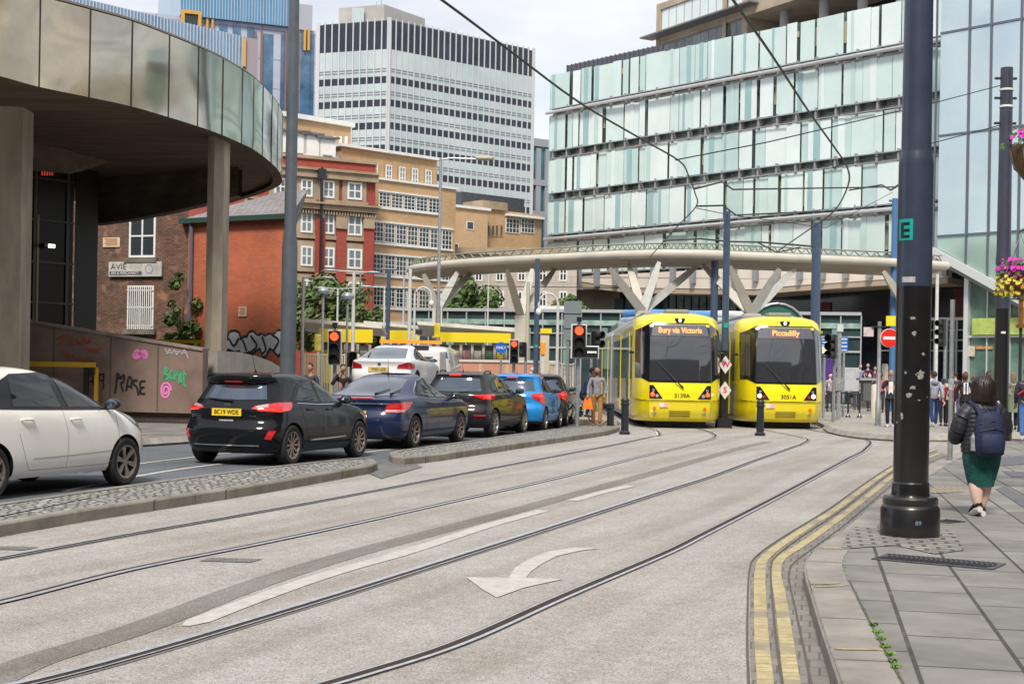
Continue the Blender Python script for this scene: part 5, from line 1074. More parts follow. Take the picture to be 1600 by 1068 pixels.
# ================================================================= CARS
def lerp(a, b, t): return a+(b-a)*t
class Shell:
    """closed car body from level outlines; rows = (z, x_rear, x_front, half_width)"""
    def __init__(s, rows, cr=0.42, cf=0.75, n=2.7, ntop=None):
        P = [Vector(r).to_4d() if len(r) == 3 else Vector(r) for r in rows]; s.rows = []
        Q = [2*P[0]-P[1]]+P+[2*P[-1]-P[-2]]
        for i in range(1, len(Q)-2):
            a, b, c, d = Q[i-1:i+3]
            for j in range(3):
                t = j/3; h = 0.5*((2*b)+(c-a)*t+(2*a-5*b+4*c-d)*t*t+(3*b-a-3*c+d)*t**3); h[0] = lerp(b[0], c[0], t); s.rows.append(h)
        s.rows.append(P[-1]); s.cr, s.cf, s.n = cr, cf, n
    def row(s, z):
        R_ = s.rows
        if z != z: z = 1.0
        if z <= R_[0][0]: return R_[0]
        for a, b in zip(R_[:-1], R_[1:]):
            if z <= b[0]: t = (z-a[0])/max(1e-6, b[0]-a[0]); return a.lerp(b, t)
        return R_[-1]
    def on(s, r, q):
        z, xr, xf, w = r
        if abs(q) > 3: q = math.copysign(6-abs(q), -q)
        sg = -1 if q > 0 else 1; q = abs(q); L_ = xf-xr; cr = min(s.cr, L_*0.35); cf = min(s.cf, L_*0.45); e = 2/s.n
        if q <= 1: a = q*pi/2; return Vector((xr+cr*(1-cos(a)**e if a < pi/2-1e-6 else 1), sg*w*0.965*sin(a)**e, z))
        if q <= 2: t = q-1; return Vector((lerp(xr+cr, xf-cf, t), sg*w*(0.965+0.035*(1-(2*t-1)**2)), z))
        a = (3-q)*pi/2; return Vector((xf-cf*(1-(cos(a)**e if a < pi/2-1e-6 else 0)), sg*w*0.965*sin(a)**e, z))
    def S(s, q, z): return s.on(s.row(z), q)
    def N(s, q, z):
        p = s.S(q, z); a = s.S(q+0.01, z)-s.S(q-0.01, z); b = s.S(q, z+0.01)-s.S(q, z-0.01); n_ = a.cross(b)
        if n_.length < 1e-9: return Vector((-1, 0, 0))
        n_.normalize(); c = Vector((lerp(s.row(z)[1], s.row(z)[2], 0.5), 0, z)); 
        return n_ if n_.dot(p-c) > 0 else -n_
    def qx(s, x, z, side=1):
        r = s.row(z); cr = min(s.cr, (r[2]-r[1])*0.35); cf = min(s.cf, (r[2]-r[1])*0.45); a, b = r[1]+cr, r[2]-cf
        if x < a:
            lo, hi = 0.0, 1.0
            for _ in range(20):
                m = (lo+hi)/2
                if s.on(r, m).x < x: lo = m
                else: hi = m
            return side*lo
        if x > b:
            lo, hi = 2.0, 3.0
            for _ in range(20):
                m = (lo+hi)/2
                if s.on(r, m).x < x: lo = m
                else: hi = m
            return side*lo
        return side*(1+(x-a)/(b-a))
    def qy(s, y, z):       # rear face lateral position (y>0 to the right of the car)
        r = s.row(z); t = min(1, abs(y)/(r[3]*0.965)); a = math.asin(min(1.0, t**(s.n/2))); return math.copysign(a/(pi/2), y)
    def mesh(s, matfn=None):
        qs = [i/9 for i in range(0, 9)]+[1+i/26 for i in range(0, 26)]+[2+i/11 for i in range(0, 12)]
        ring = [-q for q in qs[1:-1]][::-1]+qs; ring = ring+[]; m = MB(); n = len(ring)
        # ring runs from -front..-rear..0..front
        vs = []
        for r in s.rows: vs += [s.on(r, q) for q in ring]
        fs = []; ms = []
        for i in range(len(s.rows)-1):
            for k in range(n):
                j = (k+1) % n; fs.append((i*n+k, i*n+j, (i+1)*n+j, (i+1)*n+k)); q = ring[k] if k < n-1 else 3
                ms.append(matfn(q, (s.rows[i][0]+s.rows[i+1][0])/2) if matfn else 0)
        fs.append(tuple(range(n))[::-1]); ms.append(1); fs.append(tuple(range((len(s.rows)-1)*n, len(s.rows)*n))); ms.append(0)
        m.add(vs, fs); m.m = ms; return m
    def patch(s, name, bot, top, m, parent, off=0.006, nv=8, nu=3, skirt=True, xz=True, side=1, mb=None):
        """bot/top: matching polylines of (x or q, z); xz: given as metres along the car"""
        def pt(a): return (s.qx(a[0], a[1], side), a[1]) if xz else a
        B, T = [], []
        for P_, O in ((bot, B), (top, T)):
            for a, b in zip(P_[:-1], P_[1:]):
                for k in range(nu): O.append((lerp(a[0], b[0], k/nu), lerp(a[1], b[1], k/nu)))
            O.append(P_[-1])
        n_ = len(B); M_ = mb or MB(); vs = []
        for j in range(nv+1):
            for i in range(n_):
                a = (lerp(B[i][0], T[i][0], j/nv), lerp(B[i][1], T[i][1], j/nv)); q, z = pt(a); vs.append(s.S(q, z)+s.N(q, z)*off)
        fs = [(j*n_+i, j*n_+i+1, (j+1)*n_+i+1, (j+1)*n_+i) for j in range(nv) for i in range(n_-1)]
        if skirt:
            bd = [(0, i) for i in range(n_)]+[(j, n_-1) for j in range(1, nv+1)]+[(nv, i) for i in range(n_-2, -1, -1)]+[(j, 0) for j in range(nv-1, 0, -1)]
            o = len(vs)
            for j, i in bd:
                a = (lerp(B[i][0], T[i][0], j/nv), lerp(B[i][1], T[i][1], j/nv)); q, z = pt(a); vs.append(s.S(q, z)-s.N(q, z)*0.004)
            nb = len(bd); idx = [j*n_+i for j, i in bd]
            fs += [(idx[k], idx[(k+1) % nb], o+(k+1) % nb, o+k) for k in range(nb)]
        M_.add(vs, fs)
        if mb is None: return M_.build(name, m, parent, smooth=50)
        return M_
def paint(name, c, metal=0.0, rough=0.5): return mat('car_paint_'+name, c, rough, metal, coat=0.85, var=0.06, vscale=1.5, spec=0.2)
M_tyre = mat('tyre_rubber', (0.022, 0.021, 0.020), 0.85, var=0.4, vscale=25)
M_cglass = mat('car_glass', (0.008, 0.011, 0.013), 0.03, spec=0.7)
M_cglassr = mat('car_rear_glass', (0.13, 0.16, 0.20), 0.09, 0.85, coat=0.5)
M_chrome = mat('chrome', (0.75, 0.75, 0.76), 0.12, 1.0)
M_rimb = mat('dusty_bronze_rim', (0.34, 0.275, 0.24), 0.4, 0.65, var=0.3, vscale=12); M_rims = mat('silver_rim', (0.52, 0.51, 0.50), 0.32, 0.75, var=0.2, vscale=12)
M_tail = mat('red_tail_lens', (0.55, 0.008, 0.008), 0.12, coat=1, emit=(1, 0.02, 0.02), estr=0.10); M_tailon = mat('lit_tail_lens', (0.9, 0.03, 0.02), 0.2, coat=1, emit=(1, 0.05, 0.03), estr=0.55)
M_lensw = mat('clear_lens', (0.5, 0.42, 0.42), 0.15, 0.3, coat=1)
M_plate_y = mat('yellow_plate', (0.85, 0.60, 0.03), 0.45)
M_trim = mat('car_trim_black', (0.014, 0.014, 0.015), 0.45)
WCACHE = {}
def wheel(parent, x, y, r, w_, style, rimm, nsp=10):
    key = (r, w_, style, rimm.name)
    if key not in WCACHE:
        b = MB(); h = w_/2
        b.lathe([(r*0.62, -h*0.8), (r*0.70, -h), (r*0.90, -h), (r*0.98, -h*0.75), (r, -h*0.4), (r, h*0.4), (r*0.98, h*0.75), (r*0.90, h), (r*0.70, h), (r*0.62, h*0.8)], 36, axis='y', cap=False)
        ty = b.build('wheel', M_tyre, None, smooth=True); 
        b = MB(); rr = r*0.66
        b.lathe([(rr*0.99, -h*0.86), (rr*1.03, -h*0.98), (rr*0.93, -h*0.92), (rr*0.90, -h*0.3), (rr*0.90, h*0.5)], 32, axis='y', cap=False)
        b.lathe([(0.001, -h*0.74), (r*0.11, -h*0.74), (r*0.12, -h*0.5), (r*0.12, h*0.2)], 16, axis='y', cap=False)
        for k in range(nsp):
            a = 2*pi*k/nsp+(0.16 if style == 'twin' and k % 2 else (-0.16 if style == 'twin' else 0)); c_, s_ = cos(a), sin(a)
            def Pp(rad, tan_, yy): return Vector((c_*rad-s_*tan_, yy, s_*rad+c_*tan_))
            wi, wo = r*0.045, r*0.055
            if style == 'fan': wi, wo = r*0.03, r*0.06
            vs = [Pp(r*0.08, -wi, -h*0.72), Pp(r*0.08, wi, -h*0.72), Pp(rr*0.95, wo, -h*0.90), Pp(rr*0.95, -wo, -h*0.90), Pp(r*0.08, -wi, -h*0.45), Pp(r*0.08, wi, -h*0.45), Pp(rr*0.95, wo, -h*0.6), Pp(rr*0.95, -wo, -h*0.6)]
            b.add(vs, [(0, 1, 2, 3), (4, 7, 6, 5), (0, 4, 5, 1), (1, 5, 6, 2), (2, 6, 7, 3), (3, 7, 4, 0)])
        rim = b.build('rim', rimm, ty, smooth=30)
        b = MB(); b.lathe([(0.001, h*0.1), (rr*0.92, h*0.1)], 24, axis='y', cap=False); b.lathe([(0.001, -h*0.2), (rr*0.62, -h*0.2), (rr*0.62, h*0.05)], 24, axis='y', cap=False); b.build('brake_disc', mat('brake_steel', (0.05, 0.045, 0.042), 0.5, 0.5), ty)
        WCACHE[key] = ty; ty.parent = parent; ty.location = (x, y, r); ty.rotation_euler = (0, 0, pi if y > 0 else 0); return ty
    src = WCACHE[key]; c = src.copy(); C.objects.link(c); c.parent = parent; c.location = (x, y, r); c.rotation_euler = (0, 0, pi if y > 0 else 0)
    for k in [q for q in bpy.data.objects if q.parent == src]: d = k.copy(); C.objects.link(d); d.parent = c
    return c
def car(name, label, pos, head, rows, L_, xa, wb, rw, tw, W2, pm, rimm, style='multi', nsp=10, lowz=0.30, cr=0.42, cf=0.8, lowm=None, group='cars queuing at the lights', n=2.7):
    t = thing(name, label, 'car', pos, pi/2-head, group); sh = Shell(rows, cr, cf, n)
    # origin sits at the rear axle, on the ground
    inner = Matrix.Translation((-xa, 0, 0))
    mb = sh.mesh(lambda q, z: 2 if z < lowz else 0); mats = [pm, M_dark, lowm or M_trim]
    me = mb.build('body_tmp', mats, None)
    cut = MB()
    for ax in (xa, xa+wb):
        for sg in (-1, 1): cut.lathe([(rw*1.13, min(sg*(W2-0.27), sg*(W2+0.3))), (rw*1.13, max(sg*(W2-0.27), sg*(W2+0.3)))], 40, (ax, 0, rw*0.99), 'y')
    cut.m = [1]*len(cut.f); co = cut.build('cut_tmp', mats, None)
    md = me.modifiers.new('cut', 'BOOLEAN'); md.object = co; md.operation = 'DIFFERENCE'; md.solver = 'EXACT'
    dg = bpy.context.evaluated_depsgraph_get(); nm = bpy.data.meshes.new_from_object(me.evaluated_get(dg)); nm.name = 'body'
    bpy.data.objects.remove(me); bpy.data.objects.remove(co)
    nm.polygons.foreach_set('use_smooth', [True]*len(nm.polygons)); nm.set_sharp_from_angle(angle=R(32))
    o = bpy.data.objects.new('body', nm); C.objects.link(o); o.parent = t; o.location = (-xa, 0, 0)
    for ax in (0, wb):
        for sg in (-1, 1): wheel(t, ax, sg*(W2-tw/2-0.02), rw, tw, style, rimm, nsp)
    # dark arch lips
    return t, sh, o
def seam(sh, o, pts, w_=0.007, side=1, m=None):
    mb = MB()
    for (x0, z0), (x1, z1) in zip(pts[:-1], pts[1:]):
        d = Vector((x1-x0, z1-z0)); d.normalize(); nn = Vector((-d.y, d.x))*w_/2
        sh.patch('', [(x0-nn.x, z0-nn.y), (x0+nn.x, z0+nn.y)], [(x1-nn.x, z1-nn.y), (x1+nn.x, z1+nn.y)], None, None, off=0.0015, nv=8, nu=1, skirt=False, side=side, mb=mb)
    return mb.build('panel_seam', m or mat('seam_shadow', (0.004, 0.004, 0.004), 0.9), o)
def mirror(sh, o, x, z, m, side=1, lens=None):
    p = sh.S(sh.qx(x, z, side), z); sg = -side; b = MB()
    b.ball((p.x, p.y+sg*0.16, p.z+0.03), (0.085, 0.115, 0.075), 14, 8); r = b.build('wing_mirror', m, o, smooth=60)
    b = MB(); b.cbox((p.x+0.02, p.y+sg*0.05, p.z-0.02), (0.07, 0.14, 0.03)); b.build('mirror_stalk', M_trim, r)
    b = MB(); b.ball((p.x-0.05, p.y+sg*0.165, p.z+0.03), (0.04, 0.095, 0.058), 12, 6); b.build('mirror_glass', M_cglassr, r); return r
def handle(sh, o, x, z, m, side=1):
    mb = MB(); P = [sh.S(sh.qx(x+d, z, side), z)+sh.N(sh.qx(x+d, z, side), z)*h for d, h in ((-0.10, 0.004), (-0.08, 0.028), (0.08, 0.030), (0.10, 0.004))]
    mb.tube(P, 0.014, 8); return mb.build('door_handle', m, o, smooth=True)
def plate(sh, o, z, s_, wd=0.52, ht=0.115, xoff=0.012, m=M_plate_y, fs=0.098):
    p = sh.S(0, z); n_ = sh.N(0, z); b = MB(); x = min(sh.S(0, z-ht/2).x, sh.S(0, z+ht/2).x)-xoff
    b.box(x-0.006, -wd/2, z-ht/2, x+0.01, wd/2, z+ht/2); q = b.build('number_plate', m, o)
    if s_: text(s_, q, (x-0.008, 0, z-0.002), (R(90), 0, R(-90)), fs, M_black, 0.001, sx=0.92, bold=0.002, name='plate_characters'); return q
def wiper(sh, o, q0, z0, q1, z1, m=M_trim):
    P = [sh.S(lerp(q0, q1, k/5), lerp(z0, z1, k/5))+sh.N(lerp(q0, q1, k/5), lerp(z0, z1, k/5))*0.025 for k in range(6)]
    mb = MB(); mb.tube(P, [0.02, 0.014, 0.010, 0.010, 0.008, 0.006], 6); return mb.build('wiper', m, o)
def aerial(o, x, z, h=0.32, lean=-0.12):
    b = MB(); b.tube([(x, 0, z-0.02), (x, 0, z+0.02), (x+lean*0.2, 0, z+0.06), (x+lean, 0, z+h)], [0.03, 0.018, 0.006, 0.003], 6); return b.build('aerial', M_trim, o)
def dlo(sh, o, panes, frame, side=1, gm=M_cglass, fm=None):
    if frame: sh.patch('window_surround', frame[0], frame[1], fm or M_trim, o, off=0.007, side=side, nu=6, nv=16)
    for i, (bt, tp) in enumerate(panes): sh.patch('side_window', bt, tp, gm, o, off=0.012, side=side, nu=6, nv=14)
def common(t, sh, o): pass
H_BLACK = mat('car_paint_black', (0.004, 0.005, 0.008), 0.6, coat=0.6, spec=0.1); H_WHITE = paint('warm_white', (0.90, 0.87, 0.81)); H_NAVY = paint('navy', (0.007, 0.017, 0.065)); H_GREY = mat('car_paint_dark_brown_grey', (0.020, 0.018, 0.021), 0.5, coat=0.7, spec=0.15); H_BLUE = paint('bright_blue', (0.01, 0.24, 0.62)); H_DK = paint('charcoal', (0.012, 0.013, 0.016)); H_PW = paint('pure_white', (0.76, 0.77, 0.79))

# ---- black hatchback in the middle of the picture's left half
Lf = 4.04
rows_f = [(0.20, 0.20, Lf-0.22, 0.79), (0.27, 0.08, Lf-0.10, 0.835), (0.40, 0.03, Lf-0.02, 0.858), (0.52, 0.0, Lf, 0.866), (0.60, 0.01, Lf-0.01, 0.866), (0.70, 0.08, Lf-0.03, 0.860), (0.80, 0.10, Lf-0.12, 0.853), (0.88, 0.09, Lf-0.35, 0.842), (0.94, 0.12, Lf-0.72, 0.825), (0.99, 0.16, Lf-1.05, 0.79), (1.08, 0.22, Lf-1.22, 0.745), (1.18, 0.29, Lf-1.42, 0.705), (1.29, 0.36, Lf-1.66, 0.66), (1.36, 0.33, Lf-1.85, 0.625), (1.40, 0.30, Lf-1.98, 0.60), (1.435, 0.44, Lf-2.12, 0.55), (1.46, 0.75, Lf-2.30, 0.46), (1.475, 1.1, Lf-2.6, 0.30)]
pos = COL(454, 22.7); pos = pos+Vector((-0.80*cos(R(19)), 0.80*sin(R(19)), 0))
t, sh, o = car('hatchback_car', 'glossy black five door hatchback with yellow plate BC19 WDE on the near lane', pos, R(19), rows_f, Lf, 0.74, 2.49, 0.325, 0.20, 0.868, H_BLACK, M_rimb, 'multi', 10, 0.27)
sh.patch('rear_window', [(sh.qy(-0.60, 1.04), 1.05), (sh.qy(0, 1.03), 1.035), (sh.qy(0.60, 1.04), 1.05)], [(sh.qy(-0.50, 1.28), 1.285), (0, 1.30), (sh.qy(0.50, 1.28), 1.285)], M_cglassr, o, xz=False, off=0.008, nu=10)
sh.patch('roof_spoiler', [(sh.qy(-0.57, 1.33), 1.335), (0, 1.345), (sh.qy(0.57, 1.33), 1.335)], [(sh.qy(-0.54, 1.40), 1.405), (0, 1.412), (sh.qy(0.54, 1.40), 1.405)], H_BLACK, o, xz=False, off=0.05, nu=10)
sh.patch('high_brake_light', [(-0.10, 1.350), (0.10, 1.350)], [(-0.10, 1.366), (0.10, 1.366)], M_tailon, o, xz=False, off=0.057, nu=6)
wiper(sh, o, 0.02, 1.02, -0.30, 1.05)
for sd in (1, -1):
    q = lambda y, z: (sh.qy(y*sd, z), z)
    lb, lt = [q(0.42, 0.90), (sd*0.82, 0.86), (sd*1.06, 0.88)], [q(0.47, 0.945), (sd*0.80, 1.00), (sd*1.13, 1.00)]
    tl = sh.patch('tail_light', lb, lt, M_tail, o, xz=False, off=0.014, nu=6)
    sh.patch('brake_lamp', [q(0.52, 0.875), (sd*0.84, 0.855), (sd*1.03, 0.875)], [q(0.52, 0.90), (sd*0.84, 0.90), (sd*1.03, 0.915)], M_tailon, tl, xz=False, off=0.02, nu=5, nv=3)
    sh.patch('reverse_lens', [q(0.48, 0.915), q(0.66, 0.925)], [q(0.50, 0.945), q(0.64, 0.975)], M_lensw, tl, xz=False, off=0.02, nu=5, nv=3)
    sh.patch('fog_reflector', [q(0.66, 0.44), q(0.74, 0.43)], [q(0.72, 0.57), q(0.80, 0.57)], M_tail, o, xz=False, off=0.012, nu=4)
plate(sh, o, 0.845, 'BC19 WDE', xoff=0.004)
sh.patch('chrome_strip', [(-0.42, 0.325), (0.42, 0.325)], [(-0.42, 0.342), (0.42, 0.342)], M_chrome, o, xz=False, off=0.012, nu=10, nv=2)
p = sh.S(0, 0.965); b = MB(); b.lathe([(0.001, -0.012), (0.052, -0.012), (0.056, 0.0)], 20, (0, 0, 0), 'x'); e = b.build('oval_badge', M_chrome, o); e.location = (p.x, 0, p.z); e.scale = (1, 1.2, 0.55)
sh.patch('dealer_strip', [(-0.05, 0.703), (0.05, 0.703)], [(-0.05, 0.727), (0.05, 0.727)], mat('dealer_strip_grey', (0.3, 0.3, 0.32), 0.5, var=0.9, vscale=40), o, xz=False, off=0.006, nu=4, nv=2)
for side in (1, -1):
    fb = [(0.80, 1.02), (1.2, 0.985), (1.95, 0.975), (2.72, 0.975)]; ft = [(0.92, 1.10), (1.10, 1.26), (1.60, 1.365), (2.25, 1.335)]
    dlo(sh, o, [([(0.90, 1.035), (1.10, 1.015), (1.70, 1.00)], [(1.00, 1.09), (1.22, 1.255), (1.66, 1.335)]), ([(1.80, 1.0), (2.2, 0.995), (2.66, 0.995)], [(1.76, 1.335), (1.95, 1.335), (2.17, 1.31)])], (fb, ft), side)
    sh.patch('chrome_strip', [(0.95, 0.985), (1.6, 0.958), (2.6, 0.952)], [(0.95, 0.994), (1.6, 0.967), (2.6, 0.961)], M_chrome, o, off=0.006, side=side, nv=2, nu=6)
    seam(sh, o, [(1.74, 0.34), (1.76, 0.60), (1.76, 0.95)], side=side); seam(sh, o, [(2.78, 0.34), (2.82, 0.62), (2.72, 0.93)], side=side); seam(sh, o, [(0.98, 0.96), (1.12, 0.72), (1.20, 0.50), (1.26, 0.34)], side=side)
    sh.patch('chrome_strip', [(1.30, 0.375), (2.62, 0.40)], [(1.36, 0.40), (2.62, 0.415)], M_chrome, o, off=0.012, side=side, nv=2, nu=10)
    handle(sh, o, 1.32, 0.885, H_BLACK, side); handle(sh, o, 2.0, 0.875, H_BLACK, side); mirror(sh, o, 2.60, 1.0, H_BLACK, side)
    sh.patch('headlight', [(3.45, 0.68), (3.90, 0.66)], [(3.22, 0.80), (3.80, 0.74)], M_lensw, o, off=0.01, side=side)
aerial(o, 1.0, 1.47, 0.36, -0.16)
sh.patch('windscreen', [(-2.36, 1.02), (-3, 1.0), (-3.0, 1.0)], [(-2.45, 1.37), (-3, 1.38), (-3, 1.38)], M_cglass, o, xz=False, nu=6) if False else None
# ---- white hatchback at the left edge
Lw = 3.90
rows_w = [(0.22, 0.22, Lw-0.20, 0.77), (0.28, 0.10, Lw-0.06, 0.815), (0.40, 0.04, Lw-0.01, 0.84), (0.52, 0.02, Lw, 0.848), (0.65, 0.02, Lw-0.03, 0.848), (0.78, 0.03, Lw-0.12, 0.842), (0.88, 0.04, Lw-0.28, 0.832), (0.96, 0.06, Lw-0.52, 0.815), (1.03, 0.08, Lw-0.80, 0.785), (1.12, 0.12, Lw-1.02, 0.745), (1.22, 0.17, Lw-1.25, 0.71), (1.33, 0.22, Lw-1.50, 0.665), (1.42, 0.26, Lw-1.78, 0.62), (1.47, 0.32, Lw-2.02, 0.575), (1.50, 0.55, Lw-2.30, 0.48), (1.52, 0.9, Lw-2.65, 0.30)]
pf = COL(195, 18.3); hd = R(20.5); side_ = 0.80; wbw = 2.50
pos = pf+Vector((-side_*cos(hd), side_*sin(hd), 0))-Vector((sin(hd), cos(hd), 0))*wbw
t, sh, o = car('hatchback_car', 'cream white five door hatchback with black door mirror at the left edge', pos, hd, rows_w, Lw, 0.62, wbw, 0.315, 0.195, 0.848, H_WHITE, M_rimb, 'twin', 12, 0.245, lowm=H_WHITE)
for side in (1, -1):
    fb = [(0.62, 1.03), (1.2, 1.015), (2.2, 0.995), (2.95, 0.985), (3.16, 0.98)]; ft = [(0.72, 1.28), (1.1, 1.425), (1.75, 1.445), (2.18, 1.37), (3.12, 0.99)]
    dlo(sh, o, [([(1.00, 1.05), (1.4, 1.04), (1.84, 1.03)], [(1.05, 1.39), (1.4, 1.405), (1.76, 1.405)]), ([(1.98, 1.03), (2.3, 1.025), (2.66, 1.02)], [(1.90, 1.40), (2.08, 1.375), (2.30, 1.29)]), ([(2.76, 1.015), (2.9, 1.01), (3.06, 1.005)], [(2.42, 1.24), (2.50, 1.21), (2.6, 1.17)])], (fb, ft), side)
    sh.patch('black_pillar', [(2.68, 1.01), (2.74, 1.01)], [(2.34, 1.27), (2.39, 1.245)], H_WHITE, o, off=0.012, side=side) if False else None
    seam(sh, o, [(1.90, 0.30), (1.92, 0.7), (1.84, 1.0)], side=side, m=mat('white_car_seam', (0.30, 0.28, 0.25), 0.9)); seam(sh, o, [(2.93, 0.35), (2.97, 0.6), (2.90, 0.97)], side=side, m=MATS['white_car_seam']); seam(sh, o, [(1.05, 0.75), (1.16, 0.45), (1.24, 0.31), (2.7, 0.31), (2.88, 0.36)], side=side, m=MATS['white_car_seam'])
    seam(sh, o, [(1.3, 0.44), (2.0, 0.45), (2.8, 0.47)], w_=0.014, side=side, m=mat('white_car_crease', (0.46, 0.43, 0.39), 0.6))
    handle(sh, o, 1.18, 0.90, H_WHITE, side); handle(sh, o, 2.06, 0.885, H_WHITE, side); mirror(sh, o, 2.78, 1.03, M_black, side)
    sh.patch('headlight', [(3.30, 0.80), (3.74, 0.62)], [(3.02, 0.96), (3.58, 0.86)], mat('headlight_lens', (0.30, 0.32, 0.34), 0.1, 0.4, coat=1), o, off=0.01, side=side)
# ---- blue saloon
Ls = 4.83
rows_s = [(0.20, 0.22, Ls-0.2, 0.84), (0.28, 0.09, Ls-0.08, 0.895), (0.42, 0.03, Ls-0.02, 0.92), (0.55, 0.0, Ls, 0.928), (0.66, 0.02, Ls-0.01, 0.928), (0.78, 0.07, Ls-0.05, 0.922), (0.88, 0.06, Ls-0.20, 0.91), (0.95, 0.03, Ls-0.55, 0.893), (0.985, 0.05, Ls-0.95, 0.875), (1.015, 0.24, Ls-1.3, 0.845), (1.06, 0.42, Ls-1.48, 0.80), (1.14, 0.66, Ls-1.68, 0.745), (1.24, 0.94, Ls-1.90, 0.69), (1.34, 1.24, Ls-2.12, 0.635), (1.41, 1.52, Ls-2.32, 0.585), (1.45, 1.80, Ls-2.50, 0.52), (1.475, 2.05, Ls-2.70, 0.42), (1.49, 2.3, Ls-2.85, 0.28)]
hs = R(17); pos = COL(646, 28.2)+Vector((-0.86*cos(hs), 0.86*sin(hs), 0))
t, sh, o = car('saloon_car', 'dark blue saloon with chrome boot strip queuing behind the black hatchback', pos, hs, rows_s, Ls, 1.02, 2.74, 0.335, 0.215, 0.928, H_NAVY, M_rimb, 'multi', 7, 0.26)
sh.patch('rear_window', [(-0.62, 1.045), (0, 1.03), (0.62, 1.045)], [(-0.66, 1.36), (0, 1.40), (0.66, 1.36)], M_cglassr, o, xz=False, off=0.008, nu=10)
sh.patch('chrome_strip', [(-0.52, 0.89), (0.52, 0.89)], [(-0.52, 0.912), (0.52, 0.912)], M_chrome, o, xz=False, off=0.02, nu=10, nv=2)
sh.patch('high_brake_light', [(-0.2, 0.985), (0.2, 0.985)], [(-0.2, 1.0), (0.2, 1.0)], M_tail, o, xz=False, off=0.02, nu=6)
plate(sh, o, 0.70, '')
b = MB(); b.lathe([(0.045, -0.02), (0.06, -0.02), (0.06, 0.0)], 20, (sh.S(0, 0.90).x, 0, 0.93), 'x', cap=False); b.build('ring_badge', M_chrome, o)
for sd in (1, -1):
    q = lambda y, z: (sh.qy(y*sd, z), z)
    tl = sh.patch('tail_light', [q(0.58, 0.72), (sd*0.90, 0.72), (sd*1.0, 0.76)], [q(0.64, 0.90), (sd*0.98, 0.925), (sd*1.12, 0.925)], M_tail, o, xz=False, off=0.014, nu=6)
    sh.patch('reverse_lens', [q(0.60, 0.735), (sd*0.88, 0.735)], [q(0.62, 0.78), (sd*0.92, 0.78)], M_lensw, tl, xz=False, off=0.019, nu=5, nv=3)
    side = sd; fb = [(1.22, 1.04), (1.8, 1.0), (2.6, 0.985), (3.5, 0.98)]; ft = [(1.36, 1.16), (1.75, 1.34), (2.2, 1.405), (3.0, 1.27)]
    sh.patch('chrome_surround', [(a-0.03, z-0.012) for a, z in fb], [(ft[0][0]-0.04, ft[0][1]+0.01), (ft[1][0]-0.03, ft[1][1]+0.012), (ft[2][0], ft[2][1]+0.012), (ft[3][0]+0.05, ft[3][1]+0.01)], M_chrome, o, off=0.002, side=side, nu=6)
    dlo(sh, o, [([(1.34, 1.055), (1.8, 1.02), (2.20, 1.01)], [(1.46, 1.17), (1.80, 1.32), (2.12, 1.365)]), ([(2.32, 1.005), (2.8, 1.0), (3.38, 0.998)], [(2.24, 1.37), (2.45, 1.37), (2.86, 1.27)])], (fb, ft), side)
    seam(sh, o, [(2.28, 0.34), (2.32, 0.6), (2.28, 0.97)], side=side); seam(sh, o, [(3.40, 0.34), (3.44, 0.6), (3.40, 0.95)], side=side); seam(sh, o, [(1.48, 0.99), (1.52, 0.72), (1.62, 0.45), (1.66, 0.34)], side=side)
    handle(sh, o, 1.75, 0.90, H_NAVY, side); handle(sh, o, 2.62, 0.89, H_NAVY, side); mirror(sh, o, 3.25, 1.0, M_black, side)
aerial(o, 1.75, 1.44, 0.34, -0.02)
for k_ in (0.25, -0.05): wiper(sh, o, k_+0.2, 1.06, k_+0.42, 1.16)
# ---- dark crossover
Lx = 4.14
rows_x = [(0.24, 0.22, Lx-0.2, 0.80), (0.32, 0.10, Lx-0.07, 0.86), (0.45, 0.04, Lx-0.02, 0.885), (0.56, 0.01, Lx, 0.89), (0.66, 0.03, Lx-0.01, 0.89), (0.78, 0.10, Lx-0.04, 0.884), (0.90, 0.10, Lx-0.14, 0.872), (0.98, 0.10, Lx-0.5, 0.858), (1.04, 0.13, Lx-0.95, 0.83), (1.12, 0.20, Lx-1.15, 0.78), (1.24, 0.29, Lx-1.38, 0.73), (1.36, 0.37, Lx-1.62, 0.68), (1.43, 0.38, Lx-1.80, 0.64), (1.475, 0.36, Lx-1.95, 0.61), (1.51, 0.50, Lx-2.10, 0.55), (1.535, 0.8, Lx-2.3, 0.44), (1.55, 1.1, Lx-2.6, 0.28)]
hs = R(16); pos = COL(771, 33.4)+Vector((-0.82*cos(hs), 0.82*sin(hs), 0))
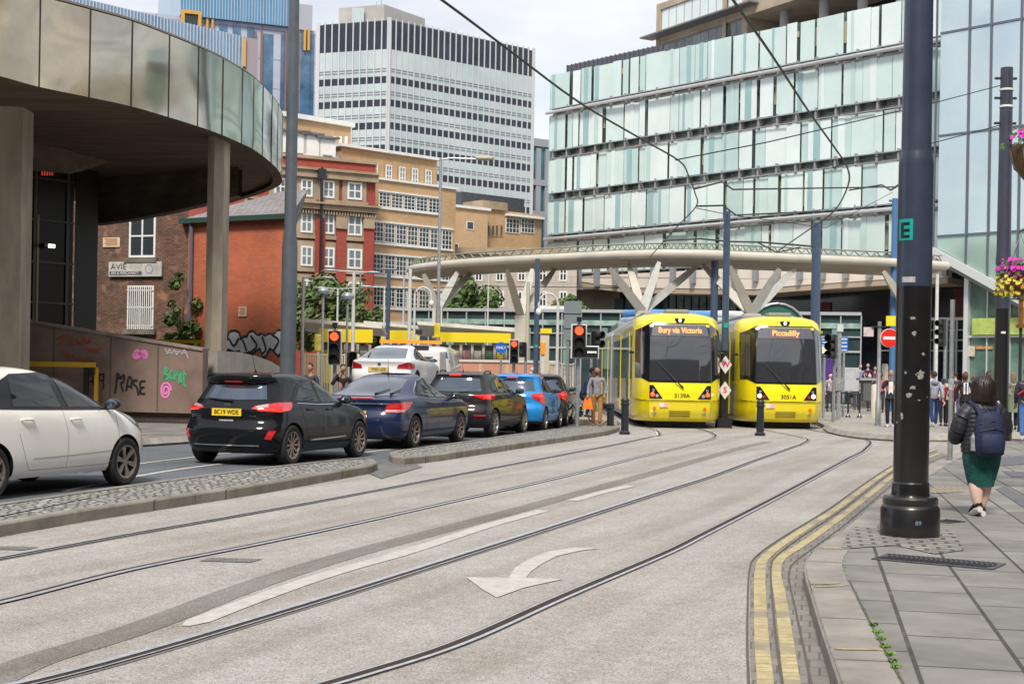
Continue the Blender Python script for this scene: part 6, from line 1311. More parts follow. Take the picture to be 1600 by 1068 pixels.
def suv(pos, hs, label, pm, rimm, pl):
    t, sh, o = car('crossover_car', label, pos, hs, rows_x, Lx, 0.80, 2.57, 0.34, 0.21, 0.89, pm, rimm, 'multi', 8, 0.36)
    sh.patch('rear_window', [(-0.60, 1.09), (0, 1.075), (0.60, 1.09)], [(-0.58, 1.38), (0, 1.40), (0.58, 1.38)], M_cglassr, o, xz=False, off=0.008, nu=10)
    sh.patch('high_brake_light', [(-0.09, 1.452), (0.09, 1.452)], [(-0.09, 1.472), (0.09, 1.472)], M_tailon, o, xz=False, off=0.02, nu=6)
    wiper(sh, o, 0.0, 1.06, 0.3, 1.08); plate(sh, o, 0.84, pl); aerial(o, 0.95, 1.53, 0.2, -0.08)
    for sd in (1, -1):
        q = lambda y, z: (sh.qy(y*sd, z), z)
        tl = sh.patch('tail_light', [q(0.50, 0.98), q(0.72, 0.90), (sd*1.06, 0.90)], [q(0.48, 1.0), (sd*0.85, 1.02), (sd*1.14, 1.03)], M_tail, o, xz=False, off=0.014, nu=6)
        sh.patch('brake_lamp', [q(0.72, 0.925), (sd*0.92, 0.925)], [q(0.72, 0.985), (sd*0.92, 0.985)], M_tailon, tl, xz=False, off=0.02, nu=4, nv=3)
        sh.patch('fog_reflector', [q(0.55, 0.52), q(0.78, 0.52)], [q(0.55, 0.545), q(0.80, 0.55)], M_tail, o, xz=False, off=0.012, nu=4, nv=2)
        fb = [(0.72, 1.07), (1.2, 1.045), (2.0, 1.035), (2.86, 1.03)]; ft = [(0.82, 1.30), (1.2, 1.42), (1.75, 1.45), (2.35, 1.37)]
        dlo(sh, o, [([(0.84, 1.10), (1.0, 1.08), (1.08, 1.075)], [(0.90, 1.28), (0.98, 1.33), (1.10, 1.36)]), ([(1.16, 1.075), (1.45, 1.06), (1.78, 1.055)], [(1.17, 1.375), (1.45, 1.405), (1.74, 1.41)]), ([(1.88, 1.055), (2.3, 1.05), (2.76, 1.05)], [(1.84, 1.41), (2.0, 1.405), (2.26, 1.35)])], (fb, ft), sd)
        seam(sh, o, [(1.82, 0.38), (1.84, 0.7), (1.82, 1.02)], side=sd); seam(sh, o, [(2.84, 0.4), (2.88, 0.7), (2.82, 1.0)], side=sd)
        handle(sh, o, 1.35, 0.95, pm, sd); handle(sh, o, 2.1, 0.94, pm, sd); mirror(sh, o, 2.68, 1.06, pm, sd)
        b = MB(); P = [sh.S(sd*(1+k/8), 1.50)+Vector((0, 0, 0.06 if 0 < k < 8 else 0.0)) for k in range(9)]; b.tube(P[0:9], 0.018, 6); b.build('roof_rail', M_trim, o)
    return t
suv(pos, hs, 'dark grey crossover with roof rails between the blue saloon and the bright blue hatchback', H_GREY, M_rims, 'LF   BN')
# ---- bright blue hatchback and the dark car ahead
def small(pos, hs, label, pm, vert=True, name='hatchback_car', tail=None):
    k = 1.52/1.475; rw_ = [(z*k, xr*0.8, xf-0.1, w_*0.985) for z, xr, xf, w_ in rows_f]
    t, sh, o = car(name, label, pos, hs, rw_, Lf-0.1, 0.72, 2.46, 0.32, 0.195, 0.855, pm, M_rims, 'multi', 8, 0.30)
    sh.patch('rear_window', [(-0.58, 1.07), (0, 1.06), (0.58, 1.07)], [(-0.58, 1.34), (0, 1.36), (0.58, 1.34)], M_cglassr, o, xz=False, off=0.008, nu=10)
    sh.patch('high_brake_light', [(-0.1, 1.405), (0.1, 1.405)], [(-0.1, 1.425), (0.1, 1.425)], M_tailon, o, xz=False, off=0.02, nu=6)
    plate(sh, o, 0.62, '', xoff=0.01); aerial(o, 0.9, 1.49, 0.2, -0.05)
    for sd in (1, -1):
        q = lambda y, z: (sh.qy(y*sd, z), z)
        tl = sh.patch('tail_light', [q(0.60, 0.86), (sd*0.9, 0.70), (sd*1.0, 0.70)], [q(0.50, 0.98), (sd*0.86, 1.02), (sd*1.06, 1.02)], M_tail, o, xz=False, off=0.014, nu=6)
        sh.patch('brake_lamp', [q(0.66, 0.90), (sd*0.92, 0.90)], [q(0.64, 0.95), (sd*0.92, 0.95)], M_tailon, tl, xz=False, off=0.02, nu=4, nv=3)
        fb = [(0.70, 1.06), (1.2, 1.02), (1.9, 1.01), (2.6, 1.0)]; ft = [(0.78, 1.20), (1.1, 1.36), (1.6, 1.405), (2.15, 1.35)]
        dlo(sh, o, [([(0.86, 1.07), (1.2, 1.045), (1.62, 1.03)], [(0.94, 1.20), (1.2, 1.34), (1.58, 1.375)]), ([(1.72, 1.03), (2.1, 1.025), (2.52, 1.02)], [(1.68, 1.375), (1.85, 1.37), (2.06, 1.33)])], (fb, ft), sd)
        seam(sh, o, [(1.66, 0.34), (1.68, 0.60), (1.66, 1.0)], side=sd); seam(sh, o, [(2.68, 0.34), (2.72, 0.62), (2.62, 0.98)], side=sd)
        mirror(sh, o, 2.5, 1.03, M_black, sd); handle(sh, o, 1.2, 0.92, pm, sd); handle(sh, o, 1.95, 0.91, pm, sd)
    return t
hs = R(11); small(COL(851, 37.6)+Vector((-0.80*cos(hs), 0.80*sin(hs), 0)), hs, 'bright blue hatchback fourth in the queue behind the dark crossover', H_BLUE)
hs = R(6); small(COL(885, 41.3)+Vector((-0.80*cos(hs), 0.80*sin(hs), 0)), hs, 'dark car at the head of the queue beside the cyclist, mostly hidden', H_DK)
# ---- white saloon riding on a recovery truck
hs = R(9); Y0 = 40.6; pos = COL(601, Y0+1.0)+Vector((0.05, 0, 0.86)); k = 1.45/1.49
t, sh, o = car('saloon_car', 'white saloon with dark red tail lights riding high on the recovery truck bed', pos, hs, [(z*k, xr, xf, w_*0.99) for z, xr, xf, w_ in rows_s], Ls, 1.02, 2.9, 0.335, 0.22, 0.92, H_PW, M_rims, 'multi', 9, 0.25, group=None)
sh.patch('rear_window', [(-0.60, 1.03), (0, 1.01), (0.60, 1.03)], [(-0.62, 1.32), (0, 1.35), (0.62, 1.32)], M_cglassr, o, xz=False, off=0.008, nu=10)
plate(sh, o, 0.70, 'YF63 UZE', wd=0.62, ht=0.14, fs=0.11, m=mat('shaded_plate', (0.62, 0.46, 0.16), 0.5))
b = MB(); b.lathe([(0.001, -0.012), (0.045, -0.012), (0.05, 0)], 18, (sh.S(0, 0.86).x-0.004, 0, 0.87), 'x'); b.build('round_badge', mat('badge_blue', (0.03, 0.06, 0.2), 0.3), o)
wiper(sh, o, -0.32, 1.05, -0.45, 1.2)
M_tail2 = mat('dark_red_lens', (0.36, 0.008, 0.015), 0.12, coat=1)
for sd in (1, -1):
    q = lambda y, z: (sh.qy(y*sd, z), z)
    sh.patch('tail_light', [q(0.50, 0.72), (sd*0.8, 0.72), (sd*1.05, 0.74)], [q(0.54, 0.84), (sd*0.72, 0.92), (sd*1.08, 0.88)], M_tail2, o, xz=False, off=0.014, nu=6)
    fb = [(1.22, 1.02), (1.8, 0.98), (2.6, 0.965), (3.5, 0.96)]; ft = [(1.36, 1.14), (1.75, 1.31), (2.2, 1.375), (3.0, 1.24)]
    dlo(sh, o, [([(1.34, 1.035), (1.8, 1.0), (2.20, 0.99)], [(1.46, 1.15), (1.80, 1.29), (2.12, 1.335)]), ([(2.32, 0.985), (2.8, 0.98), (3.38, 0.978)], [(2.24, 1.34), (2.45, 1.34), (2.86, 1.24)])], (fb, ft), sd)
    mirror(sh, o, 3.25, 0.98, H_PW, sd)
tr = thing('recovery_truck', 'flatbed recovery truck with orange light bar carrying the white saloon', 'truck', (pos.x, pos.y, 0), pi/2-R(3.5))
M_or = mat('orange_beacon', (0.9, 0.22, 0.02), 0.3, emit=(1, 0.28, 0.03), estr=0.6)
b = MB(); b.box(-1.3, -1.1, 0.72, 4.4, 1.1, 0.86); b.build('flatbed', mat('worn_silver_bed', (0.35, 0.35, 0.36), 0.5, 0.4, var=0.3), tr)
b = MB(); b.box(-1.2, -0.45, 0.45, 6.6, 0.45, 0.719); b.build('chassis', M_dark, tr)
b = MB(); b.prismy([(4.6, 0.6), (6.9, 0.6), (6.9, 1.3), (6.35, 2.15), (4.7, 2.2)], -1.02, 1.02); b.build('cab', mat('truck_white', (0.7, 0.7, 0.7), 0.4), tr, bevel=0.05)
b = MB(); b.box(4.59, -0.8, 1.35, 4.598, 0.8, 2.0); b.build('cab_rear_window', M_cglass, tr)
b = MB(); b.box(4.9, -1.02, 2.43, 5.2, 1.0, 2.53); b.build('light_bar', M_or, tr); b = MB(); b.box(5.0, -0.6, 2.2, 5.1, 0.6, 2.359); b.build('light_bar_bracket', M_dark, tr)
for x in (-0.1, 0.9, 5.7):
    for sg in (-1, 1): wheel(tr, x, sg*0.9, 0.36, 0.24, 'multi', M_rims, 8)
# ---- silver van
hs = R(4); pos = COL(664, 49); vn = thing('silver_van', 'silver service van with red trim beyond the white saloon, SERVICE panel on its back', 'van', pos, pi/2-hs)
Lv = 4.9; rows_v = [(0.25, 0.05, Lv-0.1, 0.84), (0.4, 0.0, Lv, 0.90), (0.9, 0.01, Lv-0.03, 0.92), (1.1, 0.02, Lv-0.25, 0.915), (1.25, 0.03, Lv-0.8, 0.90), (1.5, 0.05, Lv-1.15, 0.86), (1.8, 0.09, Lv-1.6, 0.80), (1.92, 0.13, Lv-1.9, 0.74), (1.98, 0.25, Lv-2.2, 0.6), (2.0, 0.5, Lv-2.5, 0.4)]
sh = Shell([(z*1.2, a_, b_, c_) for z, a_, b_, c_ in rows_v], 0.18, 0.6, 4.0); M_sil = paint('silver', (0.52, 0.52, 0.54), 0.3); o = sh.mesh().build('body', [M_sil, M_dark], vn, smooth=35)
sh.patch('rear_window', [(-0.7, 1.98), (0.7, 1.98)], [(-0.66, 2.2), (0.66, 2.2)], M_cglassr, o, xz=False, off=0.006, nu=8)
b = MB(); b.box(-0.03, -0.62, 1.50, 0.025, 0.62, 1.80); b.build('sign_panel', mat('grey_sign_panel', (0.30, 0.31, 0.33), 0.5), o)
text('SERVICE', o, (-0.036, -0.16, 1.65), (R(90), 0, R(-90)), 0.2, M_black, 0.001, sx=1.1, bold=0.006)
for sd in (1, -1): sh.patch('tail_light', [(sd*0.84, 1.25), (sd*0.98, 1.25)], [(sd*0.84, 1.5), (sd*0.98, 1.5)], M_tail, o, xz=False, off=0.02); sh.patch('red_stripe', [(sd*0.72, 1.86), (sd*0.9, 1.82)], [(sd*0.72, 1.93), (sd*0.9, 1.90)], M_tail, o, xz=False, off=0.01)
for x in (0.9, 3.9):
    for sg in (-1, 1): wheel(vn, x, sg*0.82, 0.33, 0.22, 'multi', M_rims, 8)

# ================================================================= TRAMS
M_ty = mat('tram_yellow', (0.92, 0.76, 0.01), 0.32, coat=0.6); M_tg = mat('tram_silver', (0.55, 0.56, 0.57), 0.35, 0.35, coat=0.3, var=0.12, vscale=0.8); M_tb = mat('tram_black_mask', (0.010, 0.011, 0.014), 0.12, coat=1.0)
M_tscr = mat('tram_windscreen', (0.035, 0.038, 0.045), 0.03, 0.15, spec=1.0, coat=1.0); M_twin = mat('tram_side_glass', (0.05, 0.06, 0.055), 0.04, 0.35, spec=1.0, coat=0.8, var=0.6, vscale=1.2, col2=(0.16, 0.15, 0.11)); M_skirt = mat('tram_underframe', (0.010, 0.010, 0.010), 0.8)
TW = 1.29
trows = [(0.20, 0.42, 0.80, 0.97), (0.30, 0.24, 0.84, 0.99), (0.50, 0.12, 0.87, 1), (0.80, 0.04, 0.88, 1), (0.82, 0.0, 0.88, 1), (1.10, 0.0, 0.88, 1), (1.36, 0.05, 0.88, 1), (1.9, 0.14, 0.87, 1), (2.5, 0.27, 0.86, 1), (3.0, 0.42, 0.84, 0.985), (3.16, 0.52, 0.80, 0.955), (3.28, 0.72, 0.68, 0.88), (3.36, 1.05, 0.5, 0.72), (3.40, 1.6, 0.3, 0.5)]
class TShell(Shell):
    def __init__(s, rows, length):
        s.rows = []; s.len = length
        for a, b in zip(rows[:-1], rows[1:]):
            for j in range(3): s.rows.append(Vector(a).lerp(Vector(b), j/3))
        s.rows.append(Vector(rows[-1]))
    def on(s, r, u):      # u: metres round the nose from the centre line
        z, yf, a, k = r; sg = 1 if u >= 0 else -1; u = abs(u); W_ = TW*k
        pts = [(0, -0.03), (a*0.6, -0.012), (a, 0.03), (a+(W_-a)*0.55, 0.38), (W_-0.05, 0.86), (W_, 1.25), (W_, s.len-yf)]; us = [0, 0.55, 0.88, 1.25, 1.75, 2.15, 2.15+s.len-1.25]
        for i in range(6):
            if u <= us[i+1]: t = (u-us[i])/(us[i+1]-us[i]); return Vector((sg*lerp(pts[i][0], pts[i+1][0], t), yf+lerp(pts[i][1], pts[i+1][1], t)*1.0, z))
        return Vector((sg*W_, s.len, z))
    def N(s, q, z):
        p = s.S(q, z); a = s.S(q+0.02, z)-s.S(q-0.02, z); b = s.S(q, z+0.02)-s.S(q, z-0.02); n_ = a.cross(b).normalized(); return n_ if n_.dot(p-Vector((0, 6, 1.8))) > 0 else -n_
def tram(pos, rz, label, dest, num, lampc):
    t = thing('tram', label, 'tram', pos, rz, 'yellow trams at the stop'); Lt = 13.2; sh = TShell(trows, Lt)
    us = [0, 0.28, 0.55, 0.72, 0.88, 1.0, 1.13, 1.25, 1.5, 1.75, 1.95, 2.15, 2.6]+[2.15+(Lt-1.25)*k/10 for k in range(1, 11)]; ring = [-u for u in us[1:]][::-1]+us; n = len(ring); b = MB(); vs = []
    for r in sh.rows: vs += [sh.on(r, u) for u in ring]
    fs, ms = [], []
    for i in range(len(sh.rows)-1):
        for k in range(n):
            j = (k+1) % n; fs.append((i*n+k, i*n+j, (i+1)*n+j, (i+1)*n+k)); ua = abs(ring[k]+(ring[j] if j else ring[k]))/2; z = sh.rows[i][0]
            ms.append(0 if ua < 2.4 and k < n-1 else (2 if z > 3.1 else 1))
    fs += [tuple(range(n))[::-1], tuple(range((len(sh.rows)-1)*n, len(sh.rows)*n))]; ms += [1, 2]
    b.add(vs, fs); b.m = ms; o = b.build('body', [M_ty, M_tg, mat('tram_roof_grey', (0.36, 0.37, 0.38), 0.5, var=0.2)], t, smooth=28)
    P = lambda nm, bt, tp, m, off=0.006, par=o, nu=6, nv=8: sh.patch(nm, bt, tp, m, par, off=off, nu=nu, nv=nv, xz=False)
    P('black_mask', [(-1.75, 1.46), (-1.25, 1.46), (-0.88, 1.33), (-0.55, 1.33), (0.55, 1.33), (0.88, 1.33), (1.25, 1.46), (1.75, 1.46)], [(-1.75, 2.86), (-1.25, 2.92), (-0.88, 3.06), (-0.55, 3.06), (0.55, 3.06), (0.88, 3.06), (1.25, 2.92), (1.75, 2.86)], M_tb, 0.010)
    P('windscreen', [(-0.88, 1.38), (-0.55, 1.38), (0.55, 1.38), (0.88, 1.38)], [(-0.88, 2.66), (-0.55, 2.66), (0.55, 2.66), (0.88, 2.66)], M_tscr, 0.017)
    P('destination_screen', [(-0.86, 2.68), (-0.55, 2.68), (0.55, 2.68), (0.86, 2.68)], [(-0.80, 3.0), (-0.55, 3.0), (0.55, 3.0), (0.80, 3.0)], mat('display_glass', (0.10, 0.105, 0.13), 0.15, coat=1), 0.017)
    for sg in (-1, 1): P('cab_side_window', [(sg*1.12, 1.56), (sg*1.68, 1.56)], [(sg*1.12, 2.8), (sg*1.68, 2.8)], M_twin, 0.018)
    c = sh.S(0, 2.84); nrm = sh.N(0, 2.84); tl = math.atan2(0.35, 1.2)
    text(dest, o, (0, c.y-0.035, 2.84), (R(90)-0.27, 0, 0), 0.235, mat('amber_led', (1, 0.3, 0.08), 0.5, emit=(1, 0.24, 0.06), estr=1.6), 0.001, sx=0.80 if len(dest) > 12 else 0.95, name='destination_text', bold=0.005)
    text(num, o, (0.05, sh.S(0, 0.95).y-0.012, 0.95), (R(90), 0, 0), 0.17, M_black, 0.001, name='fleet_number', bold=0.001)
    for sg in (-1, 1):
        h = P('headlight', [(sg*0.66, 0.88), (sg*0.90, 0.86)] if sg > 0 else [(sg*0.90, 0.86), (sg*0.66, 0.88)], [(sg*0.82, 1.24), (sg*0.88, 1.24)] if sg > 0 else [(sg*0.88, 1.24), (sg*0.82, 1.24)], M_tb, 0.012)
        h2 = P('headlight', [(sg*0.52, 0.86), (sg*0.88, 0.86)], [(sg*0.78, 1.25), (sg*0.88, 1.25)], M_tb, 0.013)
        bpy.data.objects.remove(h)
        for (uu, zz, rr, mm) in ((0.78, 1.10, 0.04, M_chrome), (0.80, 0.98, 0.062, lampc), (0.68, 0.94, 0.05, M_lensw if lampc is M_red_lamp else mat('off_red_lens', (0.3, 0.02, 0.02), 0.2))):
            p = sh.S(sg*uu, zz); k = MB(); k.lathe([(rr, -0.035), (rr*0.7, -0.045), (0.001, -0.048)], 16, (p.x, p.y, p.z), 'y', cap=False); k.lathe([(rr, -0.035), (rr, 0.0)], 16, (p.x, p.y, p.z), 'y', cap=False); k.build('lamp', mm, h2)
        for zz, mm in ((0.58, mat('orange_reflector', (0.8, 0.14, 0.02), 0.3)), (0.42, mat('grey_lens', (0.18, 0.22, 0.12), 0.2))):
            p = sh.S(sg*0.74, zz); k = MB(); k.lathe([(0.05, -0.02), (0.001, -0.026)], 14, (p.x, p.y, p.z), 'y', cap=False); k.lathe([(0.05, -0.02), (0.05, 0.02)], 14, (p.x, p.y, p.z), 'y', cap=False); k.build('marker_lamp', mm, o)
    P('panel_gap', [(-1.7, 0.812), (1.7, 0.812)], [(-1.7, 0.828), (1.7, 0.828)], M_trim, 0.004, nu=16, nv=1)
    k = MB()
    for zz in (0.36, 0.43, 0.50): p = sh.S(0, zz); k.box(-0.30, p.y-0.012, zz-0.007, 0.30, p.y+0.05, zz+0.007)
    k.build('grille_slots', M_trim, o)
    for uu, cc in ((-0.55, (0.8, 0.7, 0.5)), (-0.42, (0.75, 0.4, 0.5))):
        p = sh.S(uu, 0.70); k = MB(); k.box(p.x-0.06, p.y-0.012, 0.62, p.x+0.06, p.y+0.02, 0.78); k.build('sticker', mat('sticker_%d' % int(cc[1]*100), cc, 0.6), o)
    k = MB(); p0, p1 = sh.S(-0.70, 1.95), sh.S(0.08, 1.18); k.tube([(p0.x, p0.y-0.04, p0.z), (lerp(p0.x, p1.x, .7), p1.y-0.07, lerp(p0.z, p1.z, .7)), (p1.x, p1.y-0.05, p1.z)], [0.008, 0.014, 0.03], 6); k.build('wiper', M_trim, o)
    k = MB(); p = sh.S(0, 3.13); k.prismy([(-0.15, 3.2), (0.15, 3.2), (0.10, 3.07), (-0.10, 3.07)], p.y-0.04, p.y+0.1); q = k.build('top_light_housing', M_tb, o); k = MB(); k.lathe([(0.05, -0.02), (0.001, -0.025)], 12, (0, p.y-0.04, 3.14), 'y', cap=False); k.build('top_lamp', mat('white_lamp', (0.9, 0.95, 1), 0.3, emit=(0.9, 0.95, 1), estr=1.2), q)
    # roof equipment, skirts, coupler, wheels
    k = MB(); k.box(-0.35, 1.3, 3.38, 0.35, 2.1, 3.50); k.box(-0.85, 3.4, 3.38, 0.85, 6.5, 3.50); k.box(-0.85, 7.2, 3.38, 0.85, 10.5, 3.50); k.build('roof_equipment', mat('roof_box_grey', (0.22, 0.23, 0.26), 0.6), t, bevel=0.04)
    k = MB(); k.box(-0.82, 0.55, 0.02, 0.82, 3.0, 0.26); k.box(-1.05, 3.0, 0.06, 1.05, Lt*2, 0.24); k.build('underframe', M_skirt, t)
    for y_ in (1.6, 3.4, 10.5, 12.3):
        for sg in (-1, 1): k = MB(); k.lathe([(0.3, -0.06), (0.3, 0.06)], 20, (sg*0.72, y_, 0.305), 'x'); k.build('wheel', M_skirt, t)
    # side windows and doors
    def sidepart(root, sh_, y0, lay, sgs=(-1, 1)):
        for sg in sgs:
            for kind, a, c_ in lay:
                xs = TW
                if kind == 'w': k = MB(); k.box(sg*(xs+0.003) if sg > 0 else sg*(xs+0.012), y0+a, 1.42, sg*(xs+0.012) if sg > 0 else sg*(xs+0.003), y0+c_, 2.72); k.build('side_window', M_twin, root)
                else:
                    k = MB(); k.box(min(sg*(xs+0.002), sg*(xs+0.02)), y0+a, 0.36, max(sg*(xs+0.002), sg*(xs+0.02)), y0+c_, 2.86); d = k.build('door', M_ty, root)
                    k = MB(); m_ = (a+c_)/2
                    for aa, bb in ((a+0.09, m_-0.05), (m_+0.05, c_-0.09)): k.box(min(sg*(xs+0.021), sg*(xs+0.028)), y0+aa, 0.62, max(sg*(xs+0.021), sg*(xs+0.028)), y0+bb, 2.70)
                    k.build('door_glass', M_twin, d)
    sidepart(o, sh, 0, [('w', 1.75, 2.55), ('d', 2.75, 4.15), ('w', 4.35, 5.7), ('w', 5.8, 7.1), ('d', 7.35, 8.75), ('w', 8.95, 10.3), ('w', 10.4, 12.0)])
    k = MB()
    for sg in (-1, 1): k.box(min(sg*(TW+0.001), sg*(TW+0.006)), 1.3, 1.30, max(sg*(TW+0.001), sg*(TW+0.006)), Lt-0.2, 1.36); k.box(min(sg*(TW+0.001), sg*(TW+0.006)), 1.3, 2.90, max(sg*(TW+0.001), sg*(TW+0.006)), Lt-0.2, 2.96)
    k.build('yellow_lining', M_ty, o)
    k = MB(); k.prism([(-TW+0.12, Lt+0.001), (TW-0.12, Lt+0.001), (TW-0.12, Lt+0.79), (-TW+0.12, Lt+0.79)], 0.3, 3.2); k.build('gangway_bellows', M_skirt, t)
    k = MB(); k.prismy([(-TW, 0.25), (TW, 0.25), (TW, 3.05), (TW-0.25, 3.34), (-TW+0.25, 3.34), (-TW, 3.05)], Lt+0.8, Lt*2); r2 = k.build('rear_section', M_tg, t, bevel=0.06)
    sidepart(r2, sh, Lt+0.8, [('w', 0.4, 1.9), ('d', 2.1, 3.5), ('w', 3.7, 5.2), ('w', 5.4, 6.9), ('d', 7.1, 8.5), ('w', 8.7, 11.0)])
    k = MB(); k.box(-0.95, Lt+2.5, 3.345, 0.95, Lt+8, 3.6); k.build('roof_equipment', MATS['roof_box_grey'], r2, bevel=0.04)
    for sg in (-1, 1): k = MB(); k.tube([(sg*(TW), 1.1, 2.2), (sg*(TW+0.10), 1.05, 2.2), (sg*(TW+0.10), 1.0, 2.2)], 0.04, 6); k.build('camera_pod', M_trim, o)
    return t
M_whead = mat('lit_headlamp', (1, 0.9, 0.7), 0.3, emit=(1, 0.85, 0.6), estr=3.5)
tram((4.86, 41.0, 0), R(-1.0), 'yellow tram showing Bury via Victoria, red lamps lit, left of the two', 'Bury via Victoria', '3139A', M_red_lamp)
tram((8.12, 42.0, 0), R(-0.5), 'yellow tram showing Piccadilly with white headlamps lit, right of the two', 'Piccadilly', '3051A', M_whead)
# ================================================================= POLES, SIGNALS, SIGNS, WIRES
def polething(name, label, px, Y, prof, m, cat='pole', group=None, n=20, base=0.0, extra=None):
    """prof: list of (radius, z) on the ground point in picture column px (column measured at the foot)"""
    c = COL(px, Y); c.z = base; t = thing(name, label, cat, c, 0, group); b = MB(); b.lathe(prof, n); o = b.build('shaft', m, t, smooth=35); return t, o
# the big pole in the foreground
c = G(1421, 842, 0.12); c.y += 0.0; X0, Y0 = c.x, 14.06
t = thing('catenary_pole', 'huge black and blue-grey pole with bell base and teal E sticker on the right pavement', 'pole', (COL(1421, 13.0).x, 13.0, 0.12))
t.scale = (0.92, 0.92, 0.92)
mpp = 14.06/FOC
b = MB(); b.lathe([(0.288, 0), (0.290, 0.02), (0.288, 0.27), (0.275, 0.295), (0.262, 0.31), (0.268, 0.33), (0.268, 0.37), (0.25, 0.395), (0.19, 0.405)], 48); o = b.build('base', M_black, t, smooth=30)
b = MB(); b.lathe([(0.19, 0.405), (0.185, 0.42), (0.182, 0.52), (0.172, 0.535), (0.170, 2.47)], 48, cap=False); b.build('lower_shaft', mat('chipped_black_paint', (0.010, 0.010, 0.011), 0.3, coat=0.5, var=0.3, vscale=5), t, smooth=30)
M_upper = mat('big_pole_blue_grey', (0.040, 0.052, 0.085), 0.34, var=0.18, vscale=3, spec=0.4, coat=0.15)
b = MB(); b.lathe([(0.171, 2.471), (0.168, 3.68), (0.163, 3.74), (0.150, 3.79), (0.146, 3.82), (0.135, 6.2), (0.125, 9.5)], 48); b.build('upper_shaft', M_upper, t, smooth=30)
def curved_label(parent, r, a0, a1, z0, z1, m, name, seg=8, dz=0):
    b = MB(); vs = []
    for k in range(seg+1):
        a = lerp(a0, a1, k/seg); vs += [(r*sin(a), -r*cos(a), z0), (r*sin(a), -r*cos(a), z1)]
    b.add(vs, [(2*k, 2*k+2, 2*k+3, 2*k+1) for k in range(seg)]); return b.build(name, m, parent)
M_tealst = mat('teal_sticker', (0.0, 0.33, 0.30), 0.5)
st = curved_label(t, 0.1718, R(-78), R(-22), 2.92, 3.13, M_tealst, 'teal_sticker')
for z in (2.955, 3.015, 3.08): curved_label(st, 0.1728, R(-66), R(-33), z-0.014, z+0.016, M_black, 'letter_stroke', 5)
curved_label(st, 0.1732, R(-66), R(-53), 2.945, 3.095, M_black, 'letter_stroke', 3)
curved_label(t, 0.1718, R(-58), R(-12), 2.505, 2.56, mat('torn_white_label', (0.42, 0.42, 0.44), 0.7, var=0.3, vscale=30), 'white_label')
M_scr = mat('scratched_sticker', (0.30, 0.29, 0.28), 0.8, var=0.6, vscale=60)
rr = random.Random(8)
for (px_, py_, w_, h_) in [(1438, 585, 16, 18), (1426, 605, 10, 8), (1421, 617, 12, 9), (1443, 553, 6, 6), (1426, 497, 12, 5), (1428, 520, 9, 9), (1416, 582, 5, 5), (1411, 650, 7, 14), (1404, 660, 5, 4), (1436, 625, 5, 3), (1450, 620, 3, 3)]:
    p = AT(px_, py_, 12.85); dx = (p.x-t.location.x)/0.92; a = math.asin(max(-0.95, min(0.95, dx/0.172))); z = (p.z-0.12)/0.92; hw = w_*mpp/2/0.172; hh = h_*mpp/2
    b = MB(); k = 12; pts = []
    for i in range(k):
        q = 2*pi*i/k; s_ = rr.uniform(0.55, 1.1); aa = a+hw*cos(q)*s_; pts.append((0.1715*sin(aa), -0.1715*cos(aa), z+hh*sin(q)*s_))
    b.add(pts+[(0.1735*sin(a), -0.1735*cos(a), z)], [(i, (i+1) % k, k) for i in range(k)]); b.build('sticker_remnant', M_scr, t)
text('89', t, (0.0, -0.294, 0.15), (R(90), 0, 0), 0.06, mat('pole_number_blue', (0.20, 0.30, 0.36), 0.6), 0.001, name='pole_number')
# second pole at the right
t = thing('catenary_pole', 'tall blue-grey and black pole with white bands behind the walking woman', 'pole', COL(1563, 34.0)+Vector((0, 0, 0.12)))
b = MB(); b.lathe([(0.26, 0), (0.26, 0.45), (0.19, 0.5), (0.185, 0.6)], 28); b.lathe([(0.175, 0.6), (0.17, 3.15)], 28); b.build('base', M_black, t, smooth=30)
b = MB(); b.lathe([(0.172, 3.151), (0.17, 3.5), (0.178, 3.52), (0.178, 3.6), (0.168, 3.62), (0.168, 4.2), (0.18, 4.22), (0.18, 4.3), (0.17, 4.45), (0.165, 4.6), (0.145, 8.9)], 28); b.build('upper_shaft', mat('pole_indigo_grey', (0.05, 0.055, 0.085), 0.4, var=0.2, vscale=4), t, smooth=30)
for z in (7.95, 8.35): b = MB(); b.lathe([(0.165, z), (0.165, z+0.05)], 24, cap=False); b.build('white_band', M_white, t)
for z in (7.55, 8.15, 8.62): b = MB(); b.box(-0.28, -0.03, z, 0.24, 0.03, z+0.05); b.build('insulator_clamp', M_dark, t)
b = MB(); b.box(-0.09, -0.178, 2.55, 0.02, -0.171, 2.6); b.build('white_label', M_white, t)
# left pole
t, o = polething('lamp_column', 'tall dark grey tapering pole rising from behind the black hatchback', 448, 37.5, [(0.215, 0), (0.21, 2.2), (0.205, 4.7), (0.16, 5.2), (0.15, 9), (0.12, 14)], M_greypole)
# posts between the trams and at the stop
t, o = polething('catenary_pole', 'slim blue pole between the two trams with W and 5 diamond signs', 1130.5, 42.4, [(0.11, 0.9), (0.105, 3.4), (0.10, 6.45)], M_bluepole, group=None)
b = MB(); b.lathe([(0.14, 0.3), (0.135, 0.95), (0.115, 2.3)], 20); b.box(-0.22, -0.22, 0, 0.22, 0.22, 0.3); b.build('black_base', M_black, t, smooth=30)
for z, ch in ((1.88, 'W'), (1.12, '5')):
    b = MB(); b.prismy([(0, z-0.27), (0.19, z), (0, z+0.27), (-0.19, z)], -0.17, -0.155); q = b.build('diamond_sign', mat('diamond_white', (0.62, 0.60, 0.60), 0.5), t)
    text(ch, q, (0, -0.174, z), (R(90), 0, 0), 0.24, mat('sign_red', (0.6, 0.02, 0.04), 0.5), 0.001, name='sign_letter', bold=0.006)
b = MB(); b.cbox((0, -0.118, 3.05), (0.12, 0.01, 0.14)); b.build('teal_sticker', M_tealst, t)
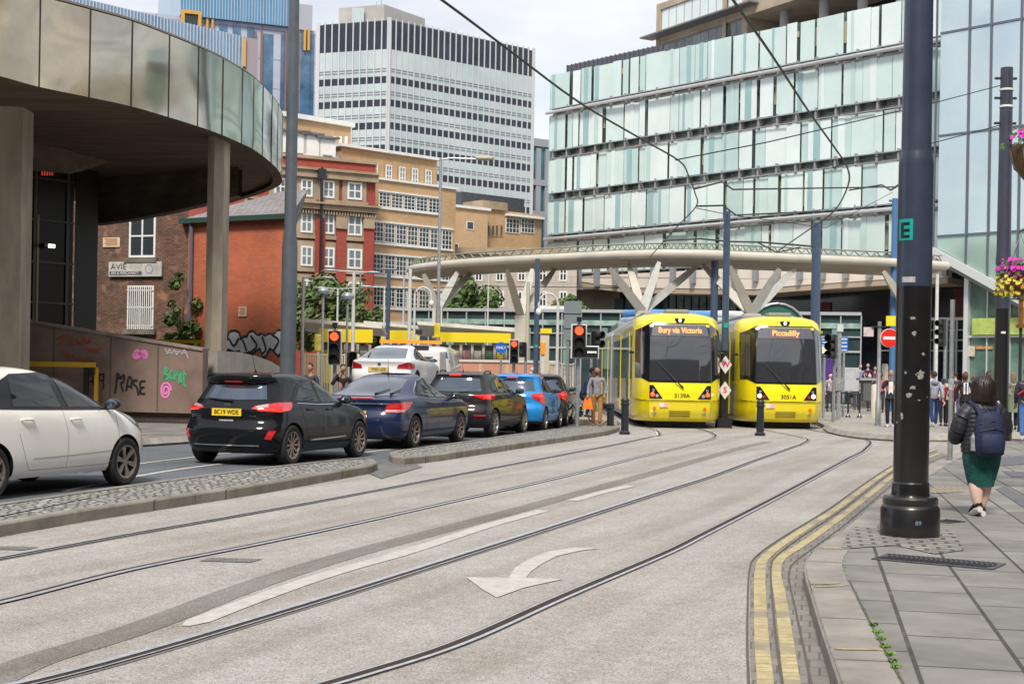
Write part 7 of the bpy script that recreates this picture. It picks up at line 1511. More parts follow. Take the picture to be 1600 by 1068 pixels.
b = MB(); b.tube([(-1.9, 0, 5.55), (-0.8, 0, 5.62), (0.1, 0, 5.55), (1.0, 0, 5.55), (2.6, 0, 5.45)], 0.03, 6); b.tube([(0.9, 0, 5.55), (1.5, 0, 5.25), (2.2, 0, 5.42)], 0.02, 5); b.build('cantilever_arm', M_dark, t)
polething('catenary_pole', 'thick blue-grey pole just behind the roof of the left tram', 1113, 60, [(0.16, 0), (0.155, 6.7)], M_bluepole)
t, o = polething('catenary_pole', 'thick blue pole standing behind the right tram', 1271, 53, [(0.18, 0), (0.175, 3), (0.165, 7.3)], M_bluepole)
t, o = polething('catenary_pole', 'slender bright blue pole glimpsed just left of the huge pole', 1392.5, 62, [(0.14, 0), (0.12, 9.4)], mat('bright_blue_pole', (0.06, 0.16, 0.34), 0.4))
b = MB(); b.tube([(-0.25, 0, 9.3), (0.6, 0, 9.3)], 0.06, 8); b.build('cross_arm', MATS['bright_blue_pole'], t)
t, o = polething('catenary_pole', 'dark blue pole beneath the canopy beside the small traffic light', 836, 57, [(0.11, 0), (0.10, 6.1)], M_bluepole)
b = MB(); b.cbox((0, -0.115, 2.6), (0.11, 0.01, 0.12)); b.build('teal_sticker', M_tealst, t)
b = MB(); b.prismy([(0, 0.75), (0.17, 1.05), (0, 1.35), (-0.17, 1.05)], -0.16, -0.15); b.build('diamond_sign', mat('diamond_grey', (0.4, 0.4, 0.4), 0.5), t)
t, o = polething('catenary_pole', 'slim navy pole in front of the yellow brick office', 604, 70, [(0.10, 0), (0.10, 6.5)], M_bluepole)
b = MB(); b.tube([(-0.4, 0, 6.5), (0.4, 0, 6.5)], 0.05, 6); b.build('cross_arm', M_bluepole, t)
# tall street lamp behind the canopy
c = COL(682, 60); t = thing('street_lamp', 'tall grey street lamp with long arm reaching across the glass tower', 'street lamp', c)
b = MB(); b.lathe([(0.11, 0), (0.105, 4), (0.075, 4.4), (0.06, 10.5)], 14); b.build('post', M_steel, t, smooth=30)
b = MB(); b.tube([(0, 0, 10.45), (0.4, 0, 10.52), (1.5, 0, 10.5)], 0.04, 8); b.build('arm', M_steel, t)
b = MB(); b.ball((1.85, 0, 10.54), (0.42, 0.15, 0.11), 14, 8); b.build('lamp_head', mat('old_lamp_shade', (0.42, 0.38, 0.28), 0.6, var=0.3, vscale=8), t, smooth=60)
# the forest of slim stop posts
def slim(px, Y, ytop, label, r=0.05, arms=(), m=M_offwhite, cap=None, kind='lamp_post', group='slim lamp posts at the tram stop'):
    c = COL(px, Y); zt = AT(px+2, ytop, Y).z; t = thing(kind, label, 'lamp post', c, 0, group); b = MB(); b.lathe([(r*1.25, 0), (r, 0.8), (r*0.8, zt)], 10); b.build('post', m, t)
    for (dx, dz) in arms:
        L_ = dx*Y/FOC; b = MB(); b.tube([(0, 0, zt-0.03), (L_*0.8, 0, zt+dz)], 0.025, 6); b.build('arm', m, t)
        b = MB(); b.ball((L_, 0, zt+dz), (0.30, 0.14, 0.06), 10, 6); b.build('lamp_head', mat('lamp_head_grey', (0.34, 0.38, 0.42), 0.4), t)
    if cap: b = MB(); b.lathe([(0.02, zt+0.25), (0.17, zt+0.22), (0.23, zt+0.12), (0.20, zt+0.02), (0.09, zt-0.02), (0.06, zt-0.1)], 14); b.build('lamp_cap', mat('lamp_cap_grey', (0.30, 0.34, 0.38), 0.35, 0.3), t, smooth=40)
slim(470.5, 62, 433, 'white post with one arm pointing right, just right of the tall dark pole', 0.08, [(38, 0.0)])
slim(502, 56, 459, 'grey post with shallow cap lamp left of the big red traffic light', 0.06, cap=1, m=M_steel)
slim(525, 72, 450, 'post with two arms in front of the tree above the big traffic light', 0.06, [(-26, 0.0), (24, 0.0)])
slim(540, 48, 468, 'grey post with domed ball lamp right of the big red traffic light', 0.05, cap=1, m=M_steel)
slim(549.5, 60, 423, 'tall white post with long arms each side near the red building', 0.085, [(-37, 0.0), (30, -0.05)])
slim(560, 76, 421, 'thin blue-grey post in front of the red building corner', 0.05, m=M_steel)
slim(598, 68, 448, 'white post carrying a small camera just left of the navy pole', 0.05, [(-28, 0.0)])
slim(628, 74, 430, 'thin pale blue post before the yellow brick office', 0.06, m=mat('pale_blue_post', (0.36, 0.45, 0.55), 0.5))
slim(637.5, 62, 420, 'thick white post left end of the canopy tube', 0.095)
slim(760, 80, 425, 'thin white post before the pale stone building', 0.05)
slim(662, 84, 440, 'thin post seen between the white post and the tall lamp', 0.04, m=M_steel)
slim(822, 60, 440, 'pale beige post beside the second canopy column', 0.09, m=mat('beige_post', (0.45, 0.40, 0.32), 0.6))
slim(1461, 70, 428, 'white post with signal box right of the huge pole', 0.10)
def swan(px, Y, ytop, dirn, label):
    c = COL(px, Y); zt = AT(px, ytop, Y).z; t = thing('swan_neck_lamp', label, 'lamp post', c, 0, 'swan neck lamps'); b = MB(); r_ = 0.34
    P = [(0, 0, 0), (0, 0, zt-0.4)]+[(dirn*r_*(1-cos(a)), 0, zt-0.4+r_*sin(a)*1.1) for a in (R(30), R(60), R(90), R(120), R(150), R(180))]+[(dirn*2*r_, 0, zt-0.55)]
    b.tube(P, [0.07, 0.045]+[0.035]*7, 8); b.build('post', M_offwhite, t); b = MB(); b.ball((dirn*2*r_, 0, zt-0.68), (0.10, 0.10, 0.13), 12, 8); b.build('lamp_globe', M_white, t, smooth=60)
swan(645, 58, 447, 1, 'curved white swan neck lamp left of the tall grey street lamp')
swan(869, 50, 457, -1, 'curved white swan neck lamp near the second traffic light')
# signal heads
M_lensd = mat('unlit_lens', (0.018, 0.012, 0.012), 0.25)
def signal(label, px, Y, ytop, ybot, pole=True, lit='red', ext=False, cam_=False, wpx=None, back=False, poleb=None, group='traffic lights'):
    c = COL(px, Y); za, zb_ = AT(px, ytop, Y).z, AT(px, ybot, Y).z; h = za-zb_; w_ = h*0.40 if wpx is None else wpx*Y/FOC; t = thing('traffic_light', label, 'traffic light', c, 0, group)
    if pole: b = MB(); b.lathe([(0.06, 0), (0.055, zb_+h*0.9)], 14, (0, 0.16, 0)); b.build('post', M_steel if poleb is None else poleb, t)
    b = MB(); b.box(-w_/2, -0.02, zb_, w_/2, 0.02, za)
    if ext: b.box(w_/2-0.02, -0.021, zb_, w_/2+0.36, 0.019, zb_+h*0.38)
    bd = b.build('backing_board', mat('signal_board_edge', (0.60, 0.60, 0.58), 0.5), t, bevel=0.01)
    b = MB(); e = w_*0.09; b.box(-w_/2+e, -0.14 if not back else -0.03, zb_+e, w_/2-e, -0.021 if not back else 0.14, za-e)
    if ext: b.box(w_/2-e-0.01, -0.10, zb_+e, w_/2+0.36-e, -0.022, zb_+h*0.38-e)
    hd = b.build('signal_head', M_black, t)
    for k in range(3):
        z = za-e-(h-2*e)*(k+0.5)/3; r_ = min(w_*0.30, h*0.125); b = MB(); b.lathe([(r_, -0.145), (0.001, -0.16)], 18, (0, 0, z), 'y', cap=False)
        b.build('lens', M_red_lamp if (k == 0 and lit == 'red') else M_lensd, hd)
        b = MB(); vs = []
        for i in range(9):
            a = R(-10)+R(200)*i/8; vs += [(r_*1.12*cos(a), -0.14, z+r_*1.12*sin(a)), (r_*1.12*cos(a), -0.30, z-0.02+r_*1.12*sin(a))]
        b.add(vs, [(2*i, 2*i+1, 2*i+3, 2*i+2) for i in range(8)]); b.build('visor', M_black, hd)
    if ext:
        for k in range(5): b = MB(); b.box(w_/2+0.02+k*0.055, -0.106, zb_+h*0.17, w_/2+0.05+k*0.055, -0.101, zb_+h*0.17+0.045); b.build('tram_bar_dot', mat('white_dot_lamp', (1, .95, .8), 0.4, emit=(1, 0.95, 0.75), estr=1.5), hd)
    if cam_: b = MB(); b.box(-0.07, -0.1, za+0.06, 0.07, 0.1, za+0.2); b.box(-0.02, -0.02, za, 0.02, 0.02, za+0.06); b.build('sensor', M_black, t)
    return t
signal('big traffic light showing red between the black hatchback and the raised white saloon', 521, 40, 515, 570, cam_=True)
signal('small traffic light showing red above the bright blue hatchback', 801.5, 52, 530, 568)
signal('traffic light showing red with side box of white dots in front of the left tram', 902, 41, 506, 560, ext=True, cam_=True, wpx=25, poleb=M_steel)
def backhead(label, px, Y, y0, y1, wpx, rz=0.0):
    c = COL(px, Y); za, zb_ = AT(px, y0, Y).z, AT(px, y1, Y).z; w_ = wpx*Y/FOC; t = thing('traffic_light', label, 'traffic light', c, rz, 'traffic lights'); b = MB(); b.box(-w_/2, -0.12, zb_, w_/2, 0.05, za); hd = b.build('signal_head', M_black, t, bevel=0.03)
    n_ = 2 if (y1-y0) < 35 else 3
    for k in range(n_):
        z = za-(za-zb_)*(k+0.5)/n_; b = MB(); r_ = w_*0.42; b.lathe([(r_, -0.34), (r_*1.02, -0.12)], 16, (0, 0, z), 'y', cap=False); b.lathe([(r_*0.9, -0.13), (0.001, -0.15)], 16, (0, 0, z), 'y', cap=False); b.build('visor', M_dark, hd)
    b = MB(); b.lathe([(0.055, 0), (0.05, za-0.05)], 12, (0, 0.12, 0)); b.build('post', M_steel, t)
backhead('two aspect black signal seen just left of the raised white saloon', 548, 43, 549, 573, 15, 0.2)
backhead('black signal head turned away beside the small red traffic light', 816, 53, 534, 558, 11, -0.9)
backhead('black signal head turned away behind the red light with white dots', 927, 45, 516, 544, 14, 0.8)
backhead('black signal head facing left beside the right tram', 1299, 46, 522, 560, 15, -0.7)
backhead('black signal head half hidden right of the huge pole', 1471, 52, 498, 540, 11, -1.0)
# grey sign back, keep-left style blue disc, no entry, bus signs
c = COL(893, 45); t = thing('road_sign', 'large grey back of a road sign behind the red light with white dots', 'sign', c); za, zb_ = AT(893, 470, 45).z, AT(893, 531, 45).z
b = MB(); b.box(-0.30, 0, zb_, 0.26, 0.03, za); b.box(-0.30, -0.03, lerp(zb_, za, .68), 0.26, -0.001, lerp(zb_, za, .72)); b.box(-0.30, -0.03, lerp(zb_, za, .3), 0.26, -0.001, lerp(zb_, za, .34)); b.build('plate_back', mat('sign_back_grey', (0.17, 0.20, 0.22), 0.6), t)
b = MB(); b.lathe([(0.05, 0), (0.045, za)], 10, (0.1, 0.07, 0)); b.lathe([(0.05, 0), (0.045, za)], 10, (-0.15, 0.07, 0)); b.build('posts', M_steel, t)
c = COL(781, 50); t = thing('road_sign', 'round blue sign with white ONLY lettering beside the small red light', 'sign', c); z = AT(781, 543, 50).z
M_sblue = mat('sign_blue', (0.01, 0.12, 0.50), 0.4)
b = MB(); b.lathe([(0.20, -0.03), (0.20, 0)], 28, (0, 0, z), 'y'); q = b.build('disc', M_sblue, t); text('ONLY', q, (0, -0.035, z), (R(90), 0, 0), 0.13, M_white, 0.001, bold=0.003)
b = MB(); b.lathe([(0.035, 0), (0.035, z)], 10, (0, 0.04, 0)); b.build('post', M_steel, t)
c = COL(1371.5, 43.0); t = thing('no_entry_sign', 'round red no entry sign on grey pole just left of the huge pole', 'sign', c+Vector((0, 0, 0.12))); z = AT(1388, 528, 43).z-0.12; xo = 0.28
b = MB(); b.lathe([(0.085, 0), (0.085, 0.75), (0.06, 0.8), (0.055, 3.15)], 16); b.build('post', M_steel, t, smooth=30)
b = MB(); b.lathe([(0.285, -0.04), (0.285, -0.01)], 32, (xo, -0.07, z), 'y'); q = b.build('rim', M_white, t)
b = MB(); b.lathe([(0.268, -0.055), (0.268, -0.041)], 32, (xo, -0.07, z), 'y'); b.build('red_disc', mat('sign_red_bright', (0.70, 0.02, 0.015), 0.4), q)
b = MB(); b.box(xo-0.20, -0.132, z-0.045, xo+0.20, -0.126, z+0.045); b.build('white_bar', M_white, q)
b = MB(); b.cbox((0.33, -0.02, z+0.52), (0.28, 0.06, 0.30)); b.build('yellow_panel', M_yellow, t); b = MB(); b.cbox((-0.33, 0.0, z+0.18), (0.3, 0.04, 0.28)); b.build('pink_notice', mat('pink_notice', (0.6, 0.5, 0.5), 0.6, var=0.3, vscale=8), t)
b = MB(); b.cbox((0.0, -0.06, z+0.34), (0.5, 0.05, 0.04)); b.build('bracket', M_dark, t)
def bluesign(label, px, Y, y0, y1, wpx, lines, whitefoot=False):
    c = COL(px, Y); za, zb_ = AT(px, y0, Y).z, AT(px, y1, Y).z; w_ = wpx*Y/FOC; t = thing('bus_stop_sign', label, 'sign', c, 0, 'blue stop signs'); b = MB(); b.box(-w_/2, -0.03, zb_, w_/2, 0.01, za); q = b.build('panel', M_sblue, t)
    b = MB(); n_ = lines
    for k in range(n_): z = za-(za-zb_)*(k+0.6)/n_; ww = w_*(0.36 if k % 2 else 0.42); b.box(-ww, -0.036, z-(za-zb_)/n_*0.22, ww*0.95, -0.031, z+(za-zb_)/n_*0.2)
    b.build('white_lettering', mat('sign_text_white', (0.55, 0.60, 0.72), 0.5, var=0.5, vscale=20), q)
    b = MB(); b.lathe([(0.05, 0), (0.045, zb_)], 10, (0, 0.03, 0)); b.build('post', M_steel, t)
    if whitefoot: b = MB(); b.box(-w_/2, -0.03, zb_-0.25, w_/2, 0.01, zb_-0.002); b.build('white_panel', M_white, t)
bluesign('blue and white stop sign touching the edge of the right tram', 1286.5, 50, 527, 541, 12, 3, True)
bluesign('small blue stop sign on the grey post right of the right tram', 1317, 52, 526, 549, 11, 4)
# bollards
def bollard(px, Y, label, h=0.95):
    t = thing('bollard', label, 'bollard', COL(px, Y), 0, 'black cast iron bollards'); b = MB(); b.lathe([(0.14, 0), (0.14, 0.06), (0.10, 0.10), (0.095, h*0.78), (0.115, h*0.80), (0.115, h*0.84), (0.095, h*0.86), (0.11, h*0.93), (0.08, h*0.98), (0.02, h)], 18); b.build('shaft', mat('bollard_black_blue', (0.018, 0.022, 0.032), 0.4, var=0.3, vscale=8), t, smooth=40)
bollard(976, 36.6, 'bollard at the tip of the farther traffic island, left of the trams'); bollard(953.5, 39.3, 'bollard between the walking man and the left tram', 0.75); bollard(1187.5, 37.2, 'bollard standing in front of the right tram')
# ---- overhead wires
M_wire = mat('wire_dark', (0.035, 0.03, 0.03), 0.5, 0.5)
def wirething(label, P, r, z=5.7, curve=4):
    pts = spline([G(x, y, z) for x, y in P], curve); b = MB(); b.tube(pts, r, 6); o = b.build('overhead_wire', M_wire); tag(o, label, 'wire', 'overhead wires'); return o
wirething('overhead wire sweeping down from the top middle past the tower to the canopy', [(600, -60), (690, 0), (800, 82), (905, 160), (1000, 216), (1062, 252), (1076, 275), (1086, 302), (1088, 322), (1060, 352), (1030, 385), (1015, 402)], 0.016)
wirething('overhead wire sweeping down from the top right centre to the right tram', [(1100, -70), (1145, 0), (1205, 85), (1262, 172), (1305, 232), (1324, 262), (1325, 290), (1303, 330), (1262, 360), (1215, 392)], 0.018)
def span(label, pts, r=0.012):
    b = MB(); b.tube([AT(*p) for p in pts], r, 5); o = b.build('span_wire', M_wire); tag(o, label, 'wire', 'span wires'); return o
span('span wire from the second right pole to the left overhead wire across the glass screens', [(1562, 134, 34), (1463, 160, 31), (1200, 222, 27), (1055, 250, 26)])
span('span wire from the second right pole running left behind the huge pole', [(1562, 196, 34), (1463, 222, 32), (1300, 262, 30.5)])
span('thin span wire between the slim blue pole and the thick pole', [(1138, 335, 42.4), (1290, 356, 48), (1395, 300, 60)])
span('span wire from the slim blue pole back to the left overhead wire', [(1137, 335, 42.4), (1088, 325, 34)])
span('cranked grey wire holding the left overhead wire near the blue pole top', [(1088, 322, 34), (1130, 321, 35), (1150, 336, 37), (1280, 330, 44)], 0.022)
span('cranked grey wire above it crossing the green glass', [(1085, 295, 33), (1128, 284, 34), (1145, 296, 36), (1400, 292, 46)], 0.022)
span('cranked wire from the right overhead wire to the huge pole', [(1327, 297, 24), (1378, 289, 22), (1392, 297, 20), (1412, 284, 14.3)], 0.014)
span('low wire strung across the tram stop in front of the trees', [(470, 470, 66), (600, 452, 66), (760, 447, 64), (1000, 450, 60)], 0.018)
# guard rails, bins, cabinets, banner on the plaza
t = thing('guard_rail', 'low black post and rail barrier on the plaza beside the right tram', 'railing', COL(1283, 54)+Vector((0, 0, 0.12)))
x1 = COL(1347, 51).x-t.location.x; xm = COL(1329, 51).x-t.location.x
for x_, y_ in ((xm, -2.6), (x1, -2.6)):
    b = MB(); b.lathe([(0.10, 0), (0.07, 0.08), (0.035, 0.15), (0.035, 0.85), (0.06, 0.9), (0.03, 0.97)], 12, (x_, y_, 0)); b.ball((x_, y_, 0.55), 0.06, 10, 6); b.build('post', M_black, t)
b = MB()
for z in (0.88, 0.5): b.tube([(-0.4, 0.2, z), (xm, -2.6, z), (x1, -2.6, z)], 0.03, 6)
b.build('rail', M_black, t)
c = COL(1309.5, 48.5)+Vector((0, 0, 0.12)); t = thing('signal_post', 'worn grey post with stickers beside the light grey cabinet', 'pole', c); b = MB(); b.lathe([(0.075, 0), (0.07, 3.1)], 14); b.box(-0.12, -0.10, 1.0, 0.12, 0.10, 1.45); b.build('shaft', mat('stickered_grey_post', (0.28, 0.29, 0.30), 0.6, var=0.5, vscale=14), t); b = MB(); b.box(-0.1, -0.1, 3.0, 0.1, 0.05, 3.25); b.build('camera_box', M_offwhite, t)
boxthing('utility_cabinet', 'light grey graffiti-scrawled utility cabinet behind the grey post', 'cabinet', 1327, 60, 574, 611, 25, mat('pale_cabinet', (0.42, 0.42, 0.44), 0.6, var=0.2, vscale=4), 0.4)
boxthing('litter_bin', 'dark grey litter bin with wide cap on the plaza', 'bin', 1353, 58, 594, 626, 14, mat('bin_grey', (0.09, 0.09, 0.09), 0.6), 0.5, extra=lambda t, w_, zb_, za, dep: MB().box(-w_*0.95, -0.35, za+0.001, w_*0.95, 0.35, za+0.1).build('cap', mat('bin_cap_grey', (0.28, 0.28, 0.28), 0.6), t))
boxthing('advert_banner', 'purple advertising banner behind the blue and white stop sign', 'banner', 1296, 62, 548, 608, 18, mat('purple_banner', (0.075, 0.02, 0.20), 0.5, var=0.4, vscale=2), 0.15, extra=lambda t, w_, zb_, za, dep: MB().box(w_*0.18, -0.09, lerp(zb_, za, .62), w_*0.38, -0.0755, lerp(zb_, za, .85)).build('turquoise_logo', mat('turquoise_patch', (0.02, 0.45, 0.5), 0.5), t))
for px_, Y_, y0, y1, lb in ((1367, 52, 600, 640, 'cream stone bollard near the foot of the no entry pole'), (1381.5, 66, 568, 592, 'cream stone post on the low wall left of the huge pole')):
    c = COL(px_, Y_); t = thing('stone_bollard', lb, 'bollard', c, 0, 'cream stone bollards'); za = AT(px_, y0, Y_).z; b = MB(); b.lathe([(0.16, 0), (0.15, za-0.08), (0.10, za)], 16); b.build('shaft', mat('cream_stone', (0.58, 0.53, 0.44), 0.8, var=0.15), t, smooth=40)
fw = Fac(1330, 72, 1500, 68, py=590); t = thing('plaza_steps', 'broad sandy stone steps where people sit in front of the bus station', 'steps', fw.o, fw.ang)
for k in range(3): b = MB(); b.box(0, 0.5*k, 0, fw.len+4, 5, 0.12+0.42*(k+1)-(0.0 if k < 2 else 0.02)); b.build('step', mat('sandy_step', (0.55, 0.46, 0.35), 0.8, var=0.15, vscale=0.7), t)
c = COL(1484, 25.2)+Vector((0, 0, 0.12)); t = thing('sign_post', 'bare thin galvanised post standing at the near pavement edge', 'pole', c); b = MB(); b.lathe([(0.045, 0), (0.042, 2.85)], 14); b.build('shaft', M_steel, t, smooth=30); b = MB(); b.lathe([(0.047, 1.25), (0.047, 1.45)], 14, cap=False); b.build('sticker_wrap', mat('torn_stickers', (0.35, 0.45, 0.5), 0.7, var=0.8, vscale=40), t)
# ---- buses
def bus(label, px0, px1, Y, ytop, body, roofc, glass):
    a, b_ = COL(px0, Y), COL(px1, Y+1.5); d = b_-a; L_ = d.length; t = thing('bus', label, 'bus', a, atan2(d.y, d.x)); h = AT((px0+px1)/2, ytop, Y).z
    b = MB(); b.box(0, 0, 0.35, L_, 2.5, h-0.35); o = b.build('body', body, t, bevel=0.12); b = MB(); b.box(0.05, 0.05, h-0.349, L_-0.05, 2.45, h); b.build('roof', roofc, o, bevel=0.12)
    for z0, z1 in ((h-1.6, h-0.5), (1.2, 2.2)):
        n_ = max(3, int(L_/1.5))
        for k in range(n_): b = MB(); b.box(0.2+(L_-0.4)*k/n_+0.04, -0.015, z0, 0.2+(L_-0.4)*(k+1)/n_-0.04, 0.0-0.001, z1); b.build('window', glass, o)
    for k in (0.18, 0.8): b = MB(); b.lathe([(0.48, -0.02), (0.48, 0.25)], 24, (L_*k, 0, 0.48), 'y'); b.lathe([(0.22, -0.03), (0.22, -0.021)], 16, (L_*k, 0, 0.48), 'y'); b.build('wheel', M_tyre, t)
M_bg = mat('bus_glass', (0.05, 0.07, 0.08), 0.1, spec=0.7, var=0.5)
bus('double deck bus with blue roof behind the left tram', 1000, 1118, 70, 483, mat('bus_white_blue', (0.10, 0.25, 0.5), 0.4, col2=(0.6, 0.62, 0.65), vscale=0.5), mat('bus_roof_blue', (0.10, 0.30, 0.70), 0.4), M_bg)
bus('white and turquoise bus between the two trams in the background', 1126, 1182, 72, 485, mat('bus_turquoise', (0.05, 0.35, 0.45), 0.4, col2=(0.65, 0.68, 0.68), vscale=0.6), M_white, M_bg)
c = COL(1212, 74); t = thing('glass_lift_dome', 'arched green glass shelter behind the right tram', 'shelter', c); za = AT(1212, 474, 74).z
b = MB(); P = [(1.45*cos(a), 0, 0) for a in (0,)]; pr = [(-1.5, 0)]+[(1.5*cos(a), za-1.6+1.6*sin(a)) for a in [pi-i*pi/12 for i in range(13)]]+[(1.5, 0)]; b.prismy(pr, 0, 2.5); b.build('glass', mat('green_shelter_glass', (0.04, 0.13, 0.10), 0.1, spec=0.7), t)
b = MB(); b.tube([(p[0]*1.02, -0.05, p[1]) for p in pr], 0.07, 6); b.build('arch_frame', M_steel, t)
# ================================================================= TREES AND PLANTS
def leafmat(n_, a, b_): return mat(n_, a, 0.55, var=0.35, vscale=0.9, col2=b_)
M_leaf1 = leafmat('leaf_mid_green', (0.085, 0.15, 0.03), (0.035, 0.075, 0.018)); M_leaf2 = leafmat('leaf_olive', (0.13, 0.16, 0.035), (0.06, 0.085, 0.022)); M_bark = mat('bark', (0.10, 0.075, 0.05), 0.9, var=0.4, vscale=6)
def tree(label, c, h, cw, ch, seed, ml, n_=5200, name='tree', trunk=True, leaf=0.20, grp=None, cat='tree', squash=1.0):
    t = thing(name, label, cat, c, 0, grp); rr = random.Random(seed); cz = h-ch/2
    if trunk:
        b = MB(); b.tube([(0, 0, 0), (0.05, 0, h*0.25), (0, 0.05, h*0.5), (0.1, 0, h*0.8)], [0.16*h/8, 0.12*h/8, 0.09*h/8, 0.03], 8)
        for k in range(9):
            a = k*2.4; z0 = h*rr.uniform(0.25, 0.6); b.tube([(0, 0, z0), (cos(a)*cw*0.22, sin(a)*cw*0.22, z0+h*0.12), (cos(a)*cw*0.40, sin(a)*cw*0.40, z0+h*0.22)], [0.06*h/8, 0.04*h/8, 0.015], 5)
        b.build('trunk', M_bark, t)
    cl = []
    for k in range(34):
        a = rr.uniform(0, 2*pi); ph = math.acos(rr.uniform(-0.85, 1)); rad = rr.uniform(0.45, 0.92)
        cl.append((Vector((sin(ph)*cos(a)*cw/2*rad, sin(ph)*sin(a)*cw/2*rad*squash, cz+cos(ph)*ch/2*rad)), rr.uniform(0.16, 0.30)*cw*0.62))
    b = MB()
    for i in range(n_):
        q, r_ = cl[rr.randrange(len(cl))]; d = Vector((rr.gauss(0, 1), rr.gauss(0, 1)*squash, rr.gauss(0, 0.8))).normalized()*r_*(rr.random()**0.45); p = q+d
        nrm = (d.normalized()+Vector((rr.uniform(-.7, .7), rr.uniform(-.7, .7), rr.uniform(0, .9)))).normalized(); u = nrm.orthogonal().normalized(); v = nrm.cross(u); s_ = leaf*rr.uniform(0.6, 1.3)
        b.cur = 0 if rr.random() < 0.6 else 1
        b.add([p+u*s_, p+v*s_*0.6, p-u*s_, p-v*s_*0.6], [(0, 1, 2, 3)])
    b.build('crown', ml, t); return t
tree('dense green tree behind the left tram shelter below the red building', COL(508, 75), 6.9, 5.2, 5.6, 2, [M_leaf1, M_leaf2], 7500, leaf=0.17)
tree('dense green tree between the yellow office and the stone building', COL(722, 90), 7.9, 4.6, 5.4, 5, [M_leaf1, M_leaf1], 6000, leaf=0.18)
tree('small bushy tree at the foot of the yellow brick office corner', COL(583, 79), 5.3, 2.2, 3.4, 15, [M_leaf1, M_leaf2], 2200, leaf=0.15)
tree('clipped green trees behind the large grey sign back', COL(885, 90), 6.7, 2.8, 2.6, 9, [M_leaf2, M_leaf1], 2600, leaf=0.16)
tree('leafy climbing shrub between the dark brick and orange brick walls', COL(281, 57.5)+Vector((0, 0, 0)), 5.4, 1.5, 4.8, 12, [M_leaf1, M_leaf2], 3600, 'climbing_shrub', leaf=0.10, cat='plant', squash=0.35)
# hanging baskets on a post just beyond the right edge
hb_c = COL(1655, 17.5); t = thing('basket_post', 'slim black post with curved arms holding two flower baskets at the right edge', 'post', hb_c+Vector((0, 0, 0.12))); b = MB(); b.lathe([(0.06, 0), (0.05, 4.3)], 12)
zb1, zb2 = AT(1592, 430, 17.5).z-0.12, AT(1600, 258, 17.5).z-0.12
for z, px_ in ((zb1+0.55, 1592), (zb2+0.62, 1606)): dx = AT(px_, 430, 17.5).x-hb_c.x; b.tube([(0, 0, z), (dx*0.5, 0, z+0.12), (dx, 0, z)], 0.018, 6)
b.build('shaft', M_black, t)
M_fl = [mat('petal_magenta', (0.55, 0.03, 0.38), 0.6), mat('petal_yellow', (0.75, 0.60, 0.08), 0.6), mat('petal_orange', (0.70, 0.25, 0.04), 0.6), M_leaf1, mat('petal_white', (0.7, 0.68, 0.66), 0.6)]
def basket(label, px_, z, Y, flowers=True):
    c = AT(px_, 430, Y); c.z = z+(0.12 if flowers else 0.30); t = thing('hanging_basket', label, 'flower basket', c, 0, 'hanging baskets'); b = MB(); b.lathe([(0.02, -0.26), (0.12, -0.23), (0.20, -0.13), (0.235, 0.0), (0.235, 0.03)], 24, cap=False); b.build('bowl', mat('coir_liner', (0.16, 0.10, 0.045), 0.9, var=0.5, vscale=30), t, smooth=40)
    b = MB()
    for k in range(4): a = k*pi/2+0.4; b.tube([(0.23*cos(a), 0.23*sin(a), 0.0), (0, 0, 0.5)], 0.005, 4)
    for k in range(10): a = k*2*pi/10; b.tube([(0.24*cos(a), 0.24*sin(a), 0.0), (0.205*cos(a), 0.205*sin(a), -0.13), (0.02, 0, -0.27)], 0.004, 4)
    b.build('wire_frame', M_steel, t)
    rr = random.Random(4); b = MB()
    for i in range(620 if flowers else 130):
        a = rr.uniform(0, 2*pi); z_ = rr.uniform(-0.27, 0.20) if flowers else rr.uniform(0.02, 0.2); rad = rr.uniform(0.12, 0.30)*(1 if z_ < 0.12 else 0.75); p = Vector((rad*cos(a), rad*sin(a), z_)); s_ = rr.uniform(0.018, 0.034)
        b.cur = (0 if z_ > -0.02 else (1 if p.x < -0.05 else 2)) if rr.random() < (0.66 if flowers else 0.2) else 3
        nrm = (p+Vector((0, -0.2, 0.1))).normalized(); u = nrm.orthogonal().normalized(); v = nrm.cross(u); b.add([p, p+u*s_+nrm*0.01, p+(u+v)*s_*0.7, p+v*s_+nrm*0.01, p+(v-u)*s_*0.7, p-u*s_+nrm*0.01, p-v*s_], [(0, 1, 2, 3), (0, 3, 4, 5), (0, 5, 6, 1)])
    b.build('flowers', M_fl, t)
    if not flowers: t.scale = (1.6, 1.6, 1.6)
basket('lower hanging basket with magenta, yellow and orange flowers at right edge', 1594, zb1, 17.5)
basket('upper hanging basket showing brown woven bottom at the right edge', 1624, zb2, 17.5, False)
c = COL(1592, 40); t = thing('bronze_lantern', 'bronze cylinder lantern bracket right of the second pole', 'lantern', c+Vector((0, 0, 0.12))); z0, z1 = AT(1592, 512, 40).z-0.12, AT(1592, 462, 40).z-0.12
b = MB(); b.lathe([(0.07, z0+0.1), (0.07, z1-0.1)], 16, cap=False); b.lathe([(0.14, z0), (0.14, z0+0.1)], 16); b.lathe([(0.13, z1-0.1), (0.13, z1)], 16); b.build('cylinder', mat('bronze', (0.42, 0.22, 0.08), 0.35, 0.8), t)
b = MB(); b.lathe([(0.05, 0), (0.045, z0-0.001)], 10); b.tube([(-0.55, -0.5, z1-0.12), (0.6, 0, z1-0.12)], 0.02, 5); b.build('bracket', M_dark, t)
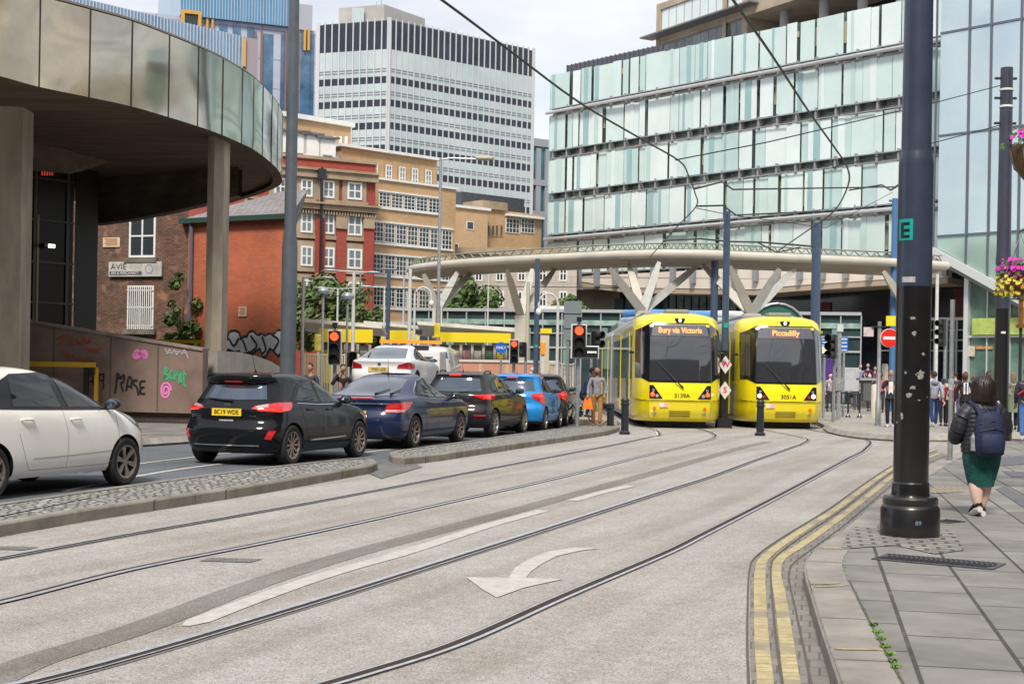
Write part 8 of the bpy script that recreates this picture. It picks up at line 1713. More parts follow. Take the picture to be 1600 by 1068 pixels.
# ================================================================= PEOPLE
def skin_mesh(vs, es, rs, sub=2, root=0):
    me = bpy.data.meshes.new('skin_tmp'); me.from_pydata(vs, es, []); o = bpy.data.objects.new('skin_tmp', me); C.objects.link(o); bm = bmesh.new(); bm.from_mesh(me)
    ly = bm.verts.layers.skin.verify(); bm.verts.ensure_lookup_table()
    for i, v in enumerate(bm.verts): r = rs[i]; v[ly].radius = r if isinstance(r, tuple) else (r, r); v[ly].use_root = (i == root)
    bm.to_mesh(me); bm.free(); md = o.modifiers.new('s', 'SKIN'); md.use_smooth_shade = True; md.branch_smoothing = 0.5; md2 = o.modifiers.new('d', 'SUBSURF'); md2.levels = sub; md2.render_levels = sub
    dg = bpy.context.evaluated_depsgraph_get(); nm = bpy.data.meshes.new_from_object(o.evaluated_get(dg)); bpy.data.objects.remove(o); bpy.data.meshes.remove(me)
    V = [tuple(v.co) for v in nm.vertices]; F_ = [tuple(p.vertices) for p in nm.polygons]; bpy.data.meshes.remove(nm); return V, F_
CM = {}
def cloth(c, r=0.85):
    k = tuple(round(x, 3) for x in c)
    if k not in CM: CM[k] = mat('cloth_%d' % len(CM), c, r, var=0.3, vscale=9, bump=0.25, bscale=25)
    return CM[k]
def hexs(*c): return tuple(((x/255)**2.2) for x in c)
SKINS = {'pale': mat('skin_pale', (0.72, 0.50, 0.42), 0.55, var=0.08, vscale=12), 'tan': mat('skin_tan', (0.38, 0.21, 0.14), 0.55, var=0.08, vscale=12), 'dark': mat('skin_dark', (0.11, 0.055, 0.035), 0.5, var=0.08, vscale=12)}
def head_into(b, c, yaw, S, pitch=0.0):
    """head, neck top, nose, ears; c = centre of the skull"""
    o = b.M; T = Matrix.Translation(c) @ Matrix.Rotation(yaw, 4, 'Z') @ Matrix.Rotation(pitch, 4, 'X'); b.M = o @ T if o else T
    n_, m_ = 16, 12; vs = []; fs = []
    for i in range(m_+1):
        a = pi*i/m_; z = cos(a)
        for k in range(n_):
            t = 2*pi*k/n_; x, y = sin(a)*cos(t), sin(a)*sin(t); low = max(0, -z); vs.append((x*0.076*(1-0.30*low)*S, (y*0.096*(1-0.25*low)+low*0.022*(1 if y > 0 else 0.2))*S, z*0.118*S))
    for i in range(m_):
        for k in range(n_): fs.append((i*n_+k, (i+1)*n_+k, (i+1)*n_+(k+1) % n_, i*n_+(k+1) % n_))
    b.add(vs, fs)
    b.add([(0, 0.092*S, 0.012*S), (-0.014*S, 0.094*S, -0.032*S), (0.014*S, 0.094*S, -0.032*S), (0, 0.118*S, -0.026*S), (0, 0.09*S, -0.04*S)], [(0, 1, 3), (0, 3, 2), (1, 4, 3), (3, 4, 2)])
    for s_ in (-1, 1): b.ball((s_*0.078*S, -0.005*S, -0.008*S), (0.010*S, 0.020*S, 0.030*S), 8, 5)
    b.M = o; return T
def hand_into(b, w_, e_, S, curl=0.6, side=1):
    d = (w_-e_).normalized(); u = Vector((0, 1, 0)); u = (u-d*u.dot(d)).normalized(); v = d.cross(u)*side
    c = w_+d*0.045*S; b.tube([w_-d*0.01*S, w_+d*0.03*S, w_+d*0.085*S], [0.024*S, 0.034*S, 0.032*S], 8, sx=1.0)
    for k, L_ in enumerate((0.068, 0.076, 0.071, 0.056)):
        off = u*(0.024-0.016*k)*S; p = w_+d*0.08*S+off; q = p+(d*cos(curl*0.6)+v*sin(curl*0.6))*L_*0.5*S; r = q+(d*cos(curl*1.5)+v*sin(curl*1.5))*L_*0.5*S; b.tube([p, q, r], [0.0085*S, 0.008*S, 0.0065*S], 6)
    p = w_+d*0.025*S+u*0.022*S; b.tube([p, p+(u*0.8+d*0.6).normalized()*0.034*S, p+(u*0.35+d).normalized()*0.066*S], [0.011*S, 0.010*S, 0.008*S], 6)
HB, HT = 'short', 'long'
def person(label, pos, face, H=1.72, skin='pale', top=(0.1, 0.1, 0.1), leg=(0.05, 0.05, 0.08), hair=(0.03, 0.02, 0.015), hairlen='short', stride=0.12, ph=1, shorts=False, skirt=None, coat=0.0, arms=None, sit=False, bulk=1.0, headyaw=0.0, headp=0.0, shoe=(0.03, 0.03, 0.03), beard=None, extra=None, cap=None, lean=0.0, group=None, sleeve=True, legpose=None, base=0.0):
    """local axes: +y is where the person faces, x to their right"""
    S = H/1.75; t = thing('person', label, 'person', (pos.x, pos.y, base if base else pos.z), -face, group)
    V = lambda x, y, z: Vector((x*S, y*S, z*S))
    if sit: hipz = 0.50
    else: hipz = 0.92
    dz = hipz-0.92; ln = lean
    J = dict(pel=V(0, 0, 0.96+dz), wai=V(0, ln*0.25, 1.10+dz), che=V(0, ln*0.7, 1.31+dz), nec=V(0, ln, 1.47+dz), hed=V(0, ln+0.015, 1.56+dz))
    sh_ = {1: V(0.175, ln*0.92, 1.405+dz), -1: V(-0.175, ln*0.92, 1.405+dz)}
    if sit: kn = {s: V(s*0.10, 0.42, 0.50) for s in (-1, 1)}; an = {s: V(s*0.10, 0.40, 0.09) for s in (-1, 1)}
    elif legpose: kn, an = {s: V(*legpose[s][0]) for s in (-1, 1)}, {s: V(*legpose[s][1]) for s in (-1, 1)}
    else:
        kn = {s: V(s*0.095, 0.03+s*ph*stride*0.55, 0.50) for s in (-1, 1)}; an = {s: V(s*0.085, s*ph*stride*1.2-0.03, 0.085+(0.05 if s*ph < 0 and stride > 0.1 else 0)) for s in (-1, 1)}
    A = arms or {}
    el, wr = {}, {}
    for s in (-1, 1):
        if s in A: el[s], wr[s] = V(*A[s][0]), V(*A[s][1])
        else: el[s] = V(s*0.235, ln*0.9-0.03-s*ph*stride*0.5, 1.12+dz); wr[s] = V(s*0.245, ln*0.9+0.06-s*ph*stride*1.1, 0.88+dz)
    # body, one continuous skin
    names = ['pel', 'wai', 'che', 'nec', 'hed']; vs = [J[k] for k in names]; rs = [(0.13*S, 0.095*S), (0.115*S, 0.085*S), (0.135*S, 0.095*S), 0.052*S, 0.058*S]; es = [(0, 1), (1, 2), (2, 3), (3, 4)]
    for s in (-1, 1):
        i = len(vs); vs += [sh_[s], el[s], wr[s]]; rs += [0.052*S, 0.040*S, 0.026*S]; es += [(2, i), (i, i+1), (i+1, i+2)]
        i = len(vs); vs += [V(s*0.09, 0, 0.88+dz), kn[s], lerpv(kn[s], an[s], 0.35), an[s]]; rs += [0.085*S, 0.056*S, 0.054*S, 0.036*S]; es += [(0, i), (i, i+1), (i+1, i+2), (i+2, i+3)]
    v_, f_ = skin_mesh([tuple(v) for v in vs], es, rs, 1); b = MB(); b.add(v_, f_)
    hc = J['hed']+Vector((0, 0.015*S, 0.085*S)); T = head_into(b, hc, headyaw, S, headp)
    for s in (-1, 1): hand_into(b, wr[s], el[s], S, side=s)
    body = b.build('body', SKINS[skin], t, smooth=60)
    def hp(x, y, z): return T @ Vector((x*S, y*S, z*S))
    fb = MB()
    for s in (-1, 1): c_ = hp(s*0.030, 0.086, 0.008); fb.ball(c_, (0.011*S, 0.007*S, 0.006*S), 6, 4)
    c_ = hp(0, 0.098, -0.062); fb.ball(c_, (0.022*S, 0.006*S, 0.005*S), 8, 4); fb.build('eyes_and_mouth', mat('face_detail', (0.10, 0.03, 0.025), 0.6), body)
    # hair
    hm = mat('hair_%d_%d_%d' % tuple(int(x*255) for x in hair), hair, 0.6, var=0.4, vscale=20, stretch=(1, 1, 0.2), bump=0.3)
    hb_ = MB(); hb_.M = T; n_, m_ = 16, 12; vs2 = []; fs2 = []
    cut = {'short': 0.05, 'bald': 9, 'long': -1.0, 'bob': -0.85}[hairlen]
    if hairlen != 'bald':
        for i in range(m_+1):
            a = pi*i/m_; z = cos(a)
            for k in range(n_):
                t_ = 2*pi*k/n_; x, y = sin(a)*cos(t_), sin(a)*sin(t_); lim = 0.48 if y > 0.25 else (0.15 if y > -0.1 and hairlen == 'short' else (-0.35 if hairlen == 'short' else -1)); zz = max(z, lim); kx = 1.0 if zz == z else max(0.90, 1)
                if zz != z: sc2 = math.sqrt(max(0, 1-zz*zz))/max(1e-3, sin(a)) if sin(a) > 1e-3 else 0; x, y = x*min(sc2, 3)*0.93, y*min(sc2, 3)*0.93
                vs2.append((x*0.086*S, (y*0.104-0.010)*S, (zz*0.126+0.006)*S))
        for i in range(m_):
            for k in range(n_): fs2.append((i*n_+k, (i+1)*n_+k, (i+1)*n_+(k+1) % n_, i*n_+(k+1) % n_))
        hb_.add(vs2, fs2)
        if hairlen in ('long', 'bob'):
            dl = 0.30 if hairlen == 'long' else 0.19
            hb_.tube([(0, -0.03*S, 0.03*S), (0, -0.055*S, -0.07*S), (0, -0.075*S, -dl*S)], [0.085*S, 0.088*S, 0.060*S], 14, sx=1.0)
        hb_.build('hair', hm, t, smooth=60)
    if beard: k = MB(); k.M = T; k.ball((0, 0.055*S, -0.080*S), (0.055*S, 0.045*S, 0.038*S), 12, 7); k.build('beard', mat('beard_brown', beard, 0.8, var=0.4, vscale=30), t, smooth=60)
    if cap: k = MB(); k.M = T; k.ball((0, -0.005*S, 0.045*S), (0.092*S, 0.108*S, 0.095*S), 14, 8); k.build('hat', cloth(cap), t, smooth=60)
    # clothes
    g_ = 0.016*S*bulk; tb = 0.022*(bulk-1)
    vs, rs, es = [J['pel']+V(0, 0, -0.11 if not coat else -coat*0.3), J['wai'], J['che'], J['nec']+V(0, 0, -0.035)], [(0.145*S*bulk, 0.108*S*bulk), (0.130*S*bulk, 0.098*S*bulk), (0.150*S*bulk, 0.108*S*bulk), 0.072*S], [(0, 1), (1, 2), (2, 3)]
    for s in (-1, 1):
        i = len(vs); wv = lerpv(el[s], wr[s], 0.93) if sleeve else lerpv(sh_[s], el[s], 0.55); vs += [sh_[s]]+([el[s], wv] if sleeve else [wv]); rs += [0.068*S*bulk]+([0.056*S*bulk, 0.040*S*bulk] if sleeve else [0.060*S]); es += [(2, i), (i, i+1)]+([(i+1, i+2)] if sleeve else [])
    v_, f_ = skin_mesh([tuple(v) for v in vs], es, rs, 1); b = MB(); b.add(v_, f_)
    if coat: b.tube([J['wai'], J['pel'], J['pel']+V(0, 0.0, -coat)], [0.125*S*bulk, 0.150*S*bulk, 0.175*S*bulk], 18)
    tp = b.build('top', cloth(top), t, smooth=60)
    if skirt:
        z1 = skirt[1]; b = MB(); b.tube([J['wai']-V(0, 0, .04), J['pel'], V(0, 0, z1+0.15), V(0, 0, z1)], [0.12*S, 0.155*S, 0.165*S, 0.16*S], 18); b.build('skirt', cloth(skirt[0]), t, smooth=60)
    else:
        vs, rs, es = [J['pel']+V(0, 0, 0.06)], [(0.138*S, 0.103*S)], []
        for s in (-1, 1):
            i = len(vs); ft = 0.55 if shorts else 0.95; hp_ = V(s*0.092, 0, 0.86+dz)
            if shorts: vs += [hp_, lerpv(hp_, kn[s], 0.85)]; rs += [0.098*S, 0.085*S]; es += [(0, i), (i, i+1)]
            else: vs += [hp_, kn[s], lerpv(kn[s], an[s], 0.97)]; rs += [0.098*S, 0.072*S, 0.058*S]; es += [(0, i), (i, i+1), (i+1, i+2)]
        v_, f_ = skin_mesh([tuple(v) for v in vs], es, rs, 1); b = MB(); b.add(v_, f_); b.build('trousers' if not shorts else 'shorts', cloth(leg), t, smooth=60)
    for s in (-1, 1):
        a = an[s]; b = MB(); b.tube([a+V(0, -0.055, -0.045), a+V(0, 0.0, -0.035), a+V(0, 0.09, -0.05), a+V(0, 0.165, -0.060)], [0.034*S, 0.044*S, 0.040*S, 0.024*S], 10); b.build('shoe', cloth(shoe), t, smooth=60)
    if extra: extra(t, S, J, sh_, wr, V)
    return t
def lerpv(a, b, t): return a*(1-t)+b*t
def backpack(c):
    def f(t, S, J, sh_, wr, V): b = MB(); b.box(-0.14*S, -0.27*S, 1.05*S, 0.14*S, -0.10*S, 1.45*S); b.build('backpack', cloth(c), t, bevel=0.05)
    return f
def XY(px, feet, z=0.12):
    p = G(px, feet, z); p.z = z; return p
TOCAM = pi      # facing -Y (towards the camera); heading angle is measured from +Y clockwise
def orange_bag(t, S, J, sh_, wr, V):
    w_ = wr[1]; b = MB(); b.add([w_+V(-0.09, 0.03, -0.10), w_+V(0.09, 0.03, -0.10), w_+V(0.16, 0.06, -0.40), w_+V(-0.15, 0.06, -0.42), w_+V(-0.09, -0.03, -0.10), w_+V(0.09, -0.03, -0.10), w_+V(0.16, -0.06, -0.40), w_+V(-0.15, -0.06, -0.42)], [(0, 1, 2, 3), (4, 7, 6, 5), (0, 4, 5, 1), (1, 5, 6, 2), (2, 6, 7, 3), (3, 7, 4, 0)])
    b.tube([w_+V(-0.05, 0, -0.09), w_+V(0, 0, 0.0-0.03), w_+V(0.05, 0, -0.09)], 0.012*S, 5)
    q = b.build('carrier_bag', mat('orange_bag', (0.95, 0.19, 0.01), 0.5, var=0.15, vscale=10), None, bevel=0.01); q.parent = None; q.matrix_world = t.matrix_world; q.location = t.location; q.rotation_euler = t.rotation_euler; tag(q, 'bright orange carrier bag held by the bearded man', 'bag')
person('bearded man in grey pullover and tan trousers carrying an orange bag', XY(932, 666, 0.10), R(178), 1.64, 'tan', hexs(128, 132, 142), hexs(160, 112, 62), (0.03, 0.018, 0.012), stride=0.10, ph=-1, beard=(0.05, 0.025, 0.015), shoe=(0.20, 0.10, 0.07), headyaw=R(-25), arms={1: ((0.26, 0.02, 1.13), (0.28, 0.14, 0.92)), -1: ((-0.27, -0.03, 1.13), (-0.22, 0.03, 0.92))}, extra=orange_bag)
# cyclist and bicycle
cp = COL(908, 41.6); cp.z = 0.06; bh = R(100)
bk = thing('bicycle', 'thin wheeled bicycle ridden by the cyclist in navy top', 'bicycle', cp, -bh)
M_fr = mat('bike_green_white', (0.10, 0.55, 0.30), 0.4); 
for y_ in (-0.50, 0.52):
    b = MB(); b.tube([(0, y_+0.335*cos(a), 0.34+0.335*sin(a)) for a in [2*pi*k/32 for k in range(33)]], 0.016, 6, cap=False); w_ = b.build('wheel', M_tyre, bk); b = MB()
    for k in range(14): a = 2*pi*k/14; b.tube([(0, y_, 0.34), (0, y_+0.325*cos(a), 0.34+0.325*sin(a))], 0.0015, 3)
    b.lathe([(0.02, -0.04), (0.02, 0.04)], 8, (0, y_, 0.34), 'x'); b.build('spokes', M_steel, w_)
b = MB(); b.tube([(0, -0.12, 0.86), (0, -0.02, 0.30), (0, -0.50, 0.34), (0, -0.10, 0.78), (0, 0.36, 0.86), (0, -0.02, 0.30)], 0.016, 6); b.tube([(0, 0.36, 0.92), (0, 0.40, 0.72), (0, 0.52, 0.34)], 0.016, 6); b.build('frame', M_fr, bk)
b = MB(); b.tube([(-0.24, 0.36, 0.98), (-0.1, 0.40, 1.0), (0.1, 0.40, 1.0), (0.24, 0.36, 0.98)], 0.014, 6); b.build('handlebar', M_black, bk); b = MB(); b.ball((0, -0.16, 0.90), (0.07, 0.13, 0.03), 10, 6); b.build('saddle', M_black, bk); b = MB(); b.lathe([(0.09, -0.01), (0.09, 0.01)], 18, (0.05, -0.02, 0.30), 'x'); b.tube([(0.06, -0.02, 0.30), (0.09, 0.10, 0.20)], 0.012, 5); b.tube([(-0.06, -0.02, 0.30), (-0.09, -0.14, 0.40)], 0.012, 5); b.build('crank', M_black, bk)
person('cyclist in navy top and black trousers leaning over the handlebars', cp+Vector((0, 0, 0.0)), bh, 1.66, 'tan', hexs(38, 46, 88), (0.012, 0.012, 0.015), (0.05, 0.03, 0.02), arms={1: ((0.24, 0.38, 1.22), (0.23, 0.46, 1.06)), -1: ((-0.24, 0.38, 1.22), (-0.23, 0.46, 1.06))}, lean=0.30, legpose={1: ((0.10, 0.30, 0.72), (0.10, 0.16, 0.32)), -1: ((-0.10, 0.26, 0.66), (-0.10, -0.10, 0.46))}, base=0.05, headp=R(-10))
# by the cars
person('man in black top holding a phone to his ear behind the black hatchback', COL(534, 35), R(160), 1.66, 'tan', (0.012, 0.012, 0.014), (0.03, 0.03, 0.04), (0.03, 0.02, 0.015), arms={1: ((0.30, 0.06, 1.22), (0.12, 0.10, 1.54))}, stride=0.02)
person('dark haired man whose head shows just above the black hatchback roof', COL(484, 37), R(200), 1.68, 'tan', hexs(60, 62, 70), (0.03, 0.03, 0.05), (0.015, 0.01, 0.008), stride=0.05)
# seated and standing at the platform
person('seated person in dark jacket left of the blue capped person', COL(742, 56.5), R(120), 1.7, 'pale', hexs(30, 34, 52), hexs(40, 44, 60), (0.03, 0.02, 0.01), sit=True, base=0.1)
person('seated person in white top and blue cap at the platform wall', COL(751, 55), R(200), 1.7, 'pale', hexs(205, 195, 185), hexs(60, 80, 120), (0.05, 0.03, 0.02), sit=True, cap=hexs(60, 95, 140), base=0.1)
person('seated person in grey top right below the round blue sign', COL(789, 53.5), R(230), 1.7, 'tan', hexs(98, 100, 125), hexs(40, 42, 55), (0.10, 0.07, 0.05), sit=True, base=0.15)
person('person in white shirt and blue shorts standing by the dark blue pole', COL(829, 50), R(150), 1.62, 'pale', hexs(225, 215, 208), hexs(40, 75, 130), (0.30, 0.20, 0.10), shorts=True, sleeve=False, stride=0.05, base=0.15)
person('person in dark jacket seen above the railing left of the swan neck lamp', COL(850, 56), R(180), 1.75, 'tan', (0.03, 0.03, 0.035), (0.03, 0.03, 0.05), stride=0.03, base=0.15)
person('person in navy coat seen above the railing near the red light with dots', COL(885, 54), R(150), 1.75, 'pale', hexs(40, 46, 66), (0.03, 0.03, 0.05), (0.25, 0.2, 0.15), stride=0.03, base=0.15)
# plaza
person('bald man in navy jacket and white shirt raising his hand to his mouth', XY(1391, 667), R(195), 1.68, 'tan', hexs(36, 40, 56), hexs(26, 30, 44), hairlen='bald', stride=0.06, shoe=(0.6, 0.6, 0.58), arms={1: ((0.25, 0.08, 1.18), (0.06, 0.15, 1.47)), -1: ((-0.25, 0.02, 1.13), (-0.22, 0.12, 0.92))}, coat=0.08, extra=lambda t, S, J, s_, w_, V: MB().box(-0.07*S, 0.10*S, 1.0*S, 0.07*S, 0.128*S, 1.40*S).build('white_shirt', cloth((0.7, 0.68, 0.68)), t, bevel=0.02))
person('person in pale grey hoodie and blue trousers walking away right of the huge pole', XY(1459, 667), R(5), 1.66, 'tan', hexs(150, 158, 175), hexs(34, 58, 110), (0.02, 0.015, 0.01), stride=0.16, ph=1, bulk=1.1, shoe=(0.5, 0.45, 0.42), extra=lambda t, S, J, s_, w_, V: MB().ball((0, -0.09*S, 1.42*S), (0.12*S, 0.06*S, 0.08*S)).build('hood', cloth(hexs(140, 148, 165)), t, smooth=60))
person('small child in blue bobble hat next to the grey hoodie', XY(1473, 665), R(10), 1.45, 'tan', hexs(60, 50, 90), (0.02, 0.02, 0.03), cap=hexs(40, 62, 100), stride=0.10)
person('person in burgundy jacket walking away behind the thin bare post', XY(1484, 666), R(-10), 1.48, 'pale', hexs(130, 30, 50), (0.012, 0.012, 0.015), (0.25, 0.14, 0.07), stride=0.10, ph=-1)
def uniform(t, S, J, s_, w_, V):
    MB().box(-0.075*S, 0.095*S, 1.05*S, 0.075*S, 0.125*S, 1.42*S).build('white_shirt', cloth((0.72, 0.72, 0.75)), t, bevel=0.02); MB().box(-0.022*S, 0.126*S, 1.10*S, 0.022*S, 0.135*S, 1.40*S).build('tie', cloth((0.02, 0.02, 0.08)), t)
person('schoolgirl with red hair in black blazer, white shirt and navy tie', XY(1507, 668), R(185), 1.66, 'dark', (0.010, 0.010, 0.012), (0.015, 0.015, 0.02), hexs(120, 20, 28), hairlen='bob', stride=0.05, coat=0.12, extra=uniform)
person('dark haired person whose face shows above the walking woman', XY(1543, 668), R(175), 1.70, 'dark', (0.05, 0.05, 0.06), (0.03, 0.03, 0.04), (0.012, 0.01, 0.01), stride=0.03)
person('person in long sage green coat walking away at the right', XY(1582, 671), R(15), 1.66, 'pale', hexs(125, 138, 110), hexs(30, 40, 60), (0.28, 0.18, 0.10), hairlen='bob', coat=0.42, stride=0.09)
person('person in dark coat and jeans with red strap cut by the right edge', XY(1603, 690), R(20), 1.74, 'tan', hexs(60, 54, 66), hexs(70, 110, 165), (0.03, 0.02, 0.02), bulk=1.15, stride=0.14, shoe=(0.6, 0.6, 0.6), extra=lambda t, S, J, s_, w_, V: MB().tube([V(-0.20, -0.13, 1.12), V(0, -0.15, 1.25), V(0.15, -0.12, 1.4)], 0.02, 6).build('red_strap', cloth((0.5, 0.02, 0.03)), t))
person('person in pale blue shirt with crossbody strap just right of the huge pole', COL(1452, 58)+Vector((0, 0, 0.12)), R(20), 1.8, 'tan', hexs(170, 190, 215), hexs(60, 60, 70), (0.02, 0.015, 0.01), stride=0.04)
person('person in grey top and red skirt with black backpack beside the right tram', COL(1288, 66)+Vector((0, 0, 0.12)), R(0), 1.62, 'pale', hexs(110, 108, 130), hexs(140, 20, 40), (0.12, 0.05, 0.03), hairlen='bob', skirt=(hexs(150, 20, 45), 0.42), stride=0.10, extra=backpack((0.02, 0.02, 0.025)))
person('white haired person in black coat seen from behind near the litter bin', COL(1358, 62)+Vector((0, 0, 0.12)), R(-5), 1.6, 'pale', (0.010, 0.011, 0.016), (0.02, 0.02, 0.02), (0.55, 0.52, 0.5), coat=0.2, bulk=1.15, stride=0.04)
person('woman in light blue vest sitting on the steps', COL(1343, 71.5), R(170), 1.7, 'pale', hexs(140, 165, 205), hexs(70, 110, 170), (0.25, 0.12, 0.06), hairlen='long', sit=True, base=0.95, sleeve=False)
person('man in plum shirt and jeans sitting close beside the light blue vest', COL(1355, 71.5), R(195), 1.78, 'pale', hexs(90, 45, 75), hexs(70, 120, 175), (0.03, 0.015, 0.01), sit=True, base=0.95)
person('person in pink and black sitting right of the plum shirted man', COL(1366, 71.5), R(180), 1.65, 'pale', hexs(160, 90, 105), (0.03, 0.03, 0.04), (0.10, 0.05, 0.03), sit=True, base=0.9)
person('person in blue top slouching on the steps left of the couple', COL(1332, 71), R(215), 1.7, 'tan', hexs(40, 95, 165), (0.02, 0.02, 0.02), (0.02, 0.01, 0.01), sit=True, base=0.7)
person('person in black sitting low at the left end of the steps', COL(1321, 71), R(150), 1.7, 'pale', (0.02, 0.02, 0.025), (0.6, 0.6, 0.6), (0.05, 0.03, 0.02), sit=True, base=0.6)
person('person in black jacket and blue jeans standing behind the grey post', COL(1305, 64)+Vector((0, 0, 0.12)), R(170), 1.7, 'tan', (0.015, 0.015, 0.02), hexs(50, 85, 140), (0.02, 0.01, 0.01), stride=0.04)

crowd = [(1296, 60, 170, (0.30, 0.28, 0.30), (0.03, 0.03, 0.05), 'person in grey top behind the blue and white stop sign'), (1338, 64, 10, (0.02, 0.02, 0.03), (0.04, 0.05, 0.10), 'person in black walking away behind the pale cabinet'), (1376, 60, 200, (0.45, 0.12, 0.15), (0.03, 0.03, 0.04), 'person in red top between the no entry pole and the bin'), (1401, 64, 10, (0.10, 0.14, 0.30), (0.02, 0.02, 0.03), 'person in blue partly hidden by the huge pole'), (1492, 56, 0, (0.04, 0.04, 0.05), (0.05, 0.07, 0.14), 'person in dark coat left of the glass entrance post'), (1520, 58, 180, (0.50, 0.48, 0.45), (0.03, 0.03, 0.04), 'person in cream top at the glass entrance'), (1447, 62, 175, (0.16, 0.03, 0.04), (0.02, 0.02, 0.03), 'person in maroon at the right edge of the huge pole'), (872, 57, 200, (0.25, 0.30, 0.36), (0.02, 0.02, 0.03), 'person in slate blue behind the pale railing by the tram'), (838, 60, 160, (0.50, 0.40, 0.36), (0.05, 0.05, 0.07), 'person in beige waiting near the ticket machine'), (560, 56, 180, (0.08, 0.08, 0.12), (0.02, 0.02, 0.03), 'person in dark blue waiting behind the cream railing')]
for i_, (px_, Y_, a_, c1, c2, lb) in enumerate(crowd):
    person(lb, COL(px_, Y_)+Vector((0, 0, 0.12)), R(a_), 1.62+0.03*(i_ % 5), ['pale', 'tan', 'dark'][i_ % 3], c1, c2, [(0.02, 0.015, 0.01), (0.2, 0.11, 0.05)][i_ % 2], ['short', 'bob'][i_ % 2], stride=0.05+0.03*(i_ % 3), ph=1 if i_ % 2 else -1)
# ---- the woman walking away in the foreground
wp = G(1532, 806, 0.12); W = thing('person', 'woman with dark bob, black puffer jacket, navy backpack and teal skirt walking away', 'person', (wp.x, wp.y, 0.12), R(4))
S = 1.0
def ell(b, rings, n_=28):
    vs = []; fs = []
    for (cx, cy, z, rx, ry) in rings:
        for k in range(n_): a = 2*pi*k/n_; e = 0.85; vs.append((cx+rx*math.copysign(abs(cos(a))**e, cos(a)), cy+ry*math.copysign(abs(sin(a))**e, sin(a)), z))
    for i in range(len(rings)-1):
        for k in range(n_): fs.append((i*n_+k, i*n_+(k+1) % n_, (i+1)*n_+(k+1) % n_, (i+1)*n_+k))
    fs += [tuple(range(n_))[::-1], tuple(range((len(rings)-1)*n_, len(rings)*n_))]; b.add(vs, fs)
# body (continuous): legs, pelvis, torso, neck, arms
jv = [(0, 0, 0.74), (0, 0, 0.90), (0, 0.0, 1.08), (0, 0.0, 1.22), (0, 0.01, 1.30), (-0.075, 0, 0.66), (-0.062, -0.005, 0.42), (-0.068, -0.03, 0.30), (-0.048, -0.045, 0.10), (0.085, 0, 0.66), (0.050, 0.03, 0.42), (0.052, 0.02, 0.30), (0.030, 0.06, 0.075), (-0.17, 0, 1.12), (-0.27, 0.02, 0.90), (-0.19, 0.22, 0.82), (0.17, 0, 1.12), (0.27, 0.06, 0.92), (0.22, 0.08, 1.12)]
je = [(0, 1), (1, 2), (2, 3), (3, 4), (0, 5), (5, 6), (6, 7), (7, 8), (0, 9), (9, 10), (10, 11), (11, 12), (2, 13), (13, 14), (14, 15), (2, 16), (16, 17), (17, 18)]
jr = [(0.17, 0.13), (0.15, 0.12), (0.14, 0.10), 0.05, 0.055, 0.10, 0.075, 0.082, 0.042, 0.10, 0.075, 0.080, 0.042, 0.055, 0.045, 0.028, 0.055, 0.045, 0.028]
v_, f_ = skin_mesh(jv, je, jr, 2); b = MB(); b.add(v_, f_); Th = head_into(b, Vector((0, 0.02, 1.365)), R(6), 0.98)
hand_into(b, Vector((-0.19, 0.22, 0.82)), Vector((-0.27, 0.02, 0.90)), 0.95, 1.0, -1); hand_into(b, Vector((0.20, 0.05, 1.13)), Vector((0.25, 0.07, 1.02)), 0.95, 1.2, 1)
body = b.build('body', SKINS['pale'], W, smooth=60)
fb = MB()
for s in (-1, 1): fb.ball(Th @ Vector((s*0.03, 0.086, 0.008)), (0.011, 0.007, 0.006), 6, 4)
fb.ball(Th @ Vector((0, 0.098, -0.062)), (0.022, 0.006, 0.005), 8, 4); fb.build('eyes_and_mouth', MATS['face_detail'], body)
M_puff = mat('puffer_black', (0.022, 0.022, 0.030), 0.5, var=0.3, vscale=8, bump=0.35, bscale=28, spec=0.5)
b = MB(); rg_ = []
base_r = [(0.655, 0.195, 0.160), (0.69, 0.212, 0.170), (0.78, 0.214, 0.168), (0.90, 0.212, 0.16), (1.02, 0.212, 0.152), (1.11, 0.205, 0.14), (1.17, 0.165, 0.12), (1.215, 0.095, 0.095)]
def brad(z):
    for a, c_ in zip(base_r[:-1], base_r[1:]):
        if z <= c_[0]: t_ = (z-a[0])/(c_[0]-a[0]); return lerp(a[1], c_[1], t_), lerp(a[2], c_[2], t_)
    return base_r[-1][1:]
z = 0.655; N_ = 72
for i in range(N_+1):
    z = lerp(0.655, 1.215, i/N_); rx, ry = brad(z); q = abs(sin(pi*(z-0.655)/0.046)); k = 0.965+0.045*q**0.6; rg_.append((0, 0.0, z, rx*k, ry*k))
ell(b, rg_, 36)
def sleeve(b, P, R_, step=0.052):
    P = spline([Vector(p) for p in P], 10); rs = []; L_ = [0]
    for a, c_ in zip(P[:-1], P[1:]): L_.append(L_[-1]+(c_-a).length)
    tot = L_[-1]
    for l in L_: u = l/tot*(len(R_)-1); i = min(int(u), len(R_)-2); r = lerp(R_[i], R_[i+1], u-i); rs.append(r*(0.95+0.07*abs(sin(pi*l/step))**0.6))
    b.tube(P, rs, 16)
sleeve(b, [(-0.13, 0, 1.13), (-0.205, -0.005, 1.04), (-0.255, 0.01, 0.90), (-0.25, 0.09, 0.82), (-0.20, 0.20, 0.82)], [0.085, 0.092, 0.088, 0.078, 0.055])
sleeve(b, [(0.13, 0, 1.13), (0.21, 0.0, 1.05), (0.262, 0.04, 0.92), (0.255, 0.07, 0.98), (0.22, 0.08, 1.10)], [0.085, 0.090, 0.088, 0.075, 0.052])
jk = b.build('puffer_jacket', M_puff, W, smooth=50)
M_nav = mat('navy_backpack', (0.010, 0.018, 0.060), 0.7, var=0.3, vscale=10, bump=0.3, bscale=60)
b = MB(); rg2 = []
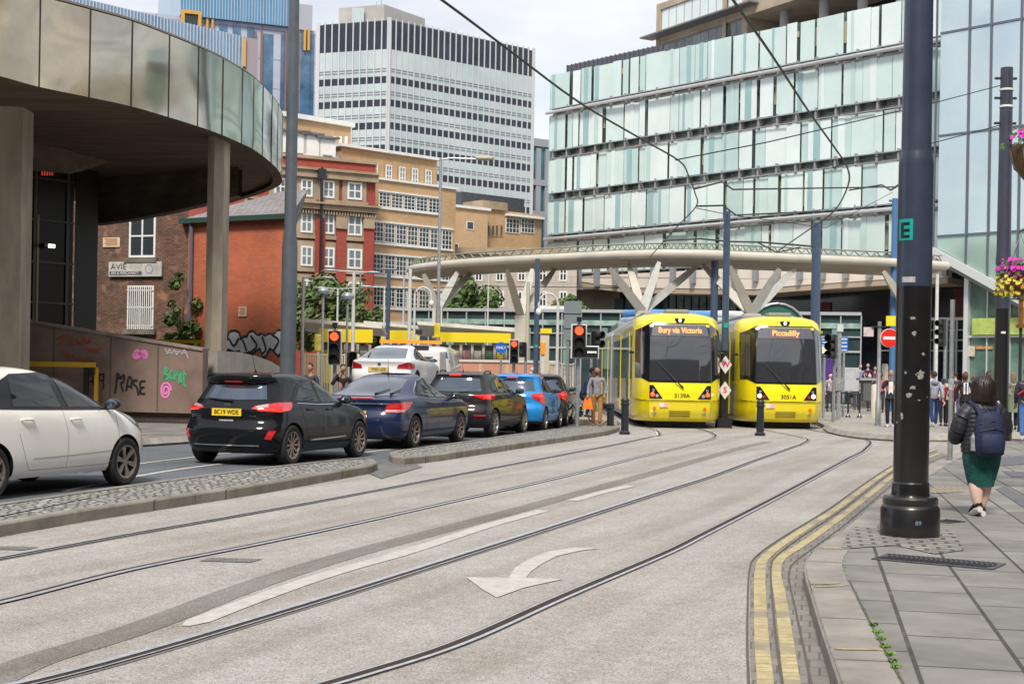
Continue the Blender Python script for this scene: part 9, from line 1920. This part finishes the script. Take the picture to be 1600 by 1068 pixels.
for z_, rx, ry in ((0.645, 0.12, 0.07), (0.67, 0.150, 0.088), (0.78, 0.162, 0.098), (0.90, 0.165, 0.092), (1.02, 0.148, 0.08), (1.08, 0.118, 0.062), (1.105, 0.06, 0.035)): rg2.append((-0.01, -0.225, z_, rx, ry))
ell(b, rg2, 28); bp = b.build('backpack', M_nav, W, smooth=50)
b = MB(); ell(b, [(-0.01, -0.285, 0.68, 0.115, 0.05), (-0.01, -0.30, 0.72, 0.13, 0.055), (-0.01, -0.295, 0.85, 0.125, 0.05), (-0.01, -0.28, 0.88, 0.11, 0.04)], 22); b.build('front_pocket', M_nav, bp, smooth=50)
b = MB(); b.tube([(-0.14, -0.30, 0.905), (-0.01, -0.325, 0.93), (0.12, -0.30, 0.905)], 0.006, 5); b.tube([(-0.145, -0.285, 0.98), (-0.01, -0.31, 1.01), (0.125, -0.285, 0.98)], 0.005, 5); b.build('zip_line', mat('zip_black', (0.008, 0.01, 0.02), 0.6), bp)
for s in (-1, 1): b = MB(); b.tube([(s*0.09-0.01, -0.20, 1.06), (s*0.115, -0.13, 1.15), (s*0.135, -0.02, 1.195), (s*0.14, 0.08, 1.15), (s*0.13, 0.15, 1.0)], 0.024, 8, sx=1.0); b.build('shoulder_strap', M_nav, bp)
b = MB(); b.tube([(-0.06, -0.17, 1.10), (-0.01, -0.17, 1.14), (0.04, -0.17, 1.10)], 0.01, 6); b.build('grab_loop', M_nav, bp)
b = MB(); b.lathe([(0.035, 0), (0.036, 0.14), (0.018, 0.17), (0.018, 0.19)], 14, (-0.165, -0.20, 0.70)); b.build('water_bottle', mat('clear_bottle', (0.35, 0.36, 0.38), 0.15, 0.2, var=0.3, vscale=20), bp)
M_skirt2 = mat('teal_skirt', (0.004, 0.085, 0.075), 0.75, var=0.45, vscale=14, bump=0.5, bscale=35)
b = MB(); ell(b, [(0, 0, 0.72, 0.185, 0.15), (0, 0, 0.62, 0.198, 0.16), (0, 0, 0.52, 0.180, 0.15), (-0.002, 0, 0.42, 0.155, 0.135), (-0.004, 0.0, 0.345, 0.132, 0.12), (0.0, 0.0, 0.315, 0.126, 0.115)], 28)
o = b.build('skirt', M_skirt2, W, smooth=50)
M_hair = mat('dark_brown_hair', (0.022, 0.013, 0.010), 0.42, var=0.5, vscale=26, stretch=(1, 1, 0.12), bump=0.6, bscale=60)
b = MB(); ell(b, [(0, -0.005, 1.480, 0.03, 0.03), (0, -0.005, 1.470, 0.07, 0.075), (0, -0.005, 1.44, 0.096, 0.110), (0, -0.012, 1.38, 0.112, 0.126), (0, -0.020, 1.30, 0.120, 0.126), (0.0, -0.028, 1.23, 0.124, 0.118), (0.0, -0.030, 1.195, 0.120, 0.105), (0.004, -0.03, 1.18, 0.10, 0.09)], 30)
hr = random.Random(6)
for k in range(90):
    a = hr.uniform(pi*0.95, pi*2.05); rx, ry = 0.117+hr.uniform(0, 0.008), 0.120+hr.uniform(0, 0.008); x, y = rx*cos(a), ry*sin(a)-0.02; z0 = hr.uniform(1.28, 1.42); z1 = hr.uniform(1.155, 1.195); b.tube([(x*0.93, y*0.93, z0), (x*1.03, y*1.03, 1.25), (x*0.97, y*0.95, z1)], [0.004, 0.007, 0.002], 4)
b.build('hair', M_hair, W, smooth=50)
for s, p, toe, tilt in ((-1, Vector((-0.048, -0.06, 0.045)), Vector((-0.055, 0.13, 0.025)), 0.0), (1, Vector((0.030, 0.045, 0.045)), Vector((0.045, 0.22, 0.035)), 0)):
    up = 0.055 if s == -1 else 0.0; p = p+Vector((0, 0, up)); b = MB(); b.tube([p+Vector((0, -0.025, 0.02)), p+Vector((0, 0.02, 0.02)), lerpv(p, toe, 0.6)+Vector((0, 0, 0.01)), toe+Vector((0, 0, 0.005))], [0.036, 0.046, 0.042, 0.026], 12); sh2 = b.build('shoe', cloth((0.012, 0.012, 0.013)), W, smooth=60)
    b = MB(); b.tube([p+Vector((0, -0.045, -0.018)), p+Vector((0, 0.02, -0.022)), lerpv(p, toe, 0.6)+Vector((0, 0, -0.02)), toe+Vector((0, 0.01, -0.012))], [0.030, 0.042, 0.040, 0.022], 10, sx=1.0); b.build('white_sole', mat('sole_white', (0.6, 0.58, 0.55), 0.7), sh2)
W.scale = (1.0, 1.0, 1.0)
# ================================================================= UNSEEN BLOCKS ADDED BEHIND THE CAMERA (darken reflections in cars and tram windscreens)
def plainblock(label, x0, y0, x1, y1, h, m, gm, face):
    t = thing('unseen_block', label, 'building', (x0, y0, 0)); b = MB(); b.box(0, 0, 0, x1-x0, y1-y0, h); b.build('wall', m, t); b = MB(); z = 3.5
    while z < h-1.5:
        if face == 'x-': b.box(-0.05, 1, z, -0.001, y1-y0-1, z+1.6)
        elif face == 'x+': b.box(x1-x0+0.001, 1, z, x1-x0+0.05, y1-y0-1, z+1.6)
        else: b.box(1, y1-y0+0.001, z, x1-x0-1, y1-y0+0.05, z+1.6)
        z += 3.3
    b.build('window_strips', gm, t)
plainblock('unseen brown banded office behind the camera, sized for reflections', -31, -42, 26, -26, 32, mat('brown_office', (0.16, 0.10, 0.06), 0.8, var=0.3), M_glassdark, 'y')
plainblock('unseen dark slab added far left behind the camera for reflections', -70, -50, -30, 10, 24, mat('dark_slab', (0.10, 0.085, 0.07), 0.8, var=0.3), M_glassdark, 'x+')
plainblock('unseen dark block added right of the camera for reflections', 15, -20, 26, 30, 12, mat('dark_reflection_block', (0.12, 0.10, 0.085), 0.8, var=0.3), M_glassdark, 'x-')
